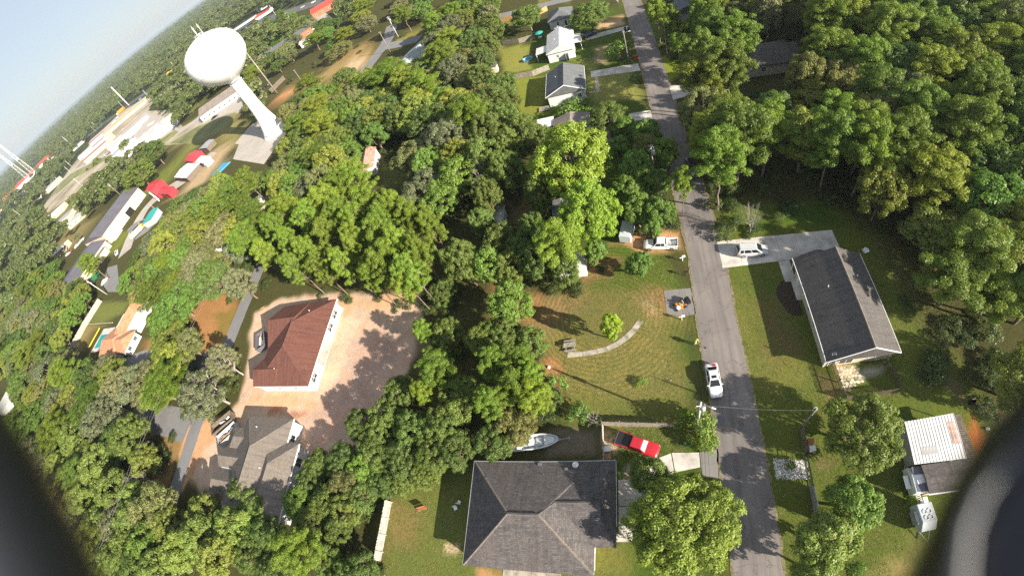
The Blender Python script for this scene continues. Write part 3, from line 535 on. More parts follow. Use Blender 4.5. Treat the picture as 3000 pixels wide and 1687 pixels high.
def cap(parent, pts, m, r=.11):
    """ridge or hip cap laid along a line"""
    mb = MB()
    for a, b in zip(pts, pts[1:]):
        a = Vector(a); b = Vector(b); d = (b - a); u = Vector((-d.y, d.x, 0)).normalized() * .16
        up = Vector((0, 0, .035)); dn = Vector((0, 0, -.05))
        mb.add([a + u + dn, a + up, a - u + dn, b + u + dn, b + up, b - u + dn], [(0, 1, 4, 3), (1, 2, 5, 4), (2, 1, 0), (3, 4, 5), (0, 3, 5, 2)])
    return mb.build('ridge_cap', m, parent, uv=True)
def vent(parent, x, y, z, r=.07, h=.35, m='white_plastic'):
    return MB().cyl(x, y, z - .2, r, h + .2, 8).build('vent_pipe', m, parent)
def ribs(parent, a, b, c, d, n, m, w=.06, h=.05):
    """raised ribs of a sheet-metal roof: from the line a-b (eave) up to d-c (ridge)"""
    mb = MB()
    for i in range(n + 1):
        t = i / n; p = Vector(a).lerp(Vector(b), t); q = Vector(d).lerp(Vector(c), t); s = (Vector(b) - Vector(a)).normalized() * w / 2; up = Vector((0, 0, h))
        mb.add([p - s, p + s, q + s, q - s, p - s + up, p + s + up, q + s + up, q - s + up], [(0, 1, 5, 4), (1, 2, 6, 5), (2, 3, 7, 6), (3, 0, 4, 7), (4, 5, 6, 7)])
    return mb.build('roof_rib', m, parent)
def gable_walls(mb, x0, x1, y0, y1, h, zr, axis, mid=None):
    """walls with the gable triangles; zr = ridge height of the roof above (walls stop just under it)"""
    if axis == 'y':
        xm = (x0 + x1) / 2 if mid is None else mid
        mb.add([(x0, y0, 0), (x1, y0, 0), (x1, y0, h), (xm, y0, zr), (x0, y0, h), (x0, y1, 0), (x1, y1, 0), (x1, y1, h), (xm, y1, zr), (x0, y1, h)],
               [(0, 1, 2, 3, 4), (9, 8, 7, 6, 5), (1, 6, 7, 2), (5, 0, 4, 9), (2, 7, 8, 3), (3, 8, 9, 4), (0, 5, 6, 1)])
    else:
        ym = (y0 + y1) / 2 if mid is None else mid
        mb.add([(x0, y0, 0), (x0, y1, 0), (x0, y1, h), (x0, ym, zr), (x0, y0, h), (x1, y0, 0), (x1, y1, 0), (x1, y1, h), (x1, ym, zr), (x1, y0, h)],
               [(4, 3, 2, 1, 0), (5, 6, 7, 8, 9), (0, 5, 9, 4), (1, 2, 7, 6), (4, 9, 8, 3), (3, 8, 7, 2), (0, 1, 6, 5)])
    return mb

# ---- house under construction, red-brown hip roof, walls still in white wrap  (origin = centre of footprint)
H = thing('house', 'new house with red-brown hip roof and white wrapped walls on bare sand', 'house', -67, 33.3)
MB().span(-7, 4, -9.1, -4.2, 0, 2.95).span(-7, 4, 1, 9, 0, 2.95).span(-7, 3.9, -4.2, 1, 0, 2.94).span(4, 6.9, -9.1, -4.2, 0, 2.95).span(4, 6.9, 1, 9, 0, 2.95).build('wall', 'house_wrap', H)
MB().span(-7.3, 7.05, -9.25, 9.15, -.1, .12).build('foundation', 'concrete', H)
rf = MB().hip(-7.55, 7.75, -9.6, 9.25, 2.95, 5.75, 'y', 7.2, 6.2).build('roof', 'shingle_red', H, uv=True)
MB().hip(-7.75, .3, -.95, 9.3, 2.953, 5.72, 'x', 0, 0).build('roof', 'shingle_red', H, uv=True)
MB().hip(-7.95, -1, -9.57, -3.6, 2.956, 4.55, 'x', 0, 0).build('roof', 'shingle_red', H, uv=True)
gable_walls(MB(), -7.4, -6.9, -.4, 8.8, 2.9, 5.3, 'x').build('gable', 'house_wrap', H); gable_walls(MB(), -7.6, -6.9, -9.2, -4, 2.9, 4.2, 'x').build('gable', 'house_wrap', H)
cap(rf, [(7.7, 9.2, 3.12), (.1, 3.05, 5.8), (.1, -2.4, 5.8), (7.7, -9.55, 3.12)], 'shingle_red'); cap(rf, [(.1, 3.05, 5.8), (-.3, 4.17, 5.78), (-7.75, 4.17, 5.76)], 'shingle_red'); cap(rf, [(.1, -2.4, 5.8), (-5, -7.2, 3.95)], 'shingle_red'); cap(rf, [(-3.5, -6.6, 4.58), (-7.95, -6.6, 4.58)], 'shingle_red')
MB().span(7.76, 7.8, -9.6, 9.25, 2.9, 3.13).build('fascia', 'white_trim', H); MB().span(-7.5, 7.75, -9.66, -9.61, 2.9, 3.12).build('fascia', 'white_trim', H)
for y in (6.6, 3.6, -7.2): win(H, 6.9, y, .95, 1.9, 1.6, 0, 2, 2)
win(H, 5.4, 9.0, .95, 1.2, 1.4, 90); win(H, -2, -9.1, .95, 1.2, 1.4, 270); win(H, 2.5, -9.1, .95, 1.2, 1.4, 270)
door(H, 3.92, -1.2, 1.7, 2.2, 0)
for x, y in ((2.6, 6.2), (-1.5, -6.5)): vent(rf, x, y, 4.35)
for i, (y, z) in enumerate(((8.2, 2.2), (5.1, 2.3), (5.0, 1.2), (2.0, 2.3), (-5.2, 2.2), (-6, 1.0), (-8.6, 1.1), (-8.5, 2.2))):
    MB().span(6.9, 6.906, y - .25, y + .25, z, z + .12).span(6.9, 6.906, y - .12, y + .16, z + .16, z + .22).build('printed_mark', 'grey_metal', H)
MB().box(4.6, -.6, .12, .9, .5, .35, .3).build('insulation_roll', 'white_plastic', H)

# ---- neighbouring new house, taupe hip roof
H = thing('house', 'new house with taupe hip roof, half shaded by trees, below the red-brown roof', 'house', -67, 9)
MB().span(-5.6, 6.1, -9.8, 8.1, 0, 2.95).span(6.1, 9.2, -9, 3.7, 0, 2.95).span(-9.9, -5.6, -6.2, 2, 0, 2.6).build('wall', 'house_wrap', H)
rf = MB().hip(-6.1, 6.6, -10.4, 8.5, 2.95, 5.55, 'y', 6.3, 6.2).build('roof', 'shingle_taupe', H, uv=True)
MB().hip(1, 9.6, -9.5, 4.1, 2.953, 5.0, 'y', 4.3, 4.3).build('roof', 'shingle_taupe', H, uv=True)
MB().hip(-10.6, -3, -1.6, 2.1, 2.6, 3.9, 'x', 0, 0).build('roof', 'shingle_taupe', H, uv=True); MB().hip(-11.2, -2, -6.6, -1.9, 2.62, 4.2, 'x', 1.5, 0).build('roof', 'shingle_taupe', H, uv=True)
MB().hip(-9.2, -4, 2.2, 6.2, 2.63, 3.7, 'x', 1.2, 0).build('roof', 'shingle_taupe', H, uv=True)
cap(rf, [(6.5, 8.4, 3.1), (.25, 2.3, 5.6), (.25, -4.1, 5.6), (6.5, -10.3, 3.1)], 'shingle_taupe'); cap(rf, [(.25, 2.3, 5.6), (-6, 8.4, 3.1)], 'shingle_taupe'); cap(rf, [(.25, -4.1, 5.6), (-6, -10.3, 3.1)], 'shingle_taupe')
MB().span(6.62, 6.66, 4.1, 8.5, 2.9, 3.12).build('fascia', 'white_trim', H); MB().span(9.61, 9.65, -9.5, 4.1, 2.9, 3.12).build('fascia', 'white_trim', H)
win(H, 6.1, 5.3, 1.0, 1.4, 1.3, 0, 2, 1); win(H, 9.2, 1.2, .9, 1.6, 1.5, 0, 2, 1); win(H, 9.2, -4.6, 1, 1.4, 1.3, 0, 2, 1); door(H, 9.2, -1.4, 1, 2.1, 0)
vent(rf, -1.5, 6.3, 3.9); vent(rf, 3.2, -1, 4.35)

# ---- big dark shingle house at the bottom
H = thing('house', 'large house with weathered dark shingle hip roof beside the red pickup', 'house', -16, 5)
MB().span(-8.2, 7.1, -5.9, 6.3, 0, 2.8).span(7.1, 9.4, -.9, 6.3, 0, 2.78).build('wall', 'tan_siding', H)
rf = MB().hip(-8.75, 7.4, -6.4, 6.95, 2.8, 5.85, 'x', 6.3, 6.1, mid=.08).build('roof', 'shingle_dark', H, uv=True)
MB().hip(1.2, 9.95, -3.3, 6.92, 2.803, 5.02, 'x', 0, 3, mid=1.7).build('roof', 'shingle_dark', H, uv=True)
MB().hip(5, 8.35, -3.3, 1.6, 2.81, 4.95, 'x', 0, 0, mid=1.55).build('roof', 'shingle_dark', H, uv=True)
cap(rf, [(-8.7, 6.9, 2.98), (-2.45, .08, 5.9), (1.3, .08, 5.9), (7.35, -6.35, 2.98)], 'shingle_taupe'); cap(rf, [(-2.45, .08, 5.9), (-8.7, -6.35, 2.98)], 'shingle_taupe'); cap(rf, [(1.3, .08, 5.9), (3.1, 1.7, 5.08), (8.3, 1.7, 5.06)], 'shingle_dark')
MB().span(-2.45, 1.3, -.02, .18, 5.86, 5.98).build('ridge_vent', 'shingle_dark', rf); MB().span(3.1, 8.3, 1.62, 1.8, 5.0, 5.12).build('ridge_vent', 'shingle_dark', rf)
for x0, x1, y0, y1 in ((-8.82, 9.95, 6.96, 7.04), (-8.83, -8.76, -6.4, 6.95), (7.41, 7.47, -6.4, -3.3), (9.96, 10.02, -.9, 6.92)): MB().span(x0, x1, y0, y1, 2.76, 2.97).build('gutter', 'grey_metal', H)
for x, y, z in ((-6.3, 4.6, 3.8), (1.1, 5.2, 3.55), (4.3, 6.2, 3.2)): vent(rf, x, y, z, .06, .3, 'dark_metal_roof')
MB().box(.4, 6.6, 3.05, .5, .35, .2).build('turbine_vent', 'dark_metal_roof', rf); MB().box(3.9, 5.9, 3.3, .35, .35, .25).build('turbine_vent', 'dark_metal_roof', rf)
for x in (-5, -1, 4): win(H, x, 6.3, 1, 1.3, 1.3, 90, 2, 1)
for y in (-3, 3): win(H, -8.2, y, 1, 1.3, 1.3, 180, 2, 1)
win(H, -4, -5.9, .3, 1.8, 2.0, 270, 2, 1); win(H, 3.5, -5.9, 1, 1.5, 1.3, 270, 2, 1); MB().span(9.4, 9.46, .2, 5.2, .05, 2.3).build('garage_door', 'white_trim', H); door(H, 7.1, -3.4, 1, 2.1, 0)
D = thing('satellite_dish', 'white satellite dish on the edge of the large dark shingle roof', 'satellite dish', -10.95, 11.5, 0, z=3.1)
o = MB().lathe([(.02, 0), (.2, .025), (.36, .085), (.42, .13), (.41, .12), (.34, .07), (.18, .012), (.02, -.01)], 16, cap=False).build('dish', 'white_plastic', D, True); o.rotation_euler = (R(38), R(8), R(20)); o.location = (0, 0, .45)
MB().tube([(0, .3, -.1), (0, .25, .3), (0, .05, .45)], .03).build('mast', 'grey_metal', D); MB().tube([(0, 0, .45), (.05, -.42, .72)], .018).box(.05, -.45, .68, .1, .12, .1).build('feed_arm', 'grey_metal', D)

# ---- ranch house right of the road
H = thing('house', 'long ranch house with dark slate shingle gable roof right of the road', 'house', 26.5, 30.4)
gable_walls(MB(), -4.5, 4.6, -7.6, 7.2, 2.7, 5.0, 'y', .7).build('wall', 'tan_siding', H)
rf = MB().hip(-4.95, 5.1, -8.2, 7.7, 2.68, 5.3, 'y', 0, 0, mid=.7).build('roof', 'shingle_slate', H, uv=True)
MB().hip(-4.9, 1.6, 5, 8.45, 2.683, 4.2, 'y', 0, 0, mid=-1.5).build('roof', 'shingle_slate', H, uv=True)
cap(rf, [(.7, -8.2, 5.35), (.7, 7.7, 5.35)], 'shingle_taupe')
MB().add([(-4.97, -8.26, 2.66), (.7, -8.26, 5.28), (5.12, -8.26, 2.66), (5.12, -8.26, 2.86), (.7, -8.26, 5.48), (-4.97, -8.26, 2.86), (-4.97, -8.2, 2.66), (.7, -8.2, 5.28), (5.12, -8.2, 2.66), (5.12, -8.2, 2.86), (.7, -8.2, 5.48), (-4.97, -8.2, 2.86)],
         [(0, 1, 4, 5), (1, 2, 3, 4), (11, 10, 7, 6), (10, 9, 8, 7), (5, 4, 10, 11), (4, 3, 9, 10), (0, 6, 7, 1), (1, 7, 8, 2), (0, 5, 11, 6), (3, 2, 8, 9)]).build('bargeboard', 'white_trim', H)
MB().span(-5.02, -4.96, -8.2, 8.4, 2.64, 2.84).build('gutter', 'white_trim', H); MB().span(5.11, 5.17, -8.2, 7.7, 2.64, 2.84).build('gutter', 'white_trim', H)
MB().span(-4.56, -4.42, -7.66, -7.5, 0, 2.66).build('corner_board', 'white_trim', H); MB().span(4.5, 4.66, -7.66, -7.5, 0, 2.66).build('corner_board', 'white_trim', H)
win(H, -4.5, .6, .9, 1.1, 1.5, 180); win(H, -4.5, -1.9, .9, 1.1, 1.5, 180); win(H, -4.5, 3.5, .9, 1.1, 1.5, 180)
win(H, -1.6, -7.6, .15, 2.0, 2.1, 270, 2, 1); win(H, 1.9, -7.6, 1.0, 1.1, 1.2, 270, 2, 1)
door(H, -4.5, 5.6, 1, 2.1, 180); MB().span(-6.2, -4.5, 6.2, 10, 0, .18).span(-5.3, -4.5, 2.9, 6.2, 0, .17).build('porch_slab', 'concrete', H)
for y in (5.2, 8.1): MB().box(-4.75, y, .1, .14, .14, 2.6).build('porch_post', 'white_trim', H)
MB().box(0, -7.75, 1.9, .16, .2, .26).build('porch_light', 'black_plastic', H); vent(rf, 2.5, 3, 4.25); vent(rf, -2, 2, 4.1)
D = thing('satellite_dish', 'small dish bracket at the lower roof edge of the ranch house', 'satellite dish', 22.6, 22.9, 0, z=2.9)
o = MB().lathe([(.02, 0), (.2, .03), (.33, .1), (.32, .09), (.18, .015), (.02, -.01)], 14, cap=False).build('dish', 'grey_metal', D, True); o.rotation_euler = (R(60), 0, R(-30)); o.location = (0, 0, .5)
MB().tube([(.2, 0, 0), (.15, 0, .35), (0, 0, .5)], .025).build('mast', 'grey_metal', D)

# ---- white gable house with grey shingles
H = thing('house', 'white gabled house with plain grey shingle roof left of the road', 'house', -12.7, 101.6)
gable_walls(MB(), -4.6, 4.5, -5.7, 5.8, 2.95, 5.0, 'y').build('wall', 'white_siding', H)
rf = MB().hip(-5.05, 5.0, -6.1, 6.2, 2.93, 5.28, 'y', 0, 0).build('roof', 'shingle_grey', H, uv=True)
cap(rf, [(0, -6.1, 5.32), (0, 6.2, 5.32)], 'shingle_grey')
MB().span(-5.12, -5.06, -6.1, 6.2, 2.88, 3.1).build('gutter', 'white_trim', H); MB().span(5.01, 5.07, -6.1, 6.2, 2.88, 3.1).build('gutter', 'white_trim', H)
MB().add([(-5.1, -6.16, 2.9), (0, -6.16, 5.23), (5.05, -6.16, 2.9), (5.05, -6.16, 3.1), (0, -6.16, 5.44), (-5.1, -6.16, 3.1), (-5.1, -6.1, 2.9), (0, -6.1, 5.23), (5.05, -6.1, 2.9), (5.05, -6.1, 3.1), (0, -6.1, 5.44), (-5.1, -6.1, 3.1)],
         [(0, 1, 4, 5), (1, 2, 3, 4), (11, 10, 7, 6), (10, 9, 8, 7), (5, 4, 10, 11), (4, 3, 9, 10), (0, 6, 7, 1), (1, 7, 8, 2)]).build('bargeboard', 'white_trim', H)
win(H, 3.2, -5.7, 1.0, 1.0, 1.2, 270); win(H, 4.5, 2.5, 1, 1.2, 1.3, 0); win(H, 4.5, -3, 1, 1.2, 1.3, 0); door(H, 4.5, -.6, 1, 2.1, 0); vent(rf, -2.3, 1, 4.2)
MB().span(-4.6, -1, 6.4, 8.4, 2.3, 2.42).span(-4.5, -4.4, 8.2, 8.3, 0, 2.3).span(-1.2, -1.1, 8.2, 8.3, 0, 2.3).build('porch_roof', 'white_metal', H)
Dk = thing('deck', 'small weathered wooden deck at the corner of the white gabled house', 'deck', -18.9, 95.4)
for i in range(8): inst(MB().box(0, 0, .3, 2.6, .22, .05).mesh('plank', 'weather_wood') if i == 0 else Dk.children[0].data, 'plank', Dk, (0, -.9 + i * .25, 0))
MB().span(-1.2, -1.1, -.9, .9, 0, .3).build('joist', 'weather_wood', Dk); MB().span(1.1, 1.2, -.9, .9, 0, .3).build('joist', 'weather_wood', Dk)

# ---- white metal roof house with two porches
H = thing('house', 'white house with white sheet-metal roof and porches on both sides', 'house', -14, 126.4)
gable_walls(MB(), -3.9, 3.8, -6.2, 6.6, 2.95, 4.65, 'y', .1).build('wall', 'white_siding', H)
rf = MB().hip(-4.2, 4.1, -6.7, 7.0, 2.93, 4.85, 'y', 0, 0, mid=.1).build('roof', 'white_metal', H)
ribs(rf, (4.1, -6.7, 3.1), (4.1, 7, 3.1), (.1, 7, 4.86), (.1, -6.7, 4.86), 14, 'white_metal'); ribs(rf, (-4.2, 7, 3.1), (-4.2, -6.7, 3.1), (.1, -6.7, 4.86), (.1, 7, 4.86), 14, 'white_metal')
MB().add([(3.5, -2.3, 2.72), (6.1, -2.3, 2.5), (6.1, 4, 2.5), (3.5, 4, 2.72), (3.5, .8, 3.6), (6.1, .8, 3.3)], [(0, 1, 5, 4), (2, 3, 4, 5), (1, 2, 5), (3, 0, 4), (3, 2, 1, 0)]).build('porch_roof', 'white_metal', H)
MB().add([(-7.6, -3.6, 2.3), (-4.2, -3.6, 2.6), (-4.2, .9, 2.6), (-7.6, .9, 2.3), (-7.6, -3.6, 2.42), (-4.2, -3.6, 2.72), (-4.2, .9, 2.72), (-7.6, .9, 2.42)], [(3, 2, 1, 0), (4, 5, 6, 7), (0, 1, 5, 4), (1, 2, 6, 5), (2, 3, 7, 6), (3, 0, 4, 7)]).build('porch_roof', 'white_metal', H)
for x, y in ((5.9, -2.1), (5.9, 3.8), (-7.4, -3.4), (-7.4, .7)): MB().box(x, y, 0, .14, .14, 2.5).build('porch_post', 'white_trim', H)
win(H, -1.1, -6.2, 1.1, .9, 1.1, 270, 2, 2); win(H, 1.9, -6.2, .9, .5, .9, 270, 1, 1); win(H, 3.8, -3.6, 1, 1.2, 1.3, 0); door(H, 3.8, 1.2, 1, 2.1, 0); vent(rf, -1.6, 0, 4.1)
MB().span(1.9, 2, -7.4, -6.25, 0, 2.0).span(1.2, 1.3, -7.4, -6.25, 0, 2.0).build('screen_panel', 'grey_metal', H)

# ---- far grey hip-roof house up the street
H = thing('house', 'small white house with grey hip roof, farthest of the row by the road', 'house', -14, 148.8)
MB().span(-3.9, 3.9, -4, 4.2, 0, 2.95).build('wall', 'white_siding', H); rf = MB().hip(-4.3, 4.3, -4.5, 4.7, 2.93, 4.95, 'y', 3.6, 3.2).build('roof', 'shingle_grey', H, uv=True)
win(H, -1.2, -4, 1, .9, 1.2, 270); win(H, 1.5, -4, .2, .9, 2, 270, 1, 1); win(H, 3.9, 0, 1, 1.2, 1.2, 0); vent(rf, -1.2, -2.5, 3.8)
# ---- brown roof half under the yellow-green tree
H = thing('house', 'low house with patchy brown shingle roof hidden under the yellow-green trees', 'house', -11.6, 79)
MB().span(-3.6, 3.7, -6.5, 6.2, 0, 2.6).build('wall', 'white_siding', H); rf = MB().hip(-4.1, 4.1, -7, 6.6, 2.6, 3.9, 'y', 0, 0).build('roof', 'shingle_brown', H, uv=True)
MB().span(-8.2, -4.2, 4.8, 8.6, 2.3, 2.45).build('porch_roof', 'white_metal', H); win(H, 3.7, 2, 1, 1.2, 1.2, 0); door(H, 3.7, -1, 1, 2.1, 0)
MB().span(4.12, 4.2, -7, 6.6, 2.58, 2.78).build('gutter', 'white_trim', H)
# ---- dark hip roof deep in the right-hand wood
H = thing('house', 'house with dark blue-grey hip roof deep in the right-hand wood', 'house', 35.5, 97.5)
MB().span(-5.4, 5.8, -5, 4.4, 0, 2.8).build('wall', 'tan_siding', H); rf = MB().hip(-6, 6.4, -5.6, 5, 2.8, 5.4, 'x', 5.2, 4.6).build('roof', 'shingle_slate', H, uv=True)
MB().hip(1, 7.4, -2.6, 3.2, 2.81, 4.7, 'x', 0, 0).build('roof', 'shingle_slate', H, uv=True); win(H, -5.4, 0, 1, 1.3, 1.2, 180); win(H, -2, -5, 1, 1.3, 1.2, 270)
cap(rf, [(-6, -5.6, 3), (-.8, -.3, 5.45), (1.8, -.3, 5.45)], 'shingle_taupe'); cap(rf, [(-6, 5, 3), (-.8, -.3, 5.45)], 'shingle_taupe')
# ---- grey house behind the trees at the top edge
H = thing('house', 'grey gabled house behind slender trunks at the top edge', 'house', *(23.41,133.48))
gable_walls(MB(), -4.5, 4.5, -5, 5, 2.8, 4.6, 'y').build('wall', 'grey_wall', H); MB().hip(-5, 5, -5.5, 5.5, 2.8, 4.8, 'y').build('roof', 'shingle_grey', H, uv=True); win(H, -4.5, -2, 1, 1.2, 1.3, 180); win(H, 1, -5, 1, 1.2, 1.3, 270)
H = thing('house', 'house roof glimpsed between crowns at the top right corner', 'house', *(98.03,109.34))
MB().span(-5, 5, -4, 4, 0, 2.8).build('wall', 'white_siding', H); MB().hip(-5.5, 5.5, -4.5, 4.5, 2.8, 4.8, 'x', 3, 3).build('roof', 'shingle_grey', H, uv=True); win(H, -2, -4, 1, 1.2, 1.3, 270)

# ---- sheds and small roofs
def shed(label, x, y, sx, sy, h, rise, wall, roof, axis='y', rz=0, over=.25, group=None, ribn=0, name='shed', dr=True):
    t = thing(name, label, 'shed', x, y, rz, group)
    gable_walls(MB(), -sx / 2, sx / 2, -sy / 2, sy / 2, h, h + rise * .92, axis).build('wall', wall, t)
    rf = MB().hip(-sx / 2 - over, sx / 2 + over, -sy / 2 - over, sy / 2 + over, h, h + rise, axis, th=.06).build('roof', roof, t, uv=True)
    if ribn and axis == 'y':
        ribs(rf, (sx / 2 + over, -sy / 2 - over, h + .07), (sx / 2 + over, sy / 2 + over, h + .07), (0, sy / 2 + over, h + rise + .01), (0, -sy / 2 - over, h + rise + .01), ribn, roof)
        ribs(rf, (-sx / 2 - over, sy / 2 + over, h + .07), (-sx / 2 - over, -sy / 2 - over, h + .07), (0, -sy / 2 - over, h + rise + .01), (0, sy / 2 + over, h + rise + .01), ribn, roof)
    if dr: door(t, 0, -sy / 2, min(1.2, sx * .4), min(2, h * .85), 270, wall)
    return t
shed('narrow barn with rusty red tin roof and pale gable among the trees', *(-67.94,89.37), 4.2, 9, 2.8, 1.5, 'white_siding', 'rust_metal', rz=14, ribn=9)
shed('small beige shed with dark roof at the edge of the back lawn', *(-35.45,124.54), 2.4, 2.4, 2.2, .5, 'tan_siding', 'shingle_dark')
shed('pale blue tin-roofed shed in the dark clearing', *(-26.95,57.89), 3.1, 4.6, 2.2, .45, 'grey_wall', 'grey_metal', ribn=7)
shed('blue-grey tin roof tucked left of the lower yellow-green tree', *(-14.05,55.88), 2.6, 6, 2.2, .4, 'grey_wall', 'grey_metal', ribn=8)
shed('white flat-pitched trailer roof under the pines above the lawn', *(-12.07,43.94), 4.5, 3, 2.2, .3, 'white_siding', 'white_metal', 'x')
shed('white cottage with brown roof among the left-hand trees', *(-124.83,70.18), 7, 9, 2.6, 1.6, 'white_siding', 'shingle_brown', rz=5, name='cottage')
shed('cream shed roof between trees left of the big pines', *(-110.03,88.24), 5, 6, 2.4, .9, 'cream_wall', 'white_metal', rz=20, ribn=6)
shed('white shed roof at the left edge above the drone arm', *(-241.31,17.53), 10, 14, 3, 1.2, 'white_siding', 'white_metal', rz=4, ribn=12)
shed('orange-roofed shed at the far left edge', *(-310.20,48.47), 8, 9, 2.8, 1.2, 'white_siding', 'orange_shingle', rz=10)
shed('small dark roof between the left-hand oaks', *(-133.59,24.64), 4, 3, 2.1, .5, 'weather_wood', 'dark_wood', 'x')
shed('open-sided hay shed with tin roof on the far left field', *(-196.78,154.53), 9, 6, 2.6, .6, 'dark_wood', 'grey_metal', rz=-15)
# white metal carport shop and mobile home, lower right
H = thing('workshop', 'white sheet-metal workshop roof with rust streaks at the lower right', 'workshop', 31.7, 10.95)
MB().span(-2.8, 2.9, -2.3, 2.2, 0, 2.9).build('wall', 'grey_wall', H)
rf = MB().add([(-3.2, -2.5, 2.95), (3, -2.6, 2.95), (3.2, 2.6, 3.25), (-3, 2.4, 3.25), (-3.2, -2.5, 3.02), (3, -2.6, 3.02), (3.2, 2.6, 3.32), (-3, 2.4, 3.32)], [(3, 2, 1, 0), (4, 5, 6, 7), (0, 1, 5, 4), (1, 2, 6, 5), (2, 3, 7, 6), (3, 0, 4, 7)]).build('roof', 'white_metal', H)
ribs(rf, (-3.2, -2.5, 3.02), (3, -2.6, 3.02), (3.2, 2.6, 3.32), (-3, 2.4, 3.32), 16, 'white_metal', .05, .035)
MB().box(2.45, .4, 3.2, .9, 2.6, .02, rx=R(3.3)).build('rust_patch', 'rust_metal', rf); MB().box(-1, -1.2, 3.115, 2.0, .9, .02, rx=R(3.3)).build('patch_panel', 'flat_roof', rf)
H = thing('lean_to', 'dark timber lean-to roof right of the white workshop', 'lean-to', 35.6, 10.6)
MB().span(-.75, .75, -3, 3, 2.2, 2.3).span(-.7, -.6, -2.9, -2.8, 0, 2.2).span(.6, .7, -2.9, -2.8, 0, 2.2).span(.6, .7, 2.8, 2.9, 0, 2.2).build('frame', 'dark_wood', H)
pm = MB().box(0, 0, 2.31, 1.6, .2, .04).mesh('plank', 'dark_wood')
for i in range(24): inst(pm, 'plank', H, (0, -2.9 + i * .25, 0))
H = thing('mobile_home', 'mobile home with mildewed dark flat roof below the white workshop', 'mobile home', 33.5, 6.75)
MB().span(-4, 1.4, -1.5, 1.45, .5, 2.7).build('wall', 'cream_wall', H); MB().hip(-4.15, 1.55, -1.62, 1.57, 2.7, 2.95, 'x', th=.08).build('roof', 'shingle_dark', H, uv=True)
MB().span(-3.9, 1.3, -1.4, 1.4, 0, .5).build('skirting', 'grey_wall', H); MB().span(-4.2, 1.6, -1.75, -1.64, 2.55, 2.72).build('gutter', 'white_trim', H); win(H, -1.5, -1.5, 1.3, 1, .9, 270)

# ---- orange tile house with pool, left
H = thing('house', 'white-walled house with orange-brown shingle roof beside the turquoise pool', 'house', -154, 43)
MB().span(-7, 3.5, -9.2, 6.5, 0, 2.9).span(-2, 7, 0, 10, 0, 2.88).span(3.5, 9, -8, -1.5, 0, 2.85).build('wall', 'white_siding', H)
MB().hip(-8, 4.4, -10, 1, 2.9, 4.9, 'x', 0, 4).build('roof', 'orange_shingle', H); MB().hip(-4.5, 3.6, -4, 10.8, 2.903, 5.0, 'y', 3, 0).build('roof', 'orange_shingle', H)
MB().hip(1, 9.8, -8.6, -1, 2.906, 4.6, 'x', 0, 3).build('roof', 'orange_shingle', H); MB().hip(3, 8.2, -.6, 6.5, 2.9, 4.0, 'y', th=.1).build('porch_roof', 'white_metal', H); MB().span(-8.4, -4.6, -2, 7, 2.5, 2.62).build('porch_roof', 'white_metal', H)
for y in (-6.5, -3): win(H, 9, y, 1, 1.4, 1.3, 0, 2, 1)
win(H, 3, -9.2, 1, 1.5, 1.3, 270, 2, 1); win(H, 7, 7.5, 1, 1.4, 1.3, 0, 2, 1); door(H, 9, -1.9, .9, 2, 0)
P_ = thing('swimming_pool', 'in-ground turquoise swimming pool behind the orange-roofed house', 'pool', -176, 41.8)
MB().span(-5, 5, -4.3, -2.8, -.05, .1).span(-5, 5, 2.7, 5.2, -.05, .1).span(-5, -4.2, -2.8, 2.7, -.05, .1).span(4.2, 5, -2.8, 2.7, -.05, .1).build('deck', 'concrete', P_); MB().span(-4.2, 4.2, -2.8, 2.7, -.02, .05).build('water', 'pool_water', P_)
for k, (a, b) in enumerate((((-184.36,47.39),(-184.13,39.05)), ((-174.54,48.90),(-199.49,50.36)))):
    t = thing('garden_wall', ('low yellow wall' if k == 0 else 'thin pale wall') + (' along the left side of the pool' if k == 0 else ' at the top end of the pool yard'), 'wall', *a)
    MB().tube([(0, 0, .5), (b[0] - a[0], b[1] - a[1], .5)], .25, 4).build('rail', 'yellow_paint' if k == 0 else 'weather_wood', t)

# ---- fire station and long roofs, far left
def hall(name, label, cat, x, y, sx, sy, h, rise, wall, roof, axis='y', rz=0, doors=(), ribn=0, wins=0, trim=None):
    t = thing(name, label, cat, x, y, rz)
    gable_walls(MB(), -sx / 2, sx / 2, -sy / 2, sy / 2, h, h + rise * .95, axis).build('wall', wall, t)
    rf = MB().hip(-sx / 2 - .4, sx / 2 + .4, -sy / 2 - .4, sy / 2 + .4, h, h + rise, axis, th=.15).build('roof', roof, t, uv=True)
    if ribn:
        if axis == 'y':
            for s in (1, -1): ribs(rf, (s * (sx / 2 + .4), -s * (sy / 2 + .4), h + .16), (s * (sx / 2 + .4), s * (sy / 2 + .4), h + .16), (0, s * (sy / 2 + .4), h + rise + .01), (0, -s * (sy / 2 + .4), h + rise + .01), ribn, roof, .12, .1)
        else:
            for s in (1, -1): ribs(rf, (-s * (sx / 2 + .4), -s * (sy / 2 + .4), h + .16), (s * (sx / 2 + .4), -s * (sy / 2 + .4), h + .16), (s * (sx / 2 + .4), 0, h + rise + .01), (-s * (sx / 2 + .4), 0, h + rise + .01), ribn, roof, .12, .1)
    if trim: MB().span(-sx / 2 - .5, sx / 2 + .5, -sy / 2 - .55, -sy / 2 - .42, h - 1.0, h + .2).build('fascia', trim, t)
    for u, w, ang, m in doors:
        xx, yy = {0: (sx / 2, u), 180: (-sx / 2, u), 90: (u, sy / 2), 270: (u, -sy / 2)}[ang]; door(t, xx, yy, w, min(3.4, h * .75), ang, m, .02, False)
    for i in range(wins):
        u = -sx / 2 + sx * (i + .5) / wins; win(t, u, -sy / 2, 1, min(1.5, sx / wins * .6), 1.3, 270, 2, 1)
    return t
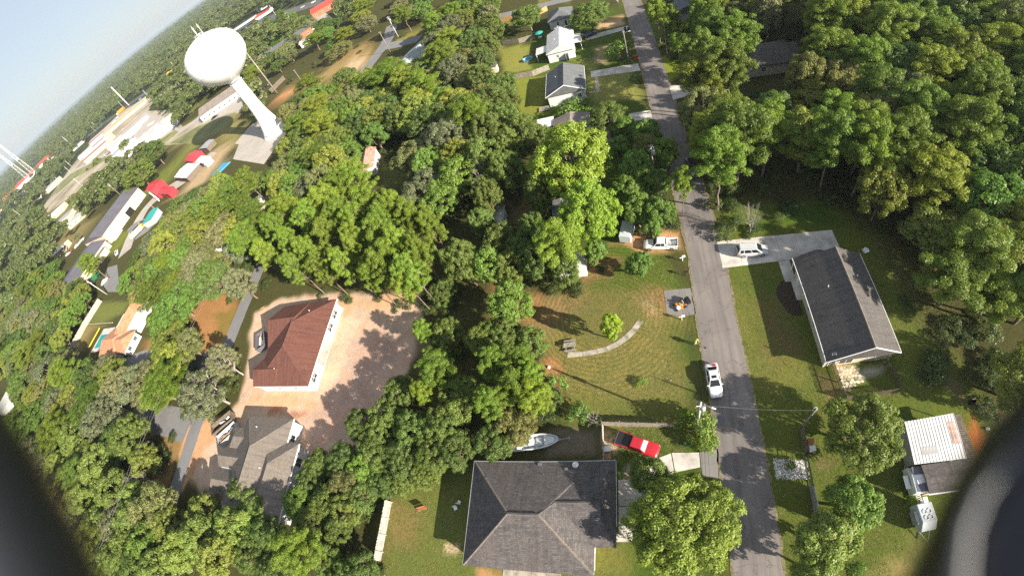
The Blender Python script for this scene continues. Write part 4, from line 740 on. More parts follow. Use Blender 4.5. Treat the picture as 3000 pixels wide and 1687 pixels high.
t = hall('fire_station', 'long fire hall with dark ribbed metal roof and cream walls', 'building', -253, 118.5, 23, 34, 5.9, 2.6, 'cream_wall', 'dark_metal_roof', rz=0, doors=((3, 5, 0, 'black_plastic'), (-8, 3, 0, 'white_trim'), (11, 3.4, 0, 'white_trim')), ribn=26)
MB().span(11.6, 15, -16, -9, 0, .2).build('ramp', 'concrete', t)
t = hall('station_annex', 'lower dark metal roof annex below the cream fire hall', 'building', -251, 84, 26, 30, 4.2, 2.0, 'cream_wall', 'dark_metal_roof', doors=((2, 3, 0, 'new_wood'), (-8, 3, 0, 'new_wood')), ribn=22)
MB().span(13.2, 16, 4, 11, 0, 3.2).build('extension', 'cream_wall', t); MB().span(13.15, 16.4, 3.7, 11.3, 3.2, 3.4).build('extension_roof', 'dark_metal_roof', t)
t = thing('training_tower', 'bright red metal drill building with stair and open bays', 'building', *(-214.59,127.81))
t.rotation_euler.z = R(-20)
MB().span(-9, 4, -3.5, 3.5, 0, 5.6).build('wall', 'red_metal', t); MB().span(4, 20, -2.8, 1.5, 0, 3.0).build('wing', 'red_metal', t); MB().hip(-9.3, 4.3, -3.8, 3.8, 5.6, 6.8, 'x').build('roof', 'red_metal', t); MB().hip(3.9, 20.3, -3.1, 1.8, 3.0, 3.7, 'x').build('wing_roof', 'red_metal', t)
MB().tube([(1, -4.5, 0), (-2.5, -4.2, 5)], .35, 4).tube([(4, -5.2, 0), (2, -4.6, 3)], .3, 4).build('stair', 'white_trim', t); door(t, 9, -2.8, 2.4, 2.2, 270, 'black_plastic')
hall('shed_hall', 'small red-walled barn on the far green field', 'building', *(-200.63,146.56), 12, 7, 3.2, 1.2, 'red_metal', 'red_metal', 'x', -25, ((0, 2, 270, 'white_trim'),))
hall('equipment_shed', 'open equipment shed with two-tone grey tin roof near the red drill building', 'building', *(-194.37,133.29), 17, 9, 3, .8, 'dark_wood', 'grey_metal', 'x', -22, (), 14)
hall('storage_building', 'white rectangular trailer beside the grey equipment shed', 'building', *(-185.20,137.77), 13, 4, 2.8, .3, 'white_siding', 'white_metal', 'x', -25, (), 0, 3)
hall('carport', 'green-roofed carport beside the yellow fire truck', 'building', *(-199.91,105.35), 7, 7, 3, .8, 'grey_wall', 'teal', 'y', 10)
for k, (p, q) in enumerate((((-161.93,128.89),(-165.35,123.07)),)):
    o = MB().prism([(p[0] - 3, p[1]), (p[0] + 3, p[1] - 1), (q[0] + 3, q[1] - 1), (q[0] - 3, q[1])], .05, .5).build('tarp', 'blue_tarp'); tag(o, 'bright blue tarp spread on the ground below the water tower', 'tarp')
# ---- the commercial strip
hall('restaurant', 'brown-roofed building with white windowed front behind the water tower stem', 'building', *(-227.87,215.49), 38, 15, 4, 3.2, 'white_siding', 'shingle_brown', 'x', 22, (), 0, 9)
hall('store', 'long grey-roofed strip of shops with orange fascia', 'building', *(-591.23,399.41), 78, 20, 5, 1.2, 'cream_wall', 'flat_roof', 'x', 27, (), 0, 12, 'orange_trim')
hall('store', 'grey-roofed market with bright red fascia next to the orange strip', 'building', *(-657.94,397.44), 46, 18, 5, 1, 'white_siding', 'flat_roof', 'x', 27, (), 0, 8, 'red_trim')
hall('warehouse', 'white warehouse with pale grey gable roof on the sandy lot', 'building', *(-318.61,232.27), 34, 16, 5, 3, 'white_siding', 'flat_roof', 'x', 24, ((0, 4, 0, 'grey_wall'),), 16, 3)
hall('warehouse', 'small white shed with flat roof left of the pale warehouse', 'building', *(-441.92,294.28), 12, 10, 4, .6, 'white_siding', 'white_metal', 'x', 24, (), 0, 2)
hall('warehouse', 'white cube building below the orange shop strip', 'building', *(-442.22,281.78), 16, 12, 5, .6, 'white_siding', 'white_metal', 'x', 24, (), 0, 3)
hall('store', 'big white store with red edge and dark awning on the paved lot', 'building', *(-550.16,313.31), 40, 22, 6, 1, 'cream_wall', 'white_metal', 'x', 27, (), 0, 5, 'red_trim')
hall('warehouse', 'long white shed with grey roof beside the trees of the lot', 'building', *(-406.77,248.83), 26, 11, 4, 1.2, 'white_siding', 'grey_metal', 'x', 45, (), 10, 3)
hall('warehouse', 'white ribbed roof shed nearest the round trees of the lot', 'building', *(-356.85,223.86), 22, 9, 4, 1.2, 'white_siding', 'white_metal', 'x', 45, (), 12, 3)
hall('warehouse', 'pale flat shed between the white store and the market', 'building', *(-459.42,280.02), 18, 12, 4, .8, 'white_siding', 'flat_roof', 'x', 27, (), 0, 3)
hall('school', 'far long building with salmon-red roof by the radio masts', 'building', *(-1273.02,544.00), 190, 26, 7, 5, 'white_siding', 'red_roof', 'x', 35, (), 0, 12)
t = thing('gas_station', 'filling station canopy with white roof and red edge beside the highway', 'gas station', *(-402.00,502.61)); t.rotation_euler.z = R(18)
MB().span(-30, 4, -8, 6, 5, 6).build('canopy', 'white_metal', t); MB().span(-30.2, 4.2, -8.3, -8.02, 4.7, 6.2).build('fascia', 'white_trim', t); MB().span(4, 26, -6, 10, 0, 4.5).build('shop', 'white_siding', t); MB().span(3.5, 26.5, -6.5, -6.1, 3.3, 4.8).build('shop_fascia', 'red_trim', t); MB().span(3.4, 26.6, -6.2, 10.4, 4.5, 4.75).build('shop_roof', 'red_roof', t)
for x in (-26, -14, -2): MB().box(x, -1, 0, .8, .8, 5).build('column', 'white_trim', t)
hall('store', 'red metal roof shop with brick walls at the top edge by the highway', 'building', *(-202.05,336.23), 24, 16, 4.5, 2.4, 'brick_wall', 'red_roof', 'x', 22, (), 12, 4)
hall('store', 'long grey-roofed brick building with white front above the trees', 'building', *(-214.33,273.52), 52, 13, 4, 1.6, 'brick_wall', 'shingle_grey', 'x', 32, (), 0, 8)
hall('store', 'white cottage beyond the highway with pale roof', 'building', *(-440.09,586.15), 22, 9, 3.5, 1.5, 'white_siding', 'white_metal', 'x', 25, (), 0, 4)
hall('house', 'pale aqua-grey hip roofed house beside the forked lane', 'house', *(-69.71,153.29), 12, 22, 2.8, 2.2, 'white_siding', 'shingle_aqua', 'y', -22, (), 0, 2)
hall('store', 'brown and white building half hidden left of the tower pole', 'building', *(-218.31,229.73), 10, 7, 3, 1.2, 'white_siding', 'red_roof', 'x', 25, (), 0, 2)
for k, (z, x, y, s) in enumerate((('a', *(-596.49,508.44), 1), ('b', *(-706.01,476.99), .8))):
    t = thing('billboard' if k else 'box_truck', 'orange roadside sign box at the end of the shop strip' if k else 'yellow box trailer parked beside the far highway', 'sign' if k else 'truck', x, y, 25)
    MB().span(-6, 7, -2.5, 2.5, 1, 5.5).build('box', 'yellow_paint' if not k else 'orange_trim', t); MB().span(-9, -6.05, -2.2, 2.2, .8, 3.6).build('cab', 'white_siding', t)
    for xx in (-7, 3, 5): MB().wheel(xx, 0, .5, .5, 4.4).build('wheel', 'rubber', t)
for i, (x, y, w, l, h_, c, lb) in enumerate(((*(-677.50,293.34), 40, 14, 5, 'flat_roof', 'pale flat building among trees below the red far roof'), (*(-402.91,161.29), 20, 10, 4, 'grey_metal', 'grey tin roof strip between the left-hand woods'), (*(-461.85,188.81), 16, 9, 4, 'white_metal', 'small white roof left of the dark lane'),
     (*(-359.08,150.70), 18, 9, 3.6, 'flat_roof', 'grey and tan shed on the bare yard behind the fire hall'), (*(-334.25,116.95), 13, 6, 3, 'white_metal', 'white trailer roof left of the annex'), (*(-392.09,129.91), 18, 9, 3, 'flat_roof', 'tan yard building left of the annex trees'), (*(-1056.54,404.20), 30, 12, 5, 'white_metal', 'white far building at the left edge road'), (*(-998.08,967.42), 26, 12, 5, 'white_metal', 'white far roof left of the water tank'),
     (*(-1228.10,425.58), 26, 14, 5, 'red_roof', 'small red roof at the far left road'), (*(-219.16,52.15), 8, 5, 3, 'white_metal', 'white shed roof left of the pool fence'), (*(-131.06,13.07), 4, 9, 2.8, 'white_metal', 'long cream trailer roof beside the parked white car'))):
    hall('building', lb, 'building', x, y, w, l, h_, h_ * .25, 'cream_wall', c, 'x', 25 if i < 9 else 5, (), 0, 3)
for i, (z, w, l, h_, wl, rf_, lb) in enumerate(((((-444.71,310.19)), 14, 6, 3, 'white_siding', 'white_metal', 'small white office trailer on the lot below the orange strip'), (((-328.11,225.32)), 18, 9, 4, 'white_siding', 'flat_roof', 'pale shed left of the warehouse yard'),
     (((-357.59,236.68)), 24, 8, 4, 'white_siding', 'white_metal', 'white long roof above the round oaks'), (((-477.88,289.30)), 16, 12, 4, 'cream_wall', 'white_metal', 'cream block between the white store and the sheds'), (((-649.97,351.48)), 22, 9, 4, 'white_siding', 'flat_roof', 'pale low shed at the left end of the white store'), (((-595.06,344.02)), 20, 10, 4, 'white_siding', 'grey_metal', 'grey tin roof below the red-edged market'),
     (((-840.78,456.57)), 30, 8, 4, 'white_siding', 'flat_roof', 'long pale roof left of the market'), (((-689.21,283.80)), 20, 10, 4, 'cream_wall', 'flat_roof', 'tan shed at the end of the dark lane'), (((-200.78,287.54)), 20, 9, 3.5, 'white_siding', 'flat_roof', 'flat white roof right of the long brick building'), (((-179.26,257.99)), 12, 8, 3, 'white_siding', 'white_metal', 'white yard roof among the trees of the brick building'))):
    hall('building', lb, 'building', *z, w, l, h_, h_ * .2, wl, rf_, 'x', 27, (), 0, 3)
# ---- water tower
T = thing('water_tower', 'tall white single-pedestal water tower with bulbous tank', 'water tower', -136.4, 138.8)
MB().lathe([(6.1, 0), (6.1, .25), (5.7, .6), (4.6, 3.0), (3.7, 6.2), (3.05, 9.5), (2.75, 12.5), (2.6, 16), (2.55, 22), (2.55, 26.2)], 48, cap=False).build('pedestal', 'tank_white', T, True)
MB().lathe([(6.3, -.1), (6.3, .2), (6.0, .22)], 48).build('foundation', 'concrete', T)
prof = [(2.55, 26.6), (2.75, 27.0), (3.4, 27.5), (5.1, 28.3), (7.4, 29.6), (9.4, 31.3), (10.9, 33.2), (11.9, 35.3), (12.3, 37.5), (12.15, 39.7), (11.4, 41.8), (9.9, 43.8), (7.6, 45.4), (4.8, 46.5), (2.2, 47.05), (.3, 47.2)]
MB().lathe(prof, 64, cap=False).build('tank', 'tank_white', T, True)
MB().lathe([(2.62, 25.9), (2.85, 25.9), (2.85, 26.15), (2.62, 26.15)], 40, cap=False).build('neck_ring', 'tank_white', T)
mb = MB()
for i in range(24): mb.tube([(1.7 * math.cos(i * math.pi / 12), 1.7 * math.sin(i * math.pi / 12), 47.1), (1.7 * math.cos(i * math.pi / 12), 1.7 * math.sin(i * math.pi / 12), 48)], .04, 4)
mb.lathe([(1.66, 47.95), (1.74, 47.95), (1.74, 48.03), (1.66, 48.03)], 24, cap=False).build('railing', 'pole_grey', T)
for x, y, h_ in ((-1.6, 1.2, 4.6), (1.5, 1.0, 4.4), (.4, -.9, 2.8)): MB().tube([(x, y, 46.9), (x, y, 46.9 + h_)], .11, 6).box(x, y, 46.9 + h_ * .6, .5, .25, 1.2).build('antenna', 'pole_grey', T)
MB().cyl(0, 0, 47, .55, 1.0, 14).build('hatch', 'tank_white', T)
for r_, z in ((11.92, 35.3), (11.42, 41.8), (2.57, 12.6), (2.56, 19.5)): MB().lathe([(r_, z - .05), (r_ + .03, z - .05), (r_ + .03, z + .05), (r_, z + .05)], 48, cap=False).build('weld_seam', 'tank_shade', T)
door(T, 0, -5.62, 1.1, 2.2, 270, 'tank_shade', .3)
# ---- lattice radio masts
for k, (b, t_) in enumerate((((-934.31,396.50), 95), ((-935.27,410.72), 100))):
    T = thing('radio_mast', ('nearer' if k == 0 else 'farther') + ' lattice radio mast with dishes above the left horizon', 'mast', *b)
    mb = MB(); n = 16; wb = 5
    leg = [[Vector((math.cos(a) * (wb * (1 - i / n) + .8), math.sin(a) * (wb * (1 - i / n) + .8), t_ * i / n)) for i in range(n + 1)] for a in (0, 2.09, 4.19)]
    for l in leg: MB().tube(l, .42, 4).build('leg', 'pole_grey', T)
    for i in range(n):
        for j in range(3): mb.tube([leg[j][i], leg[(j + 1) % 3][i + 1]], .22, 3, False); mb.tube([leg[j][i + 1], leg[(j + 1) % 3][i + 1]], .2, 3, False)
    mb.build('bracing', 'pole_grey', T)
    for z in (50, 68, 80, 92):
        o = MB().lathe([(.1, 0), (1.8, .5), (2.3, 1)], 12).build('dish', 'white_plastic', T, True); o.location = (2.2, -1.5, z); o.rotation_euler = (R(90), 0, R(30 * z))
# ================================================================ VEHICLES
def loft(stations, close=True):
    mb = MB(); n = 0; rings = []
    for x, zb, zt, hw in stations:
        h = zt - zb
        half = [(0, zb), (hw * .86, zb), (hw * .97, zb + h * .12), (hw, zb + h * .35), (hw * .985, zb + h * .68), (hw * .93, zt - h * .09), (hw * .8, zt - h * .01), (hw * .4, zt + .02), (0, zt + .028)]
        ring = half + [(-y, z) for y, z in half[-2:0:-1]]
        rings.append([(x, y, z) for y, z in ring])
    k = len(rings[0]); vs = [p for r in rings for p in r]
    fs = [(i * k + j, (i + 1) * k + j, (i + 1) * k + (j + 1) % k, i * k + (j + 1) % k) for i in range(len(rings) - 1) for j in range(k)]
    fs += [tuple(range(k)), tuple(range((len(rings) - 1) * k + k - 1, (len(rings) - 1) * k - 1, -1))]
    return mb.add(vs, fs)
def cabin(t, xa, xb, xc, xd, zb, zr, hb, hr, pnt, pillars=(), shade=None, gl='car_glass'):
    """greenhouse: xd windscreen foot, xc roof front, xb roof rear, xa rear window foot"""
    m = (zr - zb)
    A = [(xa, hb), (xd, hb), (xd, -hb), (xa, -hb)]; B = [(xb, hr), (xc, hr), (xc, -hr), (xb, -hr)]
    n = 4
    vs = [(x, y, zb - .05) for x, y in A] + [(x, y, zr - .05) for x, y in B] + [(xb + .12, hr - .1, zr), (xc - .12, hr - .1, zr), (xc - .12, -hr + .1, zr), (xb + .12, -hr + .1, zr)]
    MB().add(vs, [(0, 1, 5, 4), (1, 2, 6, 5), (2, 3, 7, 6), (3, 0, 4, 7), (4, 5, 9, 8), (5, 6, 10, 9), (6, 7, 11, 10), (7, 4, 8, 11), (8, 9, 10, 11)]).build('roof', pnt, t, bevel=.03)
    def pane(name, a, b, c, d, s0, s1, t0, t1, g=gl):
        a, b, c, d = map(Vector, (a, b, c, d))
        def at(s, u): return (a.lerp(b, s)).lerp(d.lerp(c, s), u)
        P = [at(s0, t0), at(s1, t0), at(s1, t1), at(s0, t1)]; nrm = (P[1] - P[0]).cross(P[3] - P[0]).normalized() * .022
        MB().add([p + nrm for p in P] + [p - nrm for p in P], [(0, 1, 2, 3), (7, 6, 5, 4), (0, 4, 5, 1), (1, 5, 6, 2), (2, 6, 7, 3), (3, 7, 4, 0)]).build(name, g, t)
    pane('windscreen', vs[2], vs[1], vs[5], vs[6], .07, .93, .1, .95, shade or gl); pane('rear_window', vs[0], vs[3], vs[7], vs[4], .1, .9, .12, .92)
    cuts = [.06] + list(pillars) + [.94]
    for c0, c1 in zip(cuts, cuts[1:]):
        pane('side_window', vs[1], vs[0], vs[4], vs[5], 1 - c1 + .025, 1 - c0 - .025, .2, .9); pane('side_window', vs[3], vs[2], vs[6], vs[7], c0 + .025, c1 - .025, .2, .9)
_wh = {}
def wheels(t, xs, hw, r=.34, w=.23):
    if r not in _wh:
        _wh[r] = (MB().wheel(0, 0, 0, r, w, 18).mesh('wheel', 'rubber', bevel=.02), MB().wheel(0, 0, 0, r * .62, w + .02, 12).wheel(0, 0, 0, r * .16, w + .05, 8).mesh('rim', 'rim'))
    for x in xs:
        for s in (1, -1):
            o = inst(_wh[r][0], 'wheel', t, (x, s * (hw - w * .45), r)); inst(_wh[r][1], 'rim', o)
def lamps(t, xf, xr, yf, yr, zf, zr, w=.3):
    for s in (1, -1):
        MB().box(xf, s * yf, zf, .14, w, .14, rz=-s * .35).build('headlight', 'lamp_clear', t, bevel=.02); MB().box(xr, s * yr, zr, .08, w * .8, .2).build('tail_light', 'lamp_red', t)
def mirrors(t, x, hw, z, m):
    for s in (1, -1): MB().box(x, s * (hw + .09), z, .12, .2, .13).build('wing_mirror', m, t, bevel=.02)
def sedan(label, x, y, rz, pnt, name='car', cat='car', roofwin=False, group=None):
    t = thing(name, label, cat, x, y, rz, group)
    loft([(-2.42, .42, .72, .68), (-2.36, .3, .88, .8), (-2.1, .24, .97, .87), (-1.5, .2, 1.0, .905), (-.6, .19, .97, .915), (.6, .19, .95, .915), (1.2, .2, .93, .905), (1.75, .22, .86, .88), (2.15, .26, .76, .82), (2.36, .32, .66, .7), (2.43, .4, .58, .55)]).build('body', pnt, t, True)
    cabin(t, -1.95, -1.1, .25, 1.12, .93, 1.44, .84, .6, pnt, (.5,))
    wheels(t, (-1.4, 1.42), .9, .33); lamps(t, 2.22, -2.37, .6, .62, .6, .72); mirrors(t, .85, .86, .95, pnt)
    MB().box(0, 0, .3, 4.9, .9, .12).build('bumper', 'black_plastic', t)
    if roofwin: MB().box(-.15, 0, 1.425, .42, .68, .03).build('sunroof', 'car_glass', t)
    return t
def minivan(label, x, y, rz, pnt):
    t = thing('minivan', label, 'minivan', x, y, rz)
    loft([(-2.5, .4, .95, .78), (-2.44, .3, 1.05, .88), (-1.8, .22, 1.08, .95), (0, .2, 1.05, .96), (1.2, .2, 1.02, .95), (1.8, .23, .95, .92), (2.25, .28, .82, .84), (2.46, .36, .66, .66)]).build('body', pnt, t, True)
    cabin(t, -2.42, -2.15, .55, 1.5, 1.02, 1.74, .88, .68, pnt, (.26, .6)); wheels(t, (-1.5, 1.52), .95, .35); lamps(t, 2.25, -2.44, .64, .72, .7, .95); mirrors(t, 1.15, .92, 1.05, pnt)
    for s in (1, -1): MB().box(-.8, s * .58, 1.745, 2.3, .05, .05).build('roof_rail', 'grey_metal', t)
    MB().box(0, 0, .3, 5.0, 1.0, .12).build('bumper', 'black_plastic', t); return t
def pickup(label, x, y, rz, pnt, bed='open', shade=None, ext=0., name='pickup_truck'):
    t = thing(name, label, 'pickup', x, y, rz)
    loft([(-.75 - ext, .4, 1.02, .95), (.6, .38, 1.05, .96), (1.0, .38, 1.07, .96), (1.7, .4, 1.06, .95), (2.2, .42, 1.0, .92), (2.55, .46, .9, .84), (2.72, .52, .78, .66)]).build('body', pnt, t, True)
    cabin(t, -.72 - ext, -.55 - ext, .55, 1.15, 1.02, 1.74, .88, .7, pnt, (.42,), shade)
    mb = MB(); b0 = -2.85; b1 = -.78 - ext
    mb.span(b0, b1, .82, .96, .42, 1.14).span(b0, b1, -.96, -.82, .42, 1.14).span(b1 - .08, b1, -.82, .82, .42, 1.13).build('bed', pnt, t, bevel=.025)
    MB().span(b0 - .05, b0 + .03, -.82, .82, .48, 1.12).build('tailgate', pnt, t, bevel=.02); MB().span(b0 + .03, b1 - .08, -.82, .82, .5, .58).build('bed_floor', 'black_plastic' if bed == 'cover' else 'grey_metal', t)
    if bed == 'cover': MB().span(b0, b1, -.86, .86, 1.142, 1.18).build('bed_cover', 'black_plastic', t, bevel=.015)
    MB().box(b0 - .12, 0, .42, .16, 1.8, .2).build('bumper', 'chrome', t); MB().box(2.68, 0, .45, .14, 1.5, .2).build('bumper', 'chrome', t)
    wheels(t, (-1.85, 1.78), .95, .38, .27); lamps(t, 2.52, b0 - .02, .66, .88, .72, .7, .28); mirrors(t, .95, .92, 1.1, pnt)
    return t
def heading(a, b): return math.degrees(math.atan2(b[1] - a[1], b[0] - a[0]))
sedan('white sedan with sunroof and a red object on its boot, parked on the road edge', 7.15, 22.35, -88, 'paint_white', roofwin=True)
t = thing('toolbox', 'small red tool pack lying on the boot of the white sedan', 'toolbox', 7.45, 24.3, 5, z=1.02); MB().span(-.22, .22, -.14, .14, 0, .2).build('case', 'red_metal', t, bevel=.03); MB().tube([(-.12, 0, .2), (-.12, 0, .28), (.12, 0, .28), (.12, 0, .2)], .025, 5).build('handle', 'black_plastic', t)
pickup('red pickup with black bed cover and silver windscreen shade on the lawn', -3.35, 14.35, -22, 'paint_red', 'cover', 'sunshade', .35)
wp = pickup('white pickup with blue tools in its open bed on the orange dirt', 2.55, 46.5, 172, 'paint_white', 'open', None, .25)
pickup('dark pickup parked in shade at the right road edge under trees', 11.0, 64.2, 90, 'paint_black', 'open', None, .3)
minivan('silver minivan on the wide concrete driveway', 16.75, 42.8, -5, 'paint_silver')
sedan('dark blue sedan on the driveway beside the white metal-roofed house', -5.5, 132.6, 19, 'paint_navy')
sedan('white car parked on the grey lane at the lower left', *(-137.02,18.86), -60, 'paint_white')
def put(src, label, x, y, rz, m=None):
    c = place(src, label, x, y, rz)
    return c
# load in the white pickup's bed
for nm, lb, cat, dx, dy, bld in (('bucket', 'bright blue bucket in the bed of the white pickup', 'bucket', -.8, .15, lambda: MB().lathe([(.2, 0), (.24, .45), (.2, .45), (.17, .05)], 14).mesh('bucket', 'blue_tarp', True)),
     ('board', 'white board lying in the bed of the white pickup', 'board', -2.1, -.1, lambda: MB().box(0, 0, 0, 1.1, 1.2, .04, ry=.1).mesh('board', 'white_plastic')),
     ('ladder', 'dark ladder lying along the bed side of the white pickup', 'ladder', -1.7, .6, lambda: MB().box(0, -.1, .3, 2.4, .05, .06).box(0, .1, .3, 2.4, .05, .06).box(-.8, 0, .31, .04, .16, .04).box(0, 0, .31, .04, .16, .04).box(.8, 0, .31, .04, .16, .04).mesh('ladder', 'dark_wood'))):
    o = bpy.data.objects.new(nm, bld()); COL.objects.link(o); a = R(172); o.location = (2.55 + dx * math.cos(a) - dy * math.sin(a), 46.5 + dx * math.sin(a) + dy * math.cos(a), .6); o.rotation_euler.z = a; tag(o, lb, cat)
# far cars
far = (((-227.75,198.19), 35, 'paint_black', 'black car parked beyond the trees below the tower'), ((-247.21,206.14), 25, 'paint_white', 'white car on the lane left of the black one below the tower'), ((-220.99,90.58), -40, 'paint_white', 'white car on the lane beside the annex lawn'),
       ((-211.83,73.06), 70, 'paint_white', 'white car at the end of the grey lot below the annex'), ((-312.64,231.57), 20, 'paint_red', 'red car in front of the pale warehouse'), ((-586.07,472.57), 27, 'paint_white', 'white car on the far highway above the orange strip'), ((-563.84,462.78), 27, 'paint_black', 'dark car just ahead of the white one on the far highway'),
       ((-617.53,471.07), 27, 'paint_white', 'white car at the near kerb of the far highway'), ((-642.49,472.47), 27, 'paint_silver', 'silver car on the highway behind the orange strip'), ((-269.86,410.20), 18, 'paint_silver', 'silver car on the highway at the top'), ((-253.46,405.83), 18, 'paint_white', 'white van on the highway near the red-roofed shop'),
       ((-282.21,86.61), 60, 'paint_black', 'black car at the lower end of the annex'), ((-186.47,206.47), 40, 'paint_black', 'black car beside the tower pole and brown fence'), ((-306.41,118.49), 60, 'paint_silver', 'silver car between the annex and the oaks'), ((-692.43,454.41), 27, 'paint_white', 'white car behind the orange strip'), ((-681.08,476.19), 27, 'paint_black', 'black car at the foot of the tall highway pole'), ((-299.07,423.20), 18, 'paint_white', 'white truck and boat on the highway beside the filling station'))
base = None
for (x, y), rz, p, lb in far: sedan(lb, x, y, rz, p, group='far parked and passing cars')
for i, (x, y) in enumerate((((-399.75,281.62)),((-392.44,279.99)),((-387.57,261.31)),((-301.73,233.86)),((-297.38,237.74)),((-299.54,235.78)),((-307.93,235.95)),((-456.75,311.97)),((-377.98,230.63)),((-390.66,235.65)),((-338.08,225.32)),((-334.96,228.12)),((-420.70,221.72)),((-421.07,225.73)),((-413.47,215.12)),((-406.73,161.99)),((-407.69,158.59)),((-314.78,111.80)),((-315.27,109.97)),((-308.00,114.95)),((-531.26,342.12)),((-514.91,342.96)),((-523.09,268.91)),((-478.53,278.01)),((-565.77,346.25)))):
    c = ('paint_white', 'paint_white', 'paint_silver', 'paint_tan', 'paint_black', 'paint_red')[i * 7 % 6]; nm = c[6:]
    sedan('small %s vehicle on the crowded lots of the distant town' % nm, x, y, (25 + 40 * i) % 360, c, group='%s vehicles on the distant town lots' % nm)
for lb, (x, y), rz, L in (('white box trailer beside the round far oaks', (-372.38,237.73), 45, 9), ('white box trailer next to the pale warehouse', (-355.67,251.31), 24, 9), ('white motor coach on the lot left of the white sheds', (-433.94,257.84), 30, 10)):
    t = camper(lb, x, y, rz, L, 2.6, 3.4) if False else thing('trailer', lb, 'trailer', x, y, rz)
    MB().span(-L / 2, L / 2, -1.3, 1.3, .7, 3.4).build('box', 'white_siding', t, bevel=.08); MB().span(-L / 2 + .4, L / 2 - .4, -.5, .5, 3.4, 3.5).build('roof_vent', 'white_plastic', t); wheels(t, (-L * .3, -L * .18), 1.3, .45, .3); MB().tube([(L / 2, -.7, .6), (L / 2 + 1.6, 0, .6), (L / 2, .7, .6)], .08, 5).build('drawbar', 'grey_metal', t)
# fire trucks
for k, (p, q, m, lb) in enumerate((((-202.03,103.44),(-212.07,103.71), 'yellow_paint', 'yellow fire truck parked beside the green carport'), ((-208.26,102.09),(-211.56,97.51), 'cream_wall', 'cream utility truck parked below the yellow fire truck'))):
    t = thing('fire_truck', lb, 'truck', (p[0] + q[0]) / 2, (p[1] + q[1]) / 2, heading(p, q)); L = 7.5
    MB().span(-L / 2, L * .22, -1.25, 1.25, .6, 2.7).build('body', m, t, bevel=.06); MB().span(L * .23, L / 2, -1.2, 1.2, .6, 2.5).build('cab', m, t, bevel=.1); MB().span(L / 2 - .01, L / 2 + .02, -1.05, 1.05, 1.5, 2.3).build('windscreen', 'car_glass', t)
    MB().span(-L * .4, L * .1, -.6, .6, 2.71, 3.0).build('hose_bed', 'black_plastic', t); wheels(t, (-L * .28, L * .33), 1.2, .5, .3)
# boat on its trailer
B = thing('motorboat', 'white open motorboat with outboard on a trailer behind the large house', 'boat', -17.1, 15.15, 7)
def hull(zs, k, m, nm, inner=False):
    st = [(-3.4, 1.02), (-2, 1.08), (-.5, 1.1), (1, 1.02), (2.2, .78), (2.9, .48), (3.35, .16), (3.5, .03)]
    mb = MB(); vs = []; n = len(st)
    for x, w in st:
        w *= k; vs += [(x * (.97 if inner else 1), -w, zs[1]), (x * (.97 if inner else 1), -w * .8, zs[0] + max(0, x - 1.5) * .12), (x * (.97 if inner else 1), w * .8, zs[0] + max(0, x - 1.5) * .12), (x * (.97 if inner else 1), w, zs[1])]
    fs = []
    for i in range(n - 1):
        for j in range(3): fs.append((i * 4 + j, i * 4 + j + 1, (i + 1) * 4 + j + 1, (i + 1) * 4 + j))
    fs += [(0, 3, 2, 1), ((n - 1) * 4, (n - 1) * 4 + 1, (n - 1) * 4 + 2, (n - 1) * 4 + 3)]
    return mb.add(vs, fs).build(nm, m, B)
hull((.45, 1.1), 1, 'boat_white', 'hull')
hull((.75, 1.11), .86, 'boat_grey', 'cockpit', True)
st = [(-3.4, 1.02), (-2, 1.08), (-.5, 1.1), (1, 1.02), (2.2, .78), (2.9, .48), (3.35, .16)]
mb = MB()
for s in (1, -1):
    for (x0, w0), (x1, w1) in zip(st, st[1:]): mb.add([(x0, s * w0, 1.12), (x1, s * w1, 1.12), (x1 * .97, s * w1 * .84, 1.14), (x0 * .97, s * w0 * .84, 1.14)], [(0, 1, 2, 3)[::s]])
mb.build('gunwale', 'boat_white', B)
MB().span(-.9, -.1, -.45, .45, .75, 1.35).build('console', 'boat_white', B, bevel=.08); MB().span(.2, .9, -.6, .6, .75, 1.0).build('seat', 'boat_grey', B, bevel=.05); MB().add([(1.3, -.75, .8), (1.3, .75, .8), (2.7, .35, .95), (2.7, -.35, .95), (1.3, -.75, 1.02), (1.3, .75, 1.02), (2.7, .35, 1.06), (2.7, -.35, 1.06)], [(4, 5, 6, 7)[::-1], (0, 1, 5, 4)[::-1], (1, 2, 6, 5)[::-1], (2, 3, 7, 6)[::-1], (3, 0, 4, 7)[::-1]]).build('bow_deck', 'boat_white', B)
MB().span(-2.6, -1.9, -.8, .8, .75, 1.05).build('seat', 'boat_white', B, bevel=.04)
MB().box(-3.75, 0, .9, .55, .5, .7).box(-3.85, 0, .2, .3, .16, .8).build('outboard_motor', 'black_plastic', B, bevel=.05)
T = thing('boat_trailer', 'galvanised trailer with drawbar and jack under the white motorboat', 'trailer', -17.1, 15.15, 7)
MB().tube([(-3.2, -.8, .42), (1.5, -.8, .42), (3.6, 0, .45), (4.8, 0, .45)], .06, 5).tube([(-3.2, .8, .42), (1.5, .8, .42), (3.6, 0, .45)], .06, 5).build('frame', 'grey_metal', T)
MB().tube([(4.6, -.35, .5), (4.75, .05, .5), (4.75, .05, .95), (4.6, -.1, .95)], .05, 5).build('jack', 'grey_metal', T); wheels(T, (-1.2,), 1.0, .3, .2)
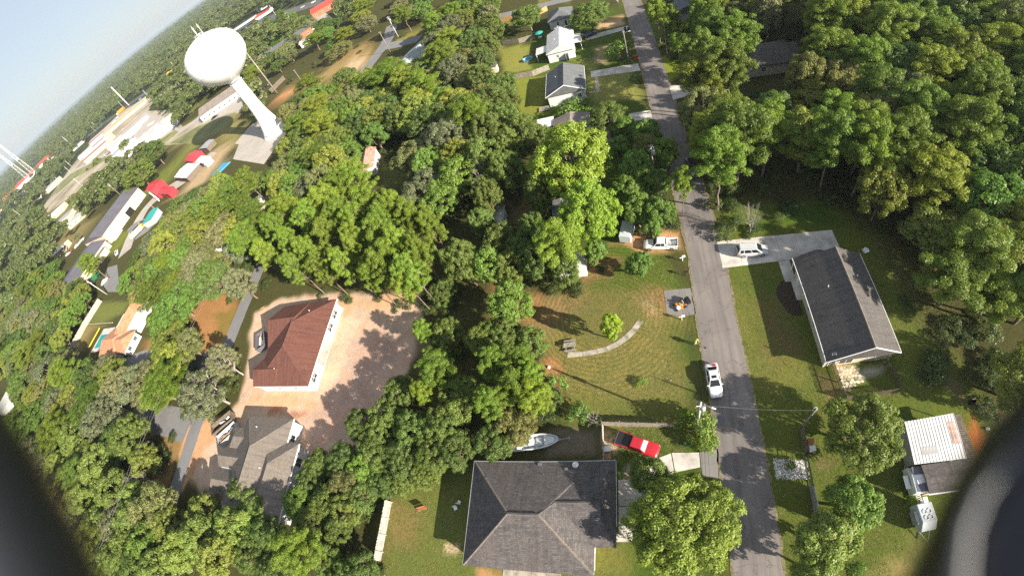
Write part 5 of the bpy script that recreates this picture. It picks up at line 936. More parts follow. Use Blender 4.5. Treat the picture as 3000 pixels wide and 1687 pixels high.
# campers
def camper(label, x, y, rz, L, w, h, m='boat_white', panels=3, name='camper'):
    t = thing(name, label, 'camper', x, y, rz)
    MB().add([(-L / 2, -w / 2, .5), (L / 2, -w / 2, .5), (L / 2, w / 2, .5), (-L / 2, w / 2, .5), (-L / 2, -w / 2, h), (L / 2 - .9, -w / 2, h), (L / 2 - .9, w / 2, h), (-L / 2, w / 2, h), (L / 2, -w / 2, h * .6), (L / 2, w / 2, h * .6)],
        [(3, 2, 1, 0), (4, 5, 6, 7), (0, 1, 8, 5, 4), (2, 3, 7, 6, 9), (3, 0, 4, 7), (1, 2, 9, 8), (8, 9, 6, 5)]).build('body', m, t, bevel=.08)
    wheels(t, (-.4,), w / 2, .33, .2); MB().tube([(L / 2, -.6, .45), (L / 2 + 1.1, 0, .45), (L / 2, .6, .45)], .05, 5).build('drawbar', 'grey_metal', t)
    for i in range(panels): MB().box(-L / 2 + (i + .6) * (L - 1) / panels, .25 * (-1) ** i, h, .5, .5, .14).build('roof_vent', 'white_plastic', t, bevel=.03)
    for s in (1, -1): MB().box(0, s * w / 2, h * .5, 1.1, .04, .6).build('window', 'window_glass', t)
    return t
t = camper('white camper with dark roof panels at the end of the mobile home', 29.0, 6.9, 90, 3.0, 1.8, 2.4, 'boat_white', 1)
for dy, a in ((.95, 'window_glass'), (-.95, 'window_glass')): MB().box(dy, 0, 2.42, .9, 1.35, .03).build('roof_panel', 'dark_metal_roof', t)
MB().box(-.1, 1.25, 1.6, 1.5, .6, .08).build('awning', 'white_plastic', t)
t = camper('pale blue-grey camper with rounded roof ornaments at the lower right', 28.75, 2.85, -86, 2.9, 1.75, 2.4, 'boat_grey', 0)
for i, (a, b) in enumerate(((-.55, -.25), (.1, -.25), (-.55, .3), (.1, .3))):
    o = MB().lathe([(.2, 0), (.26, 0), (.26, .05), (.2, .05)], 14, cap=False).build('roof_ring', 'white_plastic', t); o.location = (a, b, 2.41)
MB().box(-.1, -1.05, .8, 1.4, .4, 1.2).build('step_box', 'grey_metal', t, bevel=.03)
t = thing('step_ladder', 'short white ladder between the two campers', 'ladder', 28.85, 4.75, 10)
MB().tube([(-.25, .6, 1.3), (-.25, -.6, 1.2)], .035, 5).build('rail', 'white_plastic', t); MB().tube([(.25, .6, 1.3), (.25, -.6, 1.2)], .035, 5).build('rail', 'white_plastic', t)
rm = MB().box(0, 0, 0, .5, .07, .04).mesh('rung', 'white_plastic')
for i in range(6): inst(rm, 'rung', t, (0, .5 - i * .2, 1.27))
t.location.z = -.02; MB().tube([(-.25, .6, 1.3), (-.3, .6, 0)], .03, 4).build('leg', 'white_plastic', t); MB().tube([(.25, -.6, 1.2), (.3, -.6, 0)], .03, 4).build('leg', 'white_plastic', t)
camper('small silver teardrop camper beside the white pickup', *(-2.54,50.08), 75, 4.4, 2.0, 2.1, 'boat_grey', 0)
# two kayaks in the clearing
for k, (p, rz) in enumerate((((-18.09,58.90), 68), ((-17.09,58.67), 66))):
    o = MB().lathe([(.02, -1.9), (.2, -1.5), (.36, -.7), (.4, 0), (.36, .7), (.2, 1.5), (.02, 1.9)], 12).build('kayak', 'boat_grey', None, True); o.rotation_euler = (R(90), 0, R(rz - 90)); o.scale = (1, .7, 1); o.location = (*p, .32); tag(o, ('left' if k == 0 else 'right') + ' one of two grey boats lying in the dark clearing', 'boat')
# zero-turn mower on the pad
Mw = thing('riding_mower', 'orange zero-turn riding mower on the grey parking pad', 'mower', 4.2, 34.75, 200)
MB().span(-.75, .7, -.5, .5, .3, .5).build('chassis', 'orange_paint', Mw, bevel=.05); MB().span(-.15, .75, -.72, .68, .16, .3).build('cutting_deck', 'orange_paint', Mw, bevel=.06); MB().span(-.85, -.35, -.35, .35, .5, .85).build('engine', 'black_plastic', Mw, bevel=.05)
MB().span(-.3, .2, -.28, .28, .5, .62).span(-.4, -.28, -.28, .28, .6, 1.05).build('seat', 'cream_wall', Mw, bevel=.05); MB().span(-1.5, -.85, -.55, .55, .35, .95).build('grass_bag', 'black_plastic', Mw, bevel=.08)
for s in (1, -1): MB().tube([(.1, s * .4, .5), (.15, s * .36, .9), (.1, s * .12, 1.0)], .025, 5).build('steering_lever', 'black_plastic', Mw)
for x, r_ in ((-.5, .26), (.85, .15)):
    for s in (1, -1): o = inst(MB().wheel(0, 0, 0, r_, .2 if r_ > .2 else .12, 14).mesh('wheel', 'rubber'), 'wheel', Mw, (x, s * .58, r_))
MB().tube([(-.3, -.5, .5), (-.3, -.5, 1.5), (-.3, .5, 1.5), (-.3, .5, .5)], .03, 5).build('roll_bar', 'black_plastic', Mw)
MB().lathe([(.32, 0), (.34, .18), (.2, .3), (.05, .34)], 14, (.55, .3)).build('fuel_tank', 'white_plastic', Mw).location = (0, 0, .3)
# worker with a string trimmer on the verge: one skinned body
def person(label, x, y, rz):
    j = {'pelvis': (0, 0, .95, .15), 'belly': (.03, 0, 1.1, .15), 'chest': (.12, 0, 1.34, .17), 'neck': (.18, 0, 1.5, .065), 'head': (.22, 0, 1.63, .1), 'crown': (.22, 0, 1.72, .085),
         'lhip': (0, .1, .9, .11), 'lknee': (.1, .13, .5, .075), 'lank': (.02, .14, .1, .05), 'ltoe': (.18, .15, .04, .045), 'rhip': (0, -.1, .9, .11), 'rknee': (.02, -.14, .49, .075), 'rank': (-.14, -.15, .1, .05), 'rtoe': (.03, -.16, .04, .045),
         'lsh': (.13, .2, 1.42, .075), 'lel': (.22, .3, 1.15, .055), 'lwr': (.42, .2, 1.02, .04), 'rsh': (.13, -.2, 1.42, .075), 'rel': (.1, -.32, 1.14, .055), 'rwr': (.28, -.22, .98, .04)}
    E_ = ['pelvis-belly', 'belly-chest', 'chest-neck', 'neck-head', 'head-crown', 'pelvis-lhip', 'lhip-lknee', 'lknee-lank', 'lank-ltoe', 'pelvis-rhip', 'rhip-rknee', 'rknee-rank', 'rank-rtoe', 'chest-lsh', 'lsh-lel', 'lel-lwr', 'chest-rsh', 'rsh-rel', 'rel-rwr']
    for s, w in (('l', (.42, .2, 1.02)), ('r', (.28, -.22, .98))):
        sg = 1 if s == 'l' else -1; d = Vector((.08, -.02 * sg, -.02)); c = Vector(w) + d
        j[s + 'palm'] = (*c, .03); E_.append(s + 'wr-' + s + 'palm')
        for f in range(4):
            b = c + Vector((.035, sg * (.03 - f * .02), .012 - f * .004)); tp = b + Vector((.03 - .004 * f, -.012 * sg, -.03))
            j[s + 'f%da' % f] = (*b, .0095); j[s + 'f%db' % f] = (*tp, .0085); E_ += [s + 'palm-' + s + 'f%da' % f, s + 'f%da-' % f + s + 'f%db' % f]
        b = c + Vector((.0, -.035 * sg, .01)); j[s + 'ta'] = (*b, .011); j[s + 'tb'] = (*(b + Vector((.035, .005 * sg, -.012))), .009); E_ += [s + 'palm-' + s + 'ta', s + 'ta-' + s + 'tb']
    ks = list(j); me = bpy.data.meshes.new('body'); me.from_pydata([j[k][:3] for k in ks], [tuple(ks.index(a) for a in e.split('-')) for e in E_], [])
    t = thing('person', label, 'person', x, y, rz)
    o = bpy.data.objects.new('body', me); COL.objects.link(o); o.parent = t
    o.modifiers.new('skin', 'SKIN'); sv = me.skin_vertices[0].data
    for i, k in enumerate(ks): sv[i].radius = (j[k][3],) * 2
    sv[0].use_root = True; sub = o.modifiers.new('sub', 'SUBSURF'); sub.levels = 1; sub.render_levels = 2
    m, nt, bs = new_mat('person_skin'); inp(bs, Base_Color=(.45, .27, .18, 1), Roughness=.6); me.materials.append(m)
    def shell(nm, keys, edges, grow, mm):
        me2 = bpy.data.meshes.new(nm); me2.from_pydata([j[k][:3] for k in keys], [tuple(keys.index(a) for a in e.split('-')) for e in edges], [])
        c = bpy.data.objects.new(nm, me2); COL.objects.link(c); c.parent = t; c.modifiers.new('skin', 'SKIN'); s2 = me2.skin_vertices[0].data
        for i, k in enumerate(keys): s2[i].radius = (j[k][3] + grow,) * 2
        s2[0].use_root = True; q = c.modifiers.new('sub', 'SUBSURF'); q.levels = 1; q.render_levels = 2; me2.materials.append(M[mm])
    shell('shirt', ['belly', 'chest', 'lsh', 'lel', 'rsh', 'rel', 'pelvis'], ['pelvis-belly', 'belly-chest', 'chest-lsh', 'lsh-lel', 'chest-rsh', 'rsh-rel'], .022, 'hi_vis')
    shell('trousers', ['pelvis', 'lhip', 'lknee', 'lank', 'rhip', 'rknee', 'rank'], ['pelvis-lhip', 'lhip-lknee', 'lknee-lank', 'pelvis-rhip', 'rhip-rknee', 'rknee-rank'], .018, 'denim')
    shell('cap', ['head', 'crown'], ['head-crown'], .03, 'hi_vis')
    MB().lathe([(.015, 0), (.03, .01), (.02, .03)], 8).build('nose', m, t).location = (.32, 0, 1.6)
    for s in (1, -1):
        MB().box(.315, s * .04, 1.635, .015, .03, .015).build('eye', 'black_plastic', t); MB().box(.2, s * .11, 1.6, .04, .025, .07).build('ear', m, t)
        MB().box((.1 if s > 0 else -.06), s * .15, .0, .3, .11, .09).build('shoe', 'black_plastic', t, bevel=.03)
    MB().box(.312, 0, 1.555, .012, .05, .012).build('mouth', 'red_trim', t); MB().span(.28, .4, -.09, .09, 1.69, 1.705).build('cap_brim', 'hi_vis', t)
    return t
px, py = (5.33,28.15)
person('worker in hi-vis yellow shirt and cap trimming grass on the verge', px + .1, py, -35)
T = thing('string_trimmer', 'string trimmer held by the worker in hi-vis yellow', 'trimmer', px + .1, py, -35)
MB().tube([(.1, -.24, 1.02), (.37, -.22, .97), (.52, .14, .98), (1.5, .2, .12)], .016, 6).build('shaft', 'black_plastic', T); MB().box(0, -.26, .95, .28, .2, .2).build('motor', 'orange_paint', T, bevel=.03)
MB().lathe([(.05, .1), (.12, .08), (.12, .04)], 10, (1.5, .2)).build('cutting_head', 'black_plastic', T); MB().tube([(.5, .14, .98), (.5, .2, 1.1), (.48, .05, 1.12)], .015, 5).build('handle', 'black_plastic', T)
# ================================================================ STREET FURNITURE, FENCES, YARD THINGS
def pole(label, x, y, h, r=.15, arm=0, trafo=False, lamp=False, m='pole_wood', name='utility_pole', cat='utility pole', rz=0, group=None):
    t = thing(name, label, cat, x, y, rz, group)
    MB().tube([(0, 0, -.3), (0, 0, h * .5), (0, 0, h)], [r, r * .85, r * .68], 8).build('shaft', m, t, True)
    if arm:
        MB().box(0, 0, h - .5, arm, .1, .12).build('crossarm', 'pole_wood', t)
        for dx in (-arm / 2 + .1, 0.0, arm / 2 - .1): MB().cyl(dx, 0, h - .38, .05, .22, 6).build('insulator', 'pole_grey', t)
    if trafo:
        MB().lathe([(.22, -.45), (.26, -.4), (.26, .35), (.2, .45), (.05, .48)], 14, (.38, 0)).build('transformer', 'pole_grey', t, True).location = (0, 0, h - 1.8)
        MB().box(.15, 0, h - 1.9, .3, .08, .08).build('bracket', 'pole_grey', t); MB().tube([(.38, 0, h - 1.3), (.45, .1, h - .8), (.1, 0, h - .3)], .03, 4).build('bushing', 'pole_grey', t)
        MB().tube([(.0, -.1, h - .9), (-.35, -.35, h - .7), (-.45, -.4, h - 1.1)], .05, 5).build('cutout', 'white_plastic', t)
    if lamp: MB().tube([(0, 0, h - .9), (.9, 0, h - .5), (1.4, 0, h - .5)], .04, 5).build('lamp_arm', 'grey_metal', t); MB().box(1.5, 0, h - .58, .5, .2, .12).build('lamp_head', 'white_plastic', t, bevel=.03)
    return t
MP = (4.28,16.40); P3 = (3.58,60.68); P4 = (3.89,110.41)
pole('utility pole with transformer beside the white sedan on the left verge', *MP, 9.4, .17, 1.1, True, True, 'pole_grey', rz=-25)
pole('short grey pole with coiled bracket right of the road', 17.0, 14.8, 7.9, .13, lamp=False)
o = MB().lathe([(.22, 0), (.26, 0), (.26, .05), (.22, .05)], 14, cap=False).build('wire_coil', 'pole_grey'); o.location = (17, 14.95, 7.55); o.rotation_euler = (R(60), 0, 0); tag(o, 'coil of cable at the top of the short grey pole', 'cable coil')
pole('pole with white transformer rising from the roadside trees', *P3, 10, .16, .8, True)
pole('pole rising from the round bush by the upper driveway', *P4, 9, .14, .6, False, True)
pole('bare pole on the right verge beside the bright lawn patch', 13.89,108.52,9.6, .16, .8)
pole('very tall steel pole beside the water tower stem', -165.03,186.45,25.7, .4, m='pole_wood')
pole('pole with crossarm at the forked lane, upper one', -90.22,190.69,11.0, .2, 1.8, True, m='pole_grey')
pole('pole standing at the forked lane, lower one', -89.97,176.00,9.9, .18, 1.2)
pole('tall white monopole by the far highway', -699.74,490.56,37.5, .9, m='white_plastic')
pole('tall pale pole left of the shop lot', -939.07,500.64,26.5, .5, m='pole_grey')
pole('pole in front of the dark fire hall roof', -294.00,152.80,11.0, .25, 1.6, True)
pole('pole at the lane right of the fire hall', -201.94,110.77,5.9, .2, 1.0)
pole('pole with crossarms beside the annex car park', -199.78,64.76,9.8, .22, 2.0, True, m='pole_grey')
pole('pole topped with crossarm among the left-hand oaks', -317.27,78.93,7.7, .2, 1.6, m='pole_grey')
pole('pole between lane and trees above the red-brown roof, far left', -146.02,185.11,7.5, .18, 1.0)
pole('pale stub pole among trees right of the water tower', -105.44,147.59,4.0, .3, 1.4, m='white_plastic')
FAR_P = ((-605.77,485.10,15.2),(-557.08,490.24,15.3),(-718.42,493.42,14.7),(-578.37,438.39,11.7),(-528.24,409.38,9.6),(-828.64,500.25,14.1),(-789.82,469.31,11.8),(-733.26,346.53,10.6),(-669.47,333.05,11.7),(-643.50,313.00,9.9),(-633.64,329.74,5.9),(-673.36,307.69,7.2),(-475.97,228.40,9.4),(-446.35,252.92,6.9),(-1233.68,461.73,25.6),(-673.58,240.21,18.0),(-424.32,158.08,10.6),(-666.84,245.69,8.7),(-1230.09,446.83,11.0),(-371.62,180.10,3.6),(-327.00,444.08,14.0),(-571.21,722.56,9.0),(-570.83,172.95,5.2),(-383.13,119.34,5.6))
fp = [pole('slender far utility pole ' + min((('by the far highway', (-640, 480)), ('behind the red-edged market', (-640, 380)), ('along the dark lane left of the lots', (-560, 240)), ('among the woods at the left edge', (-420, 130)), ('beside the filling station', (-380, 560))), key=lambda m: math.dist(m[1], (x, y)))[0], x, y, max(5, min(h, 22)), .28, 1.6, m='pole_grey', group='far utility poles of the town') for i, (x, y, h) in enumerate(FAR_P)]
def wire(label, a, b, sag=.6, r=.014, m='wire', n=3, gap=.35):
    t = thing('power_line', label, 'power line', a[0], a[1])
    d = Vector(b) - Vector(a); s = Vector((-d.y, d.x, 0)).normalized()
    for k in range(n):
        o = (k - (n - 1) / 2) * gap; pts = []
        for i in range(13):
            u = i / 12; p = d * u + s * o; pts.append((p.x, p.y, a[2] + d.z * u - sag * 4 * u * (1 - u) - (.0 if k != 1 else .35)))
        MB().tube(pts, r, 4, False).build('cable', m, t)
    return t
mp = (*MP, 9.0); p3 = (*P3, 9.6); p4 = (*P4, 8.7)
wire('power cables running along the left verge above the lawn', mp, p3, .9); wire('power cables from the transformer pole up the street', p3, p4, .8, n=2)
wire('single cable crossing the road to the short grey pole', (*MP, 8.6), (17, 14.8, 7.5), .5, .008, 'pale_wire', 1); wire('thin cables running off the bottom edge beside the road', mp, (3.2, -26, 8.5), .8)
wire('cables along the left street', (-98.8, -20, 9), (-99.5, 60, 9), .6, .008, 'pale_wire', 3, .5)
wire('service cable from the bush pole to the white metal-roofed house', p4, (-9.9, 120.5, 3.3), .4, .012, 'pale_wire', 1)
G_ = thing('guy_wire', 'yellow-sleeved guy wire of the transformer pole', 'guy wire', *MP); MB().tube([(0, 0, 7), (-.3, -2.2, 0)], .02, 4).build('cable', 'pale_wire', G_); MB().tube([(-.18, -1.3, 3.2), (-.29, -2.12, .3)], .05, 6).build('guard', 'yellow_paint', G_)

def fence(label, pts, h, bw=.14, gap=.01, m='weather_wood', th=.025, rails=True, posts=2.4, name='fence', cat='fence', jag=.03, pm=None, rail_side=1):
    t = thing(name, label, cat, *pts[0]); o0 = pts[0]
    bm = [MB().box(0, 0, .04, bw, th, h * k).mesh('board', m) for k in (1 - jag, 1, 1 + jag)]; po = MB().box(0, 0, -.1, .1, .1, h + .12).mesh('post', pm or m)
    for a, b in zip(pts, pts[1:]):
        L = math.dist(a, b); ang = math.atan2(b[1] - a[1], b[0] - a[0]); n = int(L / (bw + gap))
        ux, uy = (b[0] - a[0]) / L, (b[1] - a[1]) / L; nx, ny = -uy * rail_side, ux * rail_side
        for i in range(n):
            s = (i + .5) * L / n; inst(rnd.choice(bm), 'board', t, (a[0] - o0[0] + ux * s, a[1] - o0[1] + uy * s, 0), ang)
        if rails:
            for z in (h * .22, h * .8): MB().box((a[0] + b[0]) / 2 - o0[0] + nx * .05, (a[1] + b[1]) / 2 - o0[1] + ny * .05, z, L, .045, .08, ang).build('rail', pm or m, t)
        for i in range(int(L / posts) + 1):
            s = min(L, i * posts); inst(po, 'post', t, (a[0] - o0[0] + ux * s + nx * .12, a[1] - o0[1] + uy * s + ny * .12, 0), ang)
    return t
fence('dark picket fence round the small stony yard behind the ranch house', [(23.15,22.7),(23.45,17.9),(30.9,18.0),(31.05,19.6),(30.5,22.6)], 1.45, .09, .1, 'dark_wood')
fence('weathered timber fence between the lawn and the red pickup', [(-8.0,17.4),(1.35,16.55)], 1.7, .15, .008, 'weather_wood')
fence('pale board fence beside the boat pad running to the dark shingle house', [(-7.9,17.2),(-7.75,11.95)], 1.6, .15, .008, 'grey_wood', rail_side=-1)
fence('grey board fence along the back of the bottom yard', [(-38.7,5.9),(-38.85,-2.6)], 1.85, .15, .006, 'grey_wood')
fence('long pale board fence left of the pool yard', [(-199.60,34.42),(-201.49,50.30),(-200.67,61.48)], 2.2, .3, .01, 'grey_wood', posts=5)
fence('old board fence between two back yards below the umbrella', [(-34.80,143.19),(-28.62,140.81),(-23.32,141.03)], 1.7, .2, .01, 'weather_wood')
fence('old board fence left of the white gabled house', [(-27.90,115.48),(-22.64,114.69),(-17.85,116.16)], 1.7, .2, .01, 'weather_wood')
fence('new orange timber fence at the far end of the back yards, left piece', [(-40.56,166.28),(-32.84,164.77)], 1.8, .25, .01, 'new_wood')
fence('new orange timber fence at the far end of the back yards, right piece', [(-22.15,162.33),(-19.38,164.37)], 1.8, .25, .01, 'new_wood')
fence('dark mossy board panel beside the two bins', [(17.0,14.7),(17.1,11.75)], 1.9, .18, .006, 'dark_wood')
fence('brown board fence at the foot of the very tall steel pole', [(-171.88,190.69),(-168.66,203.11)], 2.5, .5, .02, 'dark_wood', posts=6)
t = thing('gate', 'dark tubular double gate beside the white gravel', 'gate', 16.95, 9.6)
MB().tube([(0, -1.9, .1), (0, -1.9, 1.5), (0, 1.9, 1.5), (0, 1.9, .1), (0, -1.9, .1)], .045, 5).tube([(0, 0, .1), (0, 0, 1.5)], .05, 5).build('frame', 'black_plastic', t)
for z in (.4, .7, 1.0, 1.25): MB().tube([(0, -1.9, z), (0, 1.9, z)], .03, 4).build('bar', 'black_plastic', t)
t = thing('metal_fence', 'corrugated grey metal fence panel below the dark gate', 'fence', 16.85, 5.8)
mb = MB(); n = 24
for i in range(n):
    y0 = -1.85 + i * 3.7 / n; y1 = y0 + 3.7 / n; a = .05 if i % 2 else -.05; b = -a
    mb.add([(a, y0, 0), (b, y1, 0), (b, y1, 1.9), (a, y0, 1.9)], [(0, 1, 2, 3)])
mb.build('sheet', 'grey_metal', t)
for z in (.5, 1.2, 1.85): MB().box(.1, 0, z, .08, 3.7, .06).build('rail', 'white_metal', t)
for y in (-1.85, 0, 1.85): MB().box(.14, y, 0, .1, .1, 1.95).build('post', 'grey_metal', t)

# picnic table
T = thing('picnic_table', 'weathered wooden picnic table at the end of the curved path', 'picnic table', -12.6, 29.75, 4)
for i in range(5): inst(MB().box(0, 0, .72, 1.85, .135, .04).mesh('plank', 'weather_wood') if i == 0 else T.children[0].data, 'plank', T, (0, -.3 + i * .15, 0))
for s in (1, -1):
    for q in (.72, .88): MB().box(0, s * q, .42, 1.85, .14, .04).build('bench_plank', 'weather_wood', T)
for x in (-.65, .65):
    for s in (1, -1): MB().tube([(x, s * .85, 0), (x, s * .25, .72)], .05, 4).build('leg', 'weather_wood', T)
    MB().box(x, 0, .34, .07, 1.7, .08).build('brace', 'weather_wood', T)
# bins, boxes, bags
def bin_(label, x, y, m, lid, s=1., rz=0):
    t = thing('wheelie_bin', label, 'bin', x, y, rz); MB().add([(-.24 * s, -.26 * s, .05), (.24 * s, -.26 * s, .05), (.24 * s, .26 * s, .05), (-.24 * s, .26 * s, .05), (-.31 * s, -.36 * s, 1.0 * s), (.31 * s, -.36 * s, 1.0 * s), (.31 * s, .36 * s, 1.0 * s), (-.31 * s, .36 * s, 1.0 * s)], [(3, 2, 1, 0), (4, 5, 6, 7), (0, 1, 5, 4), (1, 2, 6, 5), (2, 3, 7, 6), (3, 0, 4, 7)]).build('body', m, t, bevel=.03)
    MB().box(0, 0, 1.0 * s, .68 * s, .8 * s, .07).build('lid', lid, t, bevel=.025)
    for q in (.22, -.22): MB().wheel(q * s, .28 * s, .1, .1, .06, 10).build('wheel', 'rubber', t)
    return t
bin_('brown bin beside the dark board panel', 17.85, 13.0, 'brown_plastic', 'brown_plastic', 1, 90); bin_('white bin below the brown bin', 17.85, 12.1, 'white_plastic', 'white_plastic', 1, 90)
bin_('red bin on the verge by the round bush', *(5.84,110.79), 'red_metal', 'red_metal', 1.2); bin_('black bin by the blue car driveway, left one', *(5.27,130.75), 'black_plastic', 'black_plastic'); bin_('black bin by the blue car driveway, right one', *(6.19,130.11), 'black_plastic', 'black_plastic')
bin_('blue bin under the lower yellow-green tree, upper one', *(-6.94,47.51), 'blue_tarp', 'blue_tarp', .9); bin_('blue bin under the lower yellow-green tree, lower one', *(-7.03,46.87), 'blue_tarp', 'blue_tarp', .9)
bin_('small white bin beside the workshop campers', 29.75, 4.75, 'white_plastic', 'white_plastic', .8)
t = thing('cooler', 'white chest cooler on the ground behind the red pickup', 'cooler', *(-7.47,14.04), 5); MB().span(-.5, .5, -.35, .35, 0, .6).build('body', 'white_plastic', t, bevel=.08); MB().span(-.52, .52, -.37, .37, .605, .72).build('lid', 'white_plastic', t, bevel=.04)
t = thing('crate', 'reddish wooden crate below the white cooler', 'crate', *(-7.47,13.16), 5)
for i in range(5): MB().box(-.4 + i * .2, 0, 0, .17, .8, .3).build('slat', 'new_wood', t)
t = thing('bench', 'small brown wooden bench on the back lawn left of the dark roof', 'bench', *(-33.27,5.39), 20)
MB().span(-.65, .65, -.2, .05, .4, .46).build('seat', 'brown_plastic', t); MB().box(0, .16, .46, 1.3, .05, .5).build('backrest', 'brown_plastic', t)
for x in (-.55, .55): MB().box(x, -.05, 0, .08, .3, .4).build('leg', 'brown_plastic', t)
for i, (x, y, rz) in enumerate(((*(-27.98,5.88), 30), (*(-27.56,6.70), 160))):
    t = thing('garden_chair', ('lower' if i == 0 else 'upper') + ' white garden chair in the shade left of the dark roof', 'chair', x, y, rz)
    MB().box(0, 0, .4, .5, .5, .05).build('seat', 'white_plastic', t); MB().box(0, .25, .42, .5, .05, .5).build('backrest', 'white_plastic', t)
    for a in (-.2, .2):
        for b in (-.2, .2): MB().box(a, b, 0, .05, .05, .4).build('leg', 'white_plastic', t)
for lb, p in (('crumpled white bag on the shaded lawn by the driveway corner', (34.30,40.38)), ('small white bag near the tree line right of the ranch house', (40.56,11.90)), ('white block at the left edge of the picnic lawn', (-15.88,26.59))):
    g = random.Random(lb); o = MB().lathe([(.05, 0), (.5, .05), (.58, .25), (.4, .5), (.12, .62)], 9).build('bag' if 'bag' in lb else 'block', 'white_plastic', None)
    for v in o.data.vertices: v.co *= g.uniform(.75, 1.2)
    o.location = (*p, 0); s = .9 if 'crumpled' in lb else .45; o.scale = (s, s, s); tag(o, lb, 'bag' if 'bag' in lb else 'block')
t = thing('burn_barrel', 'black barrel on the bare ground near the lower right wood', 'barrel', *(39.75,15.32)); MB().lathe([(.3, 0), (.32, .05), (.32, .9), (.28, .9), (.26, .1)], 14).build('drum', 'black_plastic', t); MB().box(.1, .2, .85, .5, .1, .1).build('log', 'dead_wood', t)
t = thing('stake', 'thin stake standing in the picnic lawn', 'stake', *(1.44,22.71)); MB().box(0, 0, 0, .06, .06, 1.2).build('post', 'weather_wood', t); MB().box(0, 0, 1.0, .16, .04, .12).build('marker', 'white_plastic', t)
for lb, p, m, rz in (('white mailbox at the roadside below the upper driveways', (5.77,79.72), 'white_plastic', 0), ('white mailbox on the verge above the parking pad', (5.69,43.03), 'white_plastic', 10), ('black mailbox on the verge above the parking pad', (5.64,40.10), 'black_plastic', 5), ('white mailbox at the top of the road', (5.55,154.91), 'white_plastic', 0), ('small mailbox with white lid beside the parking pad', (4.08,32.36), 'white_plastic', 0)):
    t = thing('mailbox', lb, 'mailbox', *p, rz); MB().box(0, 0, 0, .1, .1, 1.0).build('post', m, t); MB().box(0, 0, .82, .9, .1, .1).build('arm', m, t); MB().box(.15, 0, 1.0, .55, .22, .24).build('box', m, t, bevel=.06); MB().box(.1, .13, 1.15, .1, .02, .16).build('flag', 'red_metal', t)
# dumpsters and site things
def skip(label, x, y, rz, m, load, L=5.2):
    t = thing('dumpster', label, 'dumpster', x, y, rz)
    MB().span(-L / 2, L / 2, -1.15, -1.07, .15, 1.5).span(-L / 2, L / 2, 1.07, 1.15, .15, 1.5).span(-L / 2, -L / 2 + .08, -1.07, 1.07, .15, 1.5).span(L / 2 - .08, L / 2, -1.07, 1.07, .15, 1.5).span(-L / 2, L / 2, -1.07, 1.07, .1, .2).build('bin', m, t)
    MB().span(-L / 2 - .06, L / 2 + .06, -1.23, -1.12, 1.5, 1.6).span(-L / 2 - .06, L / 2 + .06, 1.12, 1.23, 1.5, 1.6).build('rim', m, t)
    g = random.Random(label)
    for i in range(load): MB().box(g.uniform(-L * .35, L * .35), g.uniform(-.6, .6), g.uniform(.4, 1.2), g.uniform(.6, 2.2), g.uniform(.1, .5), g.uniform(.06, .3), g.uniform(-.4, .4), g.uniform(-.2, .2), g.uniform(-.2, .2)).build('debris', g.choice(['debris', 'new_wood', 'white_plastic', 'grey_metal', 'boat_grey']), t)
    for k in range(5): MB().box(-L / 2 + .5 + k * (L - 1) / 4, 1.19, .3, .1, .08, 1.15).build('stiffener', m, t)
    return t
skip('open dumpster full of pipes and offcuts beside the taupe-roofed house', *(-80.64,14.14), 42, 'grey_wall', 16); skip('dark dumpster half full of debris beside the red-brown roofed house', *(-81.07,35.60), -62, 'dark_metal_roof', 10, 4.6)
skip('long timber-sided dumpster behind the open one by the taupe roof', *(-83.68,16.25), 38, 'dark_wood', 3, 6)
skip('green dumpster beside the annex lawn', *(-227.63,78.03), 20, 'green_plastic', 4, 5)
T = thing('pallet', 'pale wooden pallet on the sand behind the red-brown roofed house', 'pallet', *(-86.98,45.13), 25)
for i in range(7): inst(MB().box(0, 0, .1, .1, 1.2, .025).mesh('slat', 'new_wood') if i == 0 else T.children[0].data, 'slat', T, (-.54 + i * .18, 0, 0))
for y in (-.5, 0, .5): MB().box(0, y, 0, 1.2, .09, .1).build('bearer', 'new_wood', T)
# paddling pool, umbrella table, stones, flower bed
t = thing('paddling_pool', 'inflatable blue and white paddling pool on the back lawn', 'paddling pool', *(-24.90,126.20), 20)
for k, (z, m) in enumerate(((.14, 'blue_tarp'), (.38, 'white_plastic'), (.6, 'blue_tarp'))):
    ring = [(1.5 * math.copysign(abs(math.cos(a)) ** .5, math.cos(a)), .85 * math.copysign(abs(math.sin(a)) ** .5, math.sin(a)), z) for a in [2 * math.pi * i / 24 for i in range(25)]]
    MB().tube(ring, .15, 6, False).build('ring', m, t, True)
MB().span(-1.4, 1.4, -.75, .75, .02, .3).build('water', 'pool_water', t)
t = thing('patio_umbrella', 'green patio umbrella behind the white metal-roofed house', 'umbrella', *(-21.35,139.78)); MB().lathe([(1.5, 2.2), (.9, 2.5), (.1, 2.75)], 8).build('canopy', 'teal', t); MB().cyl(0, 0, 0, .04, 2.7, 6).build('pole', 'white_plastic', t)
t = thing('patio_table', 'round white table under the green umbrella', 'table', *(-21.35,139.78)); MB().lathe([(.06, .7), (.7, .7), (.7, .75), (.06, .75)], 16, cap=False).build('top', 'white_plastic', t); [MB().box(.45 * math.cos(a), .45 * math.sin(a), 0, .06, .06, .7).build('leg', 'white_plastic', t) for a in (0, 2.1, 4.2)]
g = random.Random(4); mb = MB(); q = [(13.2,11.5),(17.1,10.9),(17.1,8.7),(13.1,9.1)]
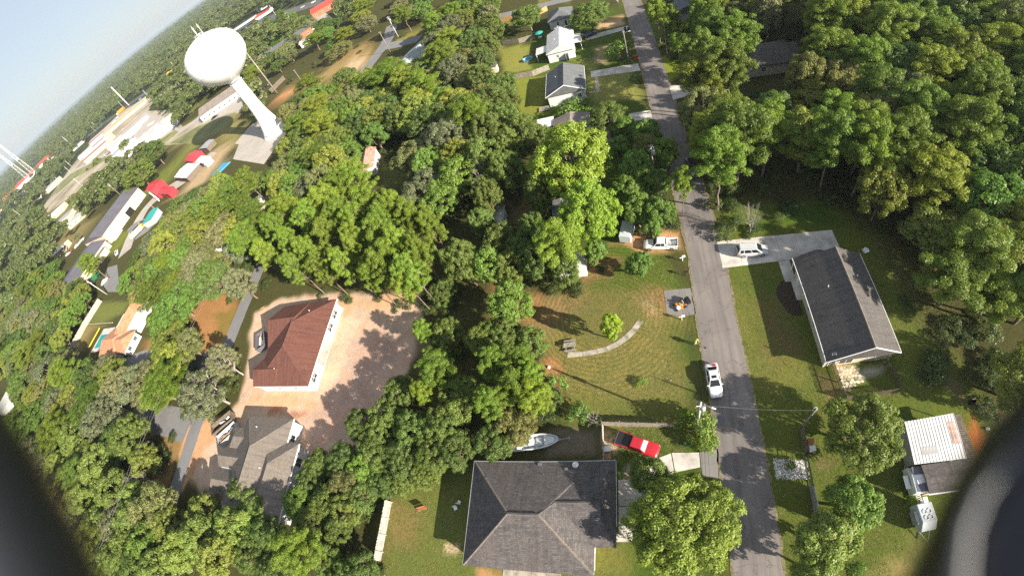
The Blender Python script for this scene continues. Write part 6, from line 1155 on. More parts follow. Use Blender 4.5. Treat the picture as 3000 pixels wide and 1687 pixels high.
for i in range(1500):
    u, v = g.random(), g.random(); x = (q[0][0] * (1 - u) + q[1][0] * u) * (1 - v) + (q[3][0] * (1 - u) + q[2][0] * u) * v; y = (q[0][1] * (1 - u) + q[1][1] * u) * (1 - v) + (q[3][1] * (1 - u) + q[2][1] * u) * v
    if math.hypot(x - 15, y - 10.5) < .8 and g.random() < .8: continue
    s = g.uniform(.05, .13); mb.box(x + g.uniform(-.15, .15), y + g.uniform(-.15, .15), -.02, s, s * g.uniform(.6, 1), s * .7, g.random() * 3, g.uniform(-.4, .4))
o = mb.build('gravel', 'white_stone'); tag(o, 'patch of broken white stones on the lawn beside the gate', 'gravel', kind='stuff')
c = (20.80,33.97); o = MB().prism([(c[0] + 2.2 * math.cos(a) * (1 + .1 * math.sin(3 * a)), c[1] + 3.2 * math.sin(a), 0)[:2] for a in [i * math.pi / 12 for i in range(24)] if c[0] + 2.2 * math.cos(a) < 21.9], -.05, .06).build('flower_bed', mat('mulch', (.05, .035, .025), .98, .4, 4, bmp=.5)); struct(o)
# flagstones in the fenced yard
fs = bpy.data.objects.new('patio', None); COL.objects.link(fs); fs['kind'] = 'structure'; g = random.Random(8)
for i in range(8):
    for j in range(6):
        if (i > 5 and j > 3) or (i > 6 and j > 1): continue
        x = 23.9 + (j + (i % 2) * .4) * .5 + g.uniform(-.07, .07); y = 22.2 - i * .42 + g.uniform(-.07, .07); n = g.choice((5, 6, 7)); r = g.uniform(.25, .31); a0 = g.random() * 3
        o = MB().prism([(r * math.cos(a0 + k * 2 * math.pi / n) * g.uniform(.8, 1.1), r * .85 * math.sin(a0 + k * 2 * math.pi / n) * g.uniform(.8, 1.1)) for k in range(n)], -.05, .0).build('flagstone', 'cream_wall' if g.random() < .6 else 'old_concrete', fs); o.location = (x, y, .03)
# ---------------------------------------------------------------- the drone that carries the camera: its two propeller guards
Dn = thing('drone', 'blurred black propeller guards of the camera drone in both lower corners', 'drone'); Dn.matrix_world = CAM
def guard(pts, rad, nm):
    o = MB().tube(pts, rad, 24).build(nm, 'drone_black', Dn, True); return o
guard([(-0.14678,-0.02499,-0.05857),(-0.14150,-0.03809,-0.06425),(-0.13452,-0.05452,-0.06731),(-0.12609,-0.07103,-0.06823),(-0.11623,-0.08809,-0.06581),(-0.10581,-0.10373,-0.06037)], [.016,.0195,.0205,.0205,.0205,.0205], 'guard')
guard([(0.14807,-0.02307,-0.05605),(0.14288,-0.03407,-0.06343),(0.13574,-0.04803,-0.06976),(0.12853,-0.06271,-0.07175),(0.11908,-0.08079,-0.06996),(0.10914,-0.09810,-0.06376)], [.016,.0195,.0205,.0205,.0205,.0205], 'guard')
MB().tube([(0.11449,-0.03875,-0.06864),(0.10867,-0.04739,-0.07064),(0.10409,-0.05519,-0.06992),(0.10121,-0.06319,-0.06732),(0.09661,-0.07519,-0.06149)], [.0006,.001,.0014,.0016,.0016], 12).build('sheen_streak', 'drone_sheen', Dn, True)  # added thin grey tube imitating the pale reflection along the right guard
Dn['label'] = 'blurred black propeller guards of the camera drone in both lower corners'
# ================================================================ TREES
def leaf_mesh(name, C, U, N, L, Wd, material):
    """rhombic leaves: centres C, long axes U, normals N, lengths L, widths Wd"""
    U = U / np.linalg.norm(U, axis=1, keepdims=True); V = np.cross(N, U); V /= np.maximum(np.linalg.norm(V, axis=1, keepdims=True), 1e-6)
    l = (L / 2)[:, None]; w = (Wd / 2)[:, None]
    P = np.stack([C - U * l, C + V * w, C + U * l, C - V * w], 1).reshape(-1, 3)
    F = np.arange(len(P)).reshape(-1, 4); me = bpy.data.meshes.new(name); quick_mesh(me, P, F); me.materials.append(M[material]); return me
def unit(g, n):
    v = g.normal(size=(n, 3)); return v / np.linalg.norm(v, axis=1, keepdims=True)
def puffs_to_leaves(name, g, puffs, n, size, kind, flat=.75):
    C = []; U = []; N = []; L = []; Wd = []
    for (cx, cy, cz, r) in puffs:
        k = max(8, int(n * (r ** 2))); d = unit(g, k); d[:, 2] = np.where(d[:, 2] < -.35, -d[:, 2] * .6, d[:, 2])
        rr = r * g.uniform(.55, 1.08, k) ** .7
        p = np.array((cx, cy, cz)) + d * rr[:, None] * np.array((1, 1, flat))
        if kind == 'needle':
            nn = d + unit(g, k) * .55 + np.array((0, 0, .3)); u = np.cross(nn, unit(g, k)) + d * .35; nn = np.cross(np.cross(u, nn), u); nn /= np.maximum(np.linalg.norm(nn, axis=1, keepdims=True), 1e-6); s = size * g.uniform(.7, 1.3, k); C.append(p); U.append(u); N.append(nn); L.append(s); Wd.append(s * .34)
        else:
            nn = d + unit(g, k) * .62 + np.array((0, 0, .35)); u = np.cross(nn, unit(g, k)); s = size * g.uniform(.65, 1.35, k); C.append(p); U.append(u); N.append(nn / np.linalg.norm(nn, axis=1, keepdims=True)); L.append(s); Wd.append(s * .62)
    return leaf_mesh(name, *(np.concatenate(a) for a in (C, U, N, L, Wd)), kind)
def limb(mb, a, b, r0, r1, g, n=5, wob=.25):
    a = np.array(a, float); b = np.array(b, float); pts = []
    for i in range(n + 1):
        t = i / n; p = a + (b - a) * t + (g.normal(size=3) * wob * math.sin(math.pi * t) if 0 < i < n else 0); pts.append(tuple(p))
    mb.tube(pts, [r0 + (r1 - r0) * i / n for i in range(n + 1)], 5 if r0 < .12 else 7, False)
PROTO = {}
def proto(kind, seed):
    """one tree of a kind: trunk with limbs, and a crown of leaf clumps; returns (crown mesh, trunk mesh, height, radius)"""
    g = np.random.default_rng(seed * 77 + len(kind)); mb = MB()
    if kind == 'pine':
        h, r = 15., 4.3; cb = h * g.uniform(.42, .52); puffs = []
        limb(mb, (0, 0, -.3), (g.normal() * .3, g.normal() * .3, h * .93), .24, .05, g, 8, .18)
        nb = 42
        for i in range(nb):
            t = (i + .5) / nb; z = cb + (h - cb) * t; R_ = r * math.sqrt(max(.04, 1 - ((t - .28) / .78) ** 2)) * g.uniform(.75, 1.1); a = i * 2.4 + g.normal() * .4
            e = (math.cos(a) * R_, math.sin(a) * R_, z + R_ * .22 + g.normal() * .3)
            limb(mb, (0, 0, z - .5), e, .055 + .04 * (1 - t), .02, g, 4, .12)
            m = 4 if R_ > 2.4 else 3 if R_ > 1.4 else 2
            for q in range(m):
                f = 1 - q * .22; puffs.append((e[0] * f + g.normal() * .35, e[1] * f + g.normal() * .35, e[2] + g.normal() * .25 + .15, g.uniform(.55, 1.0)))
        puffs.append((0, 0, h - .3, .7)); cm = puffs_to_leaves('crown', g, puffs, 300, .33, 'needle', .8); bark = 'bark'
    elif kind in ('oak', 'olive', 'leaf', 'bareoak', 'broad'):
        h, r = 10., {'leaf': 4.2, 'broad': 7.2}.get(kind, 5.4); puffs = []; zc = h * .58; vz = h * (.38 if kind != 'leaf' else .4)
        th = h * .24; limb(mb, (0, 0, -.3), (g.normal() * .3, g.normal() * .3, th), .32, .24, g, 4, .1)
        nl = {'leaf': 14, 'broad': 34}.get(kind, 20)
        for i in range(nl):
            dz = 1 - (i + .5) / nl * 1.62; a = i * 2.39996 + g.normal() * .3; c = math.sqrt(max(0, 1 - dz * dz)); k = g.uniform(.5, .72)
            e = np.array((math.cos(a) * c * r * k, math.sin(a) * c * r * k, zc + dz * vz * k)); lr = r * g.uniform(.27, .42) * (.72 if kind == 'broad' else 1)
            limb(mb, (0, 0, th - .2), e, .16, .05, g, 5, .3)
            for q in range(15):
                d = unit(g, 1)[0] + np.array((math.cos(a) * c, math.sin(a) * c, dz + .25)) * .75; d /= np.linalg.norm(d); pp = e + d * lr * np.array((1, 1, .85)) * g.uniform(.75, 1.12)
                if kind == 'bareoak' and g.random() < .4: limb(mb, e, pp, .06, .02, g, 3, .1); continue
                if q < 2: limb(mb, e, pp, .05, .015, g, 3, .1)
                puffs.append((*pp, g.uniform(.45, .95)))
        big = kind == 'leaf'
        cm = puffs_to_leaves('crown', g, puffs, 165 if not big else 140, .28 if not big else .34, 'leaf'); bark = 'pale_bark' if kind == 'bareoak' else 'bark'
    elif kind == 'shrub':
        h, r = 3., 2.; puffs = []
        for i in range(34):
            a = g.uniform(0, 6.28); q = math.sqrt(g.random()) * 1.5; puffs.append((math.cos(a) * q, math.sin(a) * q, .5 + (1 - (q / 1.7) ** 2) * 1.8 * g.uniform(.5, 1), g.uniform(.4, .7)))
        for i in range(5): a = i * 1.26; limb(mb, (0, 0, -.1), (math.cos(a), math.sin(a), 1.6), .06, .02, g, 3, .1)
        cm = puffs_to_leaves('crown', g, puffs, 130, .22, 'leaf'); bark = 'bark'
    elif kind == 'dead':
        h, r = 9., 3.2; cm = None; bark = 'dead_wood'
        limb(mb, (0, 0, -.3), (0, 0, 2.2), .25, .2, g, 3, .1)
        def grow(p, d, L, rad, k):
            e = p + d * L; limb(mb, p, e, rad, rad * .6, g, 3, L * .05)
            if k:
                for _ in range(4): grow(e, (d + unit(g, 1)[0] * .55 + np.array((0, 0, .15))) / 1.15, L * .66, rad * .55, k - 1)
        for i in range(6): a = i * 1.05; grow(np.array((0, 0, 1.8)), np.array((math.cos(a) * .5, math.sin(a) * .5, .85)), 2.6, .12, 3)
    elif kind == 'sago':
        h, r = 1.2, 1.1; bark = 'bark'; mb.cyl(0, 0, 0, .2, .5, 8); C = []; U = []; N = []; L = []
        for i in range(46):
            a = i * 2.4; el = g.uniform(.1, 1.2)
            for q in range(12):
                t = (q + 1) / 12; p = np.array((math.cos(a) * math.cos(el) * t * 1.15, math.sin(a) * math.cos(el) * t * 1.15, .5 + math.sin(el) * t * .9 - t * t * .45))
                for s in (1, -1): C.append(p + np.array((-math.sin(a), math.cos(a), 0)) * s * .09); U.append((-math.sin(a) * s + math.cos(a) * .5, math.cos(a) * s + math.sin(a) * .5, .1)); N.append((0, .1, 1)); L.append(.22)
        L = np.array(L); cm = leaf_mesh('crown', np.array(C), np.array(U, float), np.array(N, float), L, L * .16, 'leaf')
    tm = mb.mesh('trunk', bark, True)
    if cm and kind != 'sago':      # the size the crown really has
        co = np.empty(len(cm.vertices) * 3, np.float32); cm.vertices.foreach_get('co', co); co = co.reshape(-1, 3)
        r = float(np.percentile(np.hypot(co[:, 0], co[:, 1]), 95)); h = float(np.percentile(co[:, 2], 99.5))
    return cm, tm, h, r
NVAR = {'pine': 7, 'oak': 6, 'olive': 3, 'leaf': 4, 'broad': 2, 'bareoak': 2, 'shrub': 3, 'dead': 1, 'sago': 1}
for k, n in NVAR.items(): PROTO[k] = [proto(k, i + 1) for i in range(n)]
TINT = {'pine': (.165, .235, .022), 'oak': (.115, .16, .03), 'olive': (.175, .185, .06), 'leaf': (.125, .205, .03), 'bareoak': (.18, .185, .085), 'shrub': (.125, .195, .03), 'yg': (.215, .3, .03), 'dead': (.2, .2, .2), 'sago': (.07, .13, .03), 'maple': (.17, .215, .04), 'bigmaple': (.165, .22, .032), 'lime': (.23, .34, .028)}
NAMES = {'pine': 'pine_tree', 'oak': 'oak_tree', 'olive': 'oak_tree', 'leaf': 'broadleaf_tree', 'bareoak': 'oak_tree', 'shrub': 'shrub', 'dead': 'dead_tree', 'sago': 'sago_palm', 'yg': 'sycamore_tree', 'maple': 'maple_tree', 'bigmaple': 'maple_tree', 'lime': 'young_tree'}
MESH_OF = {'yg': 'broad', 'maple': 'leaf', 'lime': 'leaf', 'bigmaple': 'broad'}
TREES = []
tg = random.Random(3)
def tree(kind, x, y, r, h, label, group=None, tint=None, lean=0):
    cm, tm, hp, rp = tg.choice(PROTO[MESH_OF.get(kind, kind)])
    t = thing(NAMES[kind], label, 'shrub' if kind in ('shrub', 'sago') else 'tree', x, y, tg.uniform(0, 360), group)
    s = r / rp; t.scale = (s * tg.uniform(.92, 1.08), s * tg.uniform(.92, 1.08), h / hp)
    if lean: t.rotation_euler.y = R(lean)
    else: t.rotation_euler.x = R(tg.uniform(-2.5, 2.5)); t.rotation_euler.y = R(tg.uniform(-2.5, 2.5))
    inst(tm, 'trunk', t)
    if cm:
        c = inst(cm, 'crown', t); b = tint or TINT[kind]; v = tg.uniform(.8, 1.22); w = tg.uniform(-.1, .1)
        v *= 1.2; c.color = (min(1, b[0] * v * (1 + w)), b[1] * v, b[2] * v * (1 - w), 1)
    TREES.append((x, y, r)); return t
# --- trees that stand out, one by one
HAND = [
 ('lime', -5.9,30.2,1.60,6.5, 'small bright lime-green tree on the picnic lawn'),
 ('yg', -10.9,61.7,6.48,15.0, 'large yellow-green sycamore over the brown-roofed house'),
 ('yg', -8.0,50.0,4.62,12.0, 'lower yellow-green sycamore above the white pickup'),
 ('bigmaple', 1.4,3.9,5.68,9.0, 'broad maple with yellowing leaves over the bottom driveway'),
 ('maple', -2.0,9.3,2.24,7.0, 'small grey-green maple beside the bottom driveway'),
 ('pine', 7.2,52.4,1.70,11.0, 'lone pine tuft leaning over the road'),
 ('oak', 23.1,12.4,4.26,7.5, 'dark spreading oak left of the white workshop'),
 ('leaf', 20.3,4.9,3.08,6.0, 'soft olive tree on the lower right lawn, upper one'),
 ('maple', 16.2,1.7,3.11,7.0, 'olive tree right of the road at the bottom, nearest the metal fence'),
 ('maple', 15.0,-1.2,2.37,6.5, 'olive tree right of the road at the bottom edge'),
 ('shrub', 20.1,-1.9,1.04,3.0, 'small bright bush at the bottom edge right of the road'),
 ('shrub', 28.1,4.8,0.76,2.0, 'tiny bush left of the pale camper'),
 ('leaf', -20.8,35.1,3.02,9.0, 'bright green tree at the left edge of the picnic lawn'),
 ('oak', -29.7,43.5,3.33,11.0, 'round green oak above the left edge of the picnic lawn'),
 ('oak', -24.6,148.9,5.46,9.0, 'rounded tree beside the orange timber fence'),
 ('oak', -4.3,136.3,6.44,9.0, 'spreading oak above the dark blue sedan'),
 ('shrub', 2.0,112.7,4.31,5.5, 'round dark bush by the upper driveways'),
 ('shrub', -10.6,89.5,4.38,4.5, 'dense bush in front of the white gabled house'),
 ('oak', -3.2,79.9,4.08,6.5, 'dark tree left of the upper concrete driveway'),
 ('shrub', 4.1,99.2,1.69,2.4, 'loose shrub by the mailbox end of the long driveway'),
 ('dead', 58.6,98.1,3.38,10.0, 'bare grey dead tree in the right-hand wood'),
 ('dead', -58.0,113.0,3.25,9.0, 'bare grey tree among the woods below the aqua-grey roof'),
 ('dead', -100.9,1.5,1.39,8.0, 'whitish bare snag in the lower left canopy'),
 ('dead', 17.4,46.7,1.29,6.0, 'bare snag behind the minivan driveway'),
 ('dead', -28.8,65.4,1.78,10.0, 'bare pale snag left of the upper yellow-green sycamore'),
 ('shrub', 4.4,16.1,2.12,4.0, 'vine-covered bush at the foot of the transformer pole'),
 ('shrub', 5.2,14.3,1.54,2.5, 'bright bush on the verge beside the bottom driveway'),
 ('shrub', 2.7,17.5,1.31,2.6, 'dark bush left of the transformer pole'),
 ('sago', 2.9,14.0,0.88,1.4, 'spiky sago palm beside the bottom driveway'),
 ('oak', -252.7,165.4,8.63,15.0, 'round oak at the end of the far lot, upper one'),
 ('oak', -242.5,142.7,10.12,16.0, 'big round oak at the end of the far lot, lower one'),
 ('pine', -208.5,73.9,4.82,15.0, 'pine standing alone over the annex roof'),
 ('bareoak', -85.5,21.2,5.98,11.0, 'grey oak with bare pale limbs beside the sandy lot'),
 ('bareoak', -84.2,27.8,3.50,10.0, 'thin grey oak with bare twigs beside the left street'),
 ('maple', -107.1,21.4,5.23,9.0, 'yellow-green tree beside the lower left lane'),
 ('shrub', -14.1,23.0,1.66,4.5, 'green bush at the lower left edge of the picnic lawn'),
 ('shrub', -11.1,18.9,1.60,3.2, 'bush at the fence corner above the motorboat'),
 ('shrub', -2.6,23.2,0.95,0.9, 'low weed clump in the picnic lawn'),
 ('dead', -9.0,17.8,0.91,2.6, 'bare whitish shrub at the fence corner'),
 ('pine', -46.8,-3.5,3.11,12.0, 'bright pine at the bottom edge left of the grey fence'),
 ('pine', -30.7,23.8,2.82,10.1, 'pine with bright tufts right of the sandy lot'),
 ('pine', -32.7,20.7,1.56,8.6, 'smaller pine just below the bright tufted one by the sand'),
 ('pine', -35.2,31.5,1.64,7.9, 'slim pine overhanging the right edge of the sand'),
 ('leaf', -1.4,41.2,2.14,5.0, 'airy bright tree above the parking pad'),
 ('pine', -12.3,42.6,3.42,13.0, 'pine over the white trailer roof above the lawn'),
 ('oak', -95.8,144.2,5.27,11.0, 'dark tree on the tan clearing below the forked lane'),
 ('pine', -70.2,128.4,7.15,13.0, 'broad pine in front of the aqua-grey roof'),
 ('pine', -84.0,192.7,4.19,13.0, 'slim tree beside the upper pole of the forked lane'),
]
for it in HAND: tree(it[0], *it[1:5], it[5])
GROUPS = [
 # big pine grove above the red-brown roof
 ('pine', 'tall bright pine of the grove above the red-brown roof', 'pines of the grove above the red-brown roof', .78, [(-60.0,70.2,4.48,15.0),(-64.2,68.9,3.40,15.0),(-79.4,66.4,3.59,15.0),(-67.6,59.4,3.23,16.0),(-65.2,63.9,3.29,16.0),(-57.6,58.0,3.05,16.0),(-51.6,53.9,2.87,16.0),(-49.4,57.4,2.91,16.0),(-43.1,55.0,3.14,16.0),(-38.9,52.4,2.68,15.0),(-35.7,50.1,2.08,14.0),(-58.0,52.1,2.94,16.0),(-50.7,48.4,2.75,16.0),(-44.6,48.5,2.84,16.0),(-39.4,45.0,2.68,16.0),(-35.6,43.8,2.46,15.0),(-41.4,42.2,2.65,16.0),(-36.1,39.7,2.38,15.0),(-79.9,53.2,2.68,14.0),(-71.2,53.2,2.76,15.0),(-63.3,49.8,2.59,15.0),(-66.8,46.8,2.61,14.0),(-59.1,45.1,2.28,14.0),(-51.3,44.0,2.15,15.0),(-46.0,41.1,1.90,13.0),(-79.2,59.9,2.76,15.0),(-38.2,39.2,1.95,13.0),(-43.9,51.7,2.17,16.0)]),
 # cluster right of the sand
 ('pine', 'pine of the cluster left of the picnic lawn', 'pines left of the picnic lawn', .78, [(-21.2,23.8,2.11,11.2),(-18.2,20.4,2.51,11.2),(-15.5,19.5,2.11,10.4),(-20.9,18.6,2.01,11.2),(-18.2,24.6,1.84,10.4),(-16.4,22.3,1.66,10.4)]),
 ('oak', 'green oak between the sandy lot and the picnic lawn', 'oaks between the sandy lot and the picnic lawn', .62, [(-22.1,30.8,2.83,6.8),(-17.6,29.1,2.17,6.1),(-25.0,29.8,2.84,6.8),(-31.6,31.3,3.00,6.1),(-27.0,20.6,3.22,7.5),(-38.3,21.7,2.91,6.1),(-44.8,16.7,2.31,6.1),(-39.6,17.0,3.08,6.8),(-34.4,15.9,3.12,6.8),(-29.6,16.2,3.04,6.8),(-27.3,13.6,2.64,6.1),(-30.6,12.4,2.99,6.1),(-35.2,11.9,3.07,6.1),(-40.6,13.2,3.04,6.1),(-19.0,16.5,2.88,6.1),(-21.9,14.6,2.90,5.4),(-34.7,41.1,2.61,4.8),(-32.1,9.9,2.21,4.8),(-15.0,20.6,1.74,5.4)]),
 ('oak', 'oak along the back edge of the taupe-roofed house lot', 'oaks between the taupe roof and the bottom yard', .62, [(-46.8,10.8,2.96,5.6),(-51.8,10.1,2.52,4.9),(-52.9,7.2,2.68,4.9),(-42.6,10.2,2.70,5.6),(-45.1,7.3,2.86,5.6),(-53.9,3.5,2.81,4.9),(-48.2,4.4,2.53,5.6),(-44.1,3.5,2.61,5.6),(-41.9,6.2,2.47,4.9),(-50.7,0.7,2.70,4.9),(-45.1,0.5,2.27,4.9),(-39.1,8.2,2.30,4.3),(-36.0,8.5,1.78,3.7),(-39.9,-3.9,2.58,4.9),(-63.3,1.9,3.14,5.6),(-67.5,3.9,2.89,5.6),(-64.5,-1.5,3.47,5.6),(-58.8,-2.0,2.80,5.6),(-62.1,-5.7,3.33,5.6),(-46.4,-3.7,2.39,4.9),(-56.1,-7.2,2.67,5.6),(-42.8,-5.3,2.15,4.9)]),
 ('pine', 'slender tall tree beside the road at the top, right side', 'slender trees at the top right of the road', .7, [(13.4,116.0,2.78,14.0),(16.1,108.9,2.65,13.0),(22.4,106.9,2.80,15.0),(16.3,105.3,2.16,8.0),(25.4,112.1,2.65,15.0),(16.6,120.8,2.59,14.0),(25.9,102.8,2.71,15.0),(19.6,107.7,2.18,9.0),(23.4,106.4,2.65,8.0)]),
 ('leaf', 'bright green tree of the roadside thicket above the white pickup', 'roadside thicket above the white pickup', .6, [(0.3,60.2,3.31,9.0),(-2.0,55.4,2.54,8.0),(1.6,56.6,2.55,8.0),(2.7,49.7,2.23,8.0),(6.1,63.9,2.68,8.0),(-0.1,50.7,2.26,8.0),(4.4,57.4,1.88,7.0),(5.0,50.4,1.13,6.0),(3.4,65.8,2.56,8.0),(3.8,71.7,2.89,7.0),(1.6,48.3,1.76,6.0)]),
 ('oak', 'tree of the dim thicket around the sheds above the lawn', 'thicket around the sheds above the lawn', .62, [(-19.0,46.1,3.12,9.0),(-23.3,48.0,3.05,9.0),(-25.1,43.4,2.80,9.0),(-16.5,41.9,2.82,9.0),(-21.2,42.8,2.76,8.0),(-12.7,40.2,2.15,8.0),(-17.8,49.1,2.51,9.0),(-7.9,43.9,1.74,6.0),(-23.5,64.9,3.66,11.0),(-17.6,59.7,2.74,9.0),(-27.2,59.5,2.82,10.0),(-28.5,70.5,3.87,12.0),(-23.5,72.2,3.46,11.0),(-28.6,54.5,2.21,8.0),(-17.1,56.7,1.98,7.0)]),
 ('oak', 'leafy tree along the back of the white houses yards', 'trees behind the yards of the white houses', .62, [(-38.2,144.6,5.29,11.0),(-40.2,160.1,4.29,11.0),(-35.8,130.1,3.98,10.0),(-36.6,121.6,3.51,10.0),(-29.6,103.9,4.43,8.0),(-26.9,96.1,3.71,7.0),(-31.3,96.1,4.21,10.0),(-26.8,86.2,3.90,9.0),(-29.8,80.1,3.74,11.0),(-22.6,80.9,3.71,9.0),(-35.0,107.4,4.01,11.0),(-18.9,75.0,3.29,10.0)]),
 ('maple', 'tree of the canopy that fills the bottom left corner', 'canopy of the bottom left corner', .6, [(-96.8,-6.4,4.09,9.0),(-87.8,-9.1,4.01,9.0),(-107.6,-9.5,4.28,9.0),(-96.6,-13.0,4.75,9.0),(-83.7,-5.4,3.61,8.0),(-76.4,-8.2,3.93,9.0),(-74.6,-1.4,3.29,8.0),(-72.5,-5.1,3.52,9.0),(-66.1,-6.9,3.68,9.0),(-81.6,-12.3,3.97,9.0),(-65.4,-2.1,3.44,8.0),(-141.1,6.7,4.91,10.0),(-144.5,-0.7,3.70,9.0),(-109.6,10.2,5.27,10.0),(-100.4,5.2,3.51,9.0),(-119.9,1.4,5.08,10.0),(-107.1,-2.2,4.65,10.0),(-99.6,-1.7,3.16,8.0),(-120.9,-6.2,4.68,9.0),(-114.2,-15.2,4.07,9.0),(-134.1,-3.6,4.00,9.0)]),
 ('leaf', 'round tree in the front yards below the upper driveways', 'trees in the shaded front yards', .6, [(-0.2,75.7,2.42,6.0),(-2.0,69.4,2.12,6.0)]),
]
for kind, lb, grp, k, pts in GROUPS:
    xs = sorted(p[0] for p in pts); ys = sorted(p[1] for p in pts); q = lambda v, i: v[min(len(v) - 1, len(v) * i // 3)]; rm = sorted(p[2] for p in pts)[len(pts) // 2]
    for p in pts:
        sz = 'larger ' if p[2] > rm else 'smaller '; h_ = 'left' if p[0] < q(xs, 1) else 'right' if p[0] >= q(xs, 2) else 'middle'; v_ = 'lower' if p[1] < q(ys, 1) else 'upper' if p[1] >= q(ys, 2) else 'central'
        l2 = sz + lb + ', ' + v_ + ' ' + h_ + ' part'
        tree(kind if tg.random() < .8 or kind == 'pine' else tg.choice(['oak', 'leaf', 'olive']), *p, l2 if len(l2.split()) <= 16 else sz + lb, grp)
# --- woods filled tree by tree
def inside(p, poly):
    c = False; x, y = p
    for i in range(len(poly)):
        (x0, y0), (x1, y1) = poly[i], poly[i - 1]
        if (y0 > y) != (y1 > y) and x < (x1 - x0) * (y - y0) / (y1 - y0) + x0: c = not c
    return c
KEEP = [ # open ground, roofs and paving where no trunk stands
 [(-306.04,123.96),(-300.92,158.31),(-251.74,141.32),(-208.28,126.35),(-195.78,115.54),(-210.74,113.71),(-190.29,104.61),(-198.45,96.83),(-208.06,93.36),(-207.75,85.34),(-217.10,81.03),(-187.31,67.09),(-190.60,62.81),(-221.80,75.27),(-294.44,83.49),(-304.31,93.39)],
 [(-250.73,136.26),(-255.34,161.92),(-242.84,181.22),(-154.10,148.33),(-128.52,114.36),(-172.08,128.66),(-179.82,116.59),(-200.78,113.27)],
 [(-199.65,32.96),(-203.24,51.60),(-203.26,63.51),(-159.40,57.42),(-142.62,42.74),(-131.84,36.67),(-125.47,29.58),(-145.31,29.18),(-159.71,32.86),(-189.95,32.76)],
 [(-117.93,46.75),(-116.53,55.73),(-98.43,48.38),(-92.32,46.46),(-90.77,34.15),(-108.58,33.83),(-117.74,42.53)],
 [(-147.36,21.53),(-127.02,20.02),(-106.41,17.14),(-91.05,16.27),(-88.42,3.45),(-90.69,-2.79),(-96.96,-3.10),(-100.66,12.15),(-127.50,13.18)],
 [(-39.81,42.87),(-39.15,37.78),(-39.24,31.39),(-42.08,25.55),(-46.19,19.15),(-47.80,12.95),(-55.35,9.01),(-61.56,2.17),(-86.59,-0.76),(-92.31,8.56),(-82.87,22.49),(-93.63,43.35),(-84.11,48.00),(-61.89,46.61)],
 [(-100,0),(-91,0),(-91,60),(-100,60)],
 [(11.43,111.01),(18.69,109.19),(16.12,100.31),(17.98,94.25),(16.82,87.90),(11.26,87.12)],
 [(26,87),(46,87),(46,107),(26,107)], [(54.40,136.16),(62.01,133.21),(54.62,115.59),(47.07,116.50)], [(51.68,106.23),(58.93,103.57),(57.07,98.30),(49.54,99.64)],[(51.18,89.95),(54.90,86.99),(51.74,79.83),(48.71,81.41)],
 [(10.26,70.04),(14.21,69.05),(12.81,59.77),(8.94,60.61)],
 [(17.69,46.27),(27.27,51.32),(32.21,49.91),(36.28,45.01),(42.40,38.27),(44.93,31.38),(20.36,34.97)],
 [(-97.22,148.44),(-100.02,171.27),(-102.21,198.54),(-105.72,226.57),(-97.76,216.80),(-89.36,186.24),(-74.37,187.38),(-68.28,174.16),(-67.70,150.29),(-78.56,157.51),(-92.89,174.73),(-93.68,149.37)],
 [(-128.61,184.27),(-116.12,183.49),(-102.70,196.67),(-100.03,168.54),(-107.30,162.79),(-134.73,171.40),(-146.98,169.98),(-154.24,167.24),(-164.22,191.88)],
 [(-79.11,102.05),(-67.83,97.39),(-63.98,85.86),(-73.76,90.22)], [(-67.08,92.10),(-53.75,86.26),(-51.11,76.19),(-61.18,78.27)],
 [(-138.63,105.82),(-109.45,92.79),(-104.87,85.03),(-123.14,93.44)], [(-142.40,81.41),(-129.48,78.71),(-120.66,66.90),(-132.18,69.59)],
 [(-170.81,143.88),(-175.30,166.78),(-125.91,143.78),(-126.84,120.75),(-127.54,112.82),(-159.51,128.89)],
 [(-45.20,195.96),(-9.58,175.69),(-9.81,166.78),(-41.07,165.47)],
 [(-292.58,30.36),(-229.35,14.87),(-235.32,11.17),(-266.71,10.49)],
]
HUES = {'pine': [('yellow-green', (.185, .225, .025)), ('bright green', (.15, .215, .02)), ('deep green', (.12, .175, .022))], 'leafy': [('olive', (.175, .185, .06)), ('fresh green', (.125, .2, .03)), ('deep green', (.085, .13, .025)), ('grey-green', (.17, .18, .085)), ('yellow-green', (.19, .22, .035))]}
SUNNY = [((26.5, 32.5), (20, 27.5), 3.4), ((10, 18), (18, 34), 0), ((-60, -48), (26, 42), 0), ((0, 6), (44, 49), 1), ((28, 36), (2, 14), 3), ((4, 12), (36, 60), 0)]      # (x range, y range, height) that the sun reaches
for bx, by in ((-67.94,89.37), (-26.95,57.89)): SUNNY.append(((bx - 2, bx + 2.5), (by - 3, by + 3), 2.5))
def shades(x, y, r, h):
    for (x0, x1), (y0, y1), z in SUNNY:
        for f in (.4, .55, .7, .85, .97):
            k = (h * f - z) / math.tan(R(SUN_EL)); px, py = x - k * math.cos(R(SUN_AZ)), y - k * math.sin(R(SUN_AZ))
            if x0 - r * .75 < px < x1 + r * .75 and y0 - r * .75 < py < y1 + r * .75: return True
    return False
def blocked(p, h, keep, far=45):
    """a trunk in the open, or a crown that would stand in front of open ground"""
    ks = (1,) if math.hypot(*p) < far else (1, 57 / (57 - h * .55), 57 / (57 - h * .98))
    return any(inside((p[0] * k, p[1] * k), q) for q in keep for k in ks)
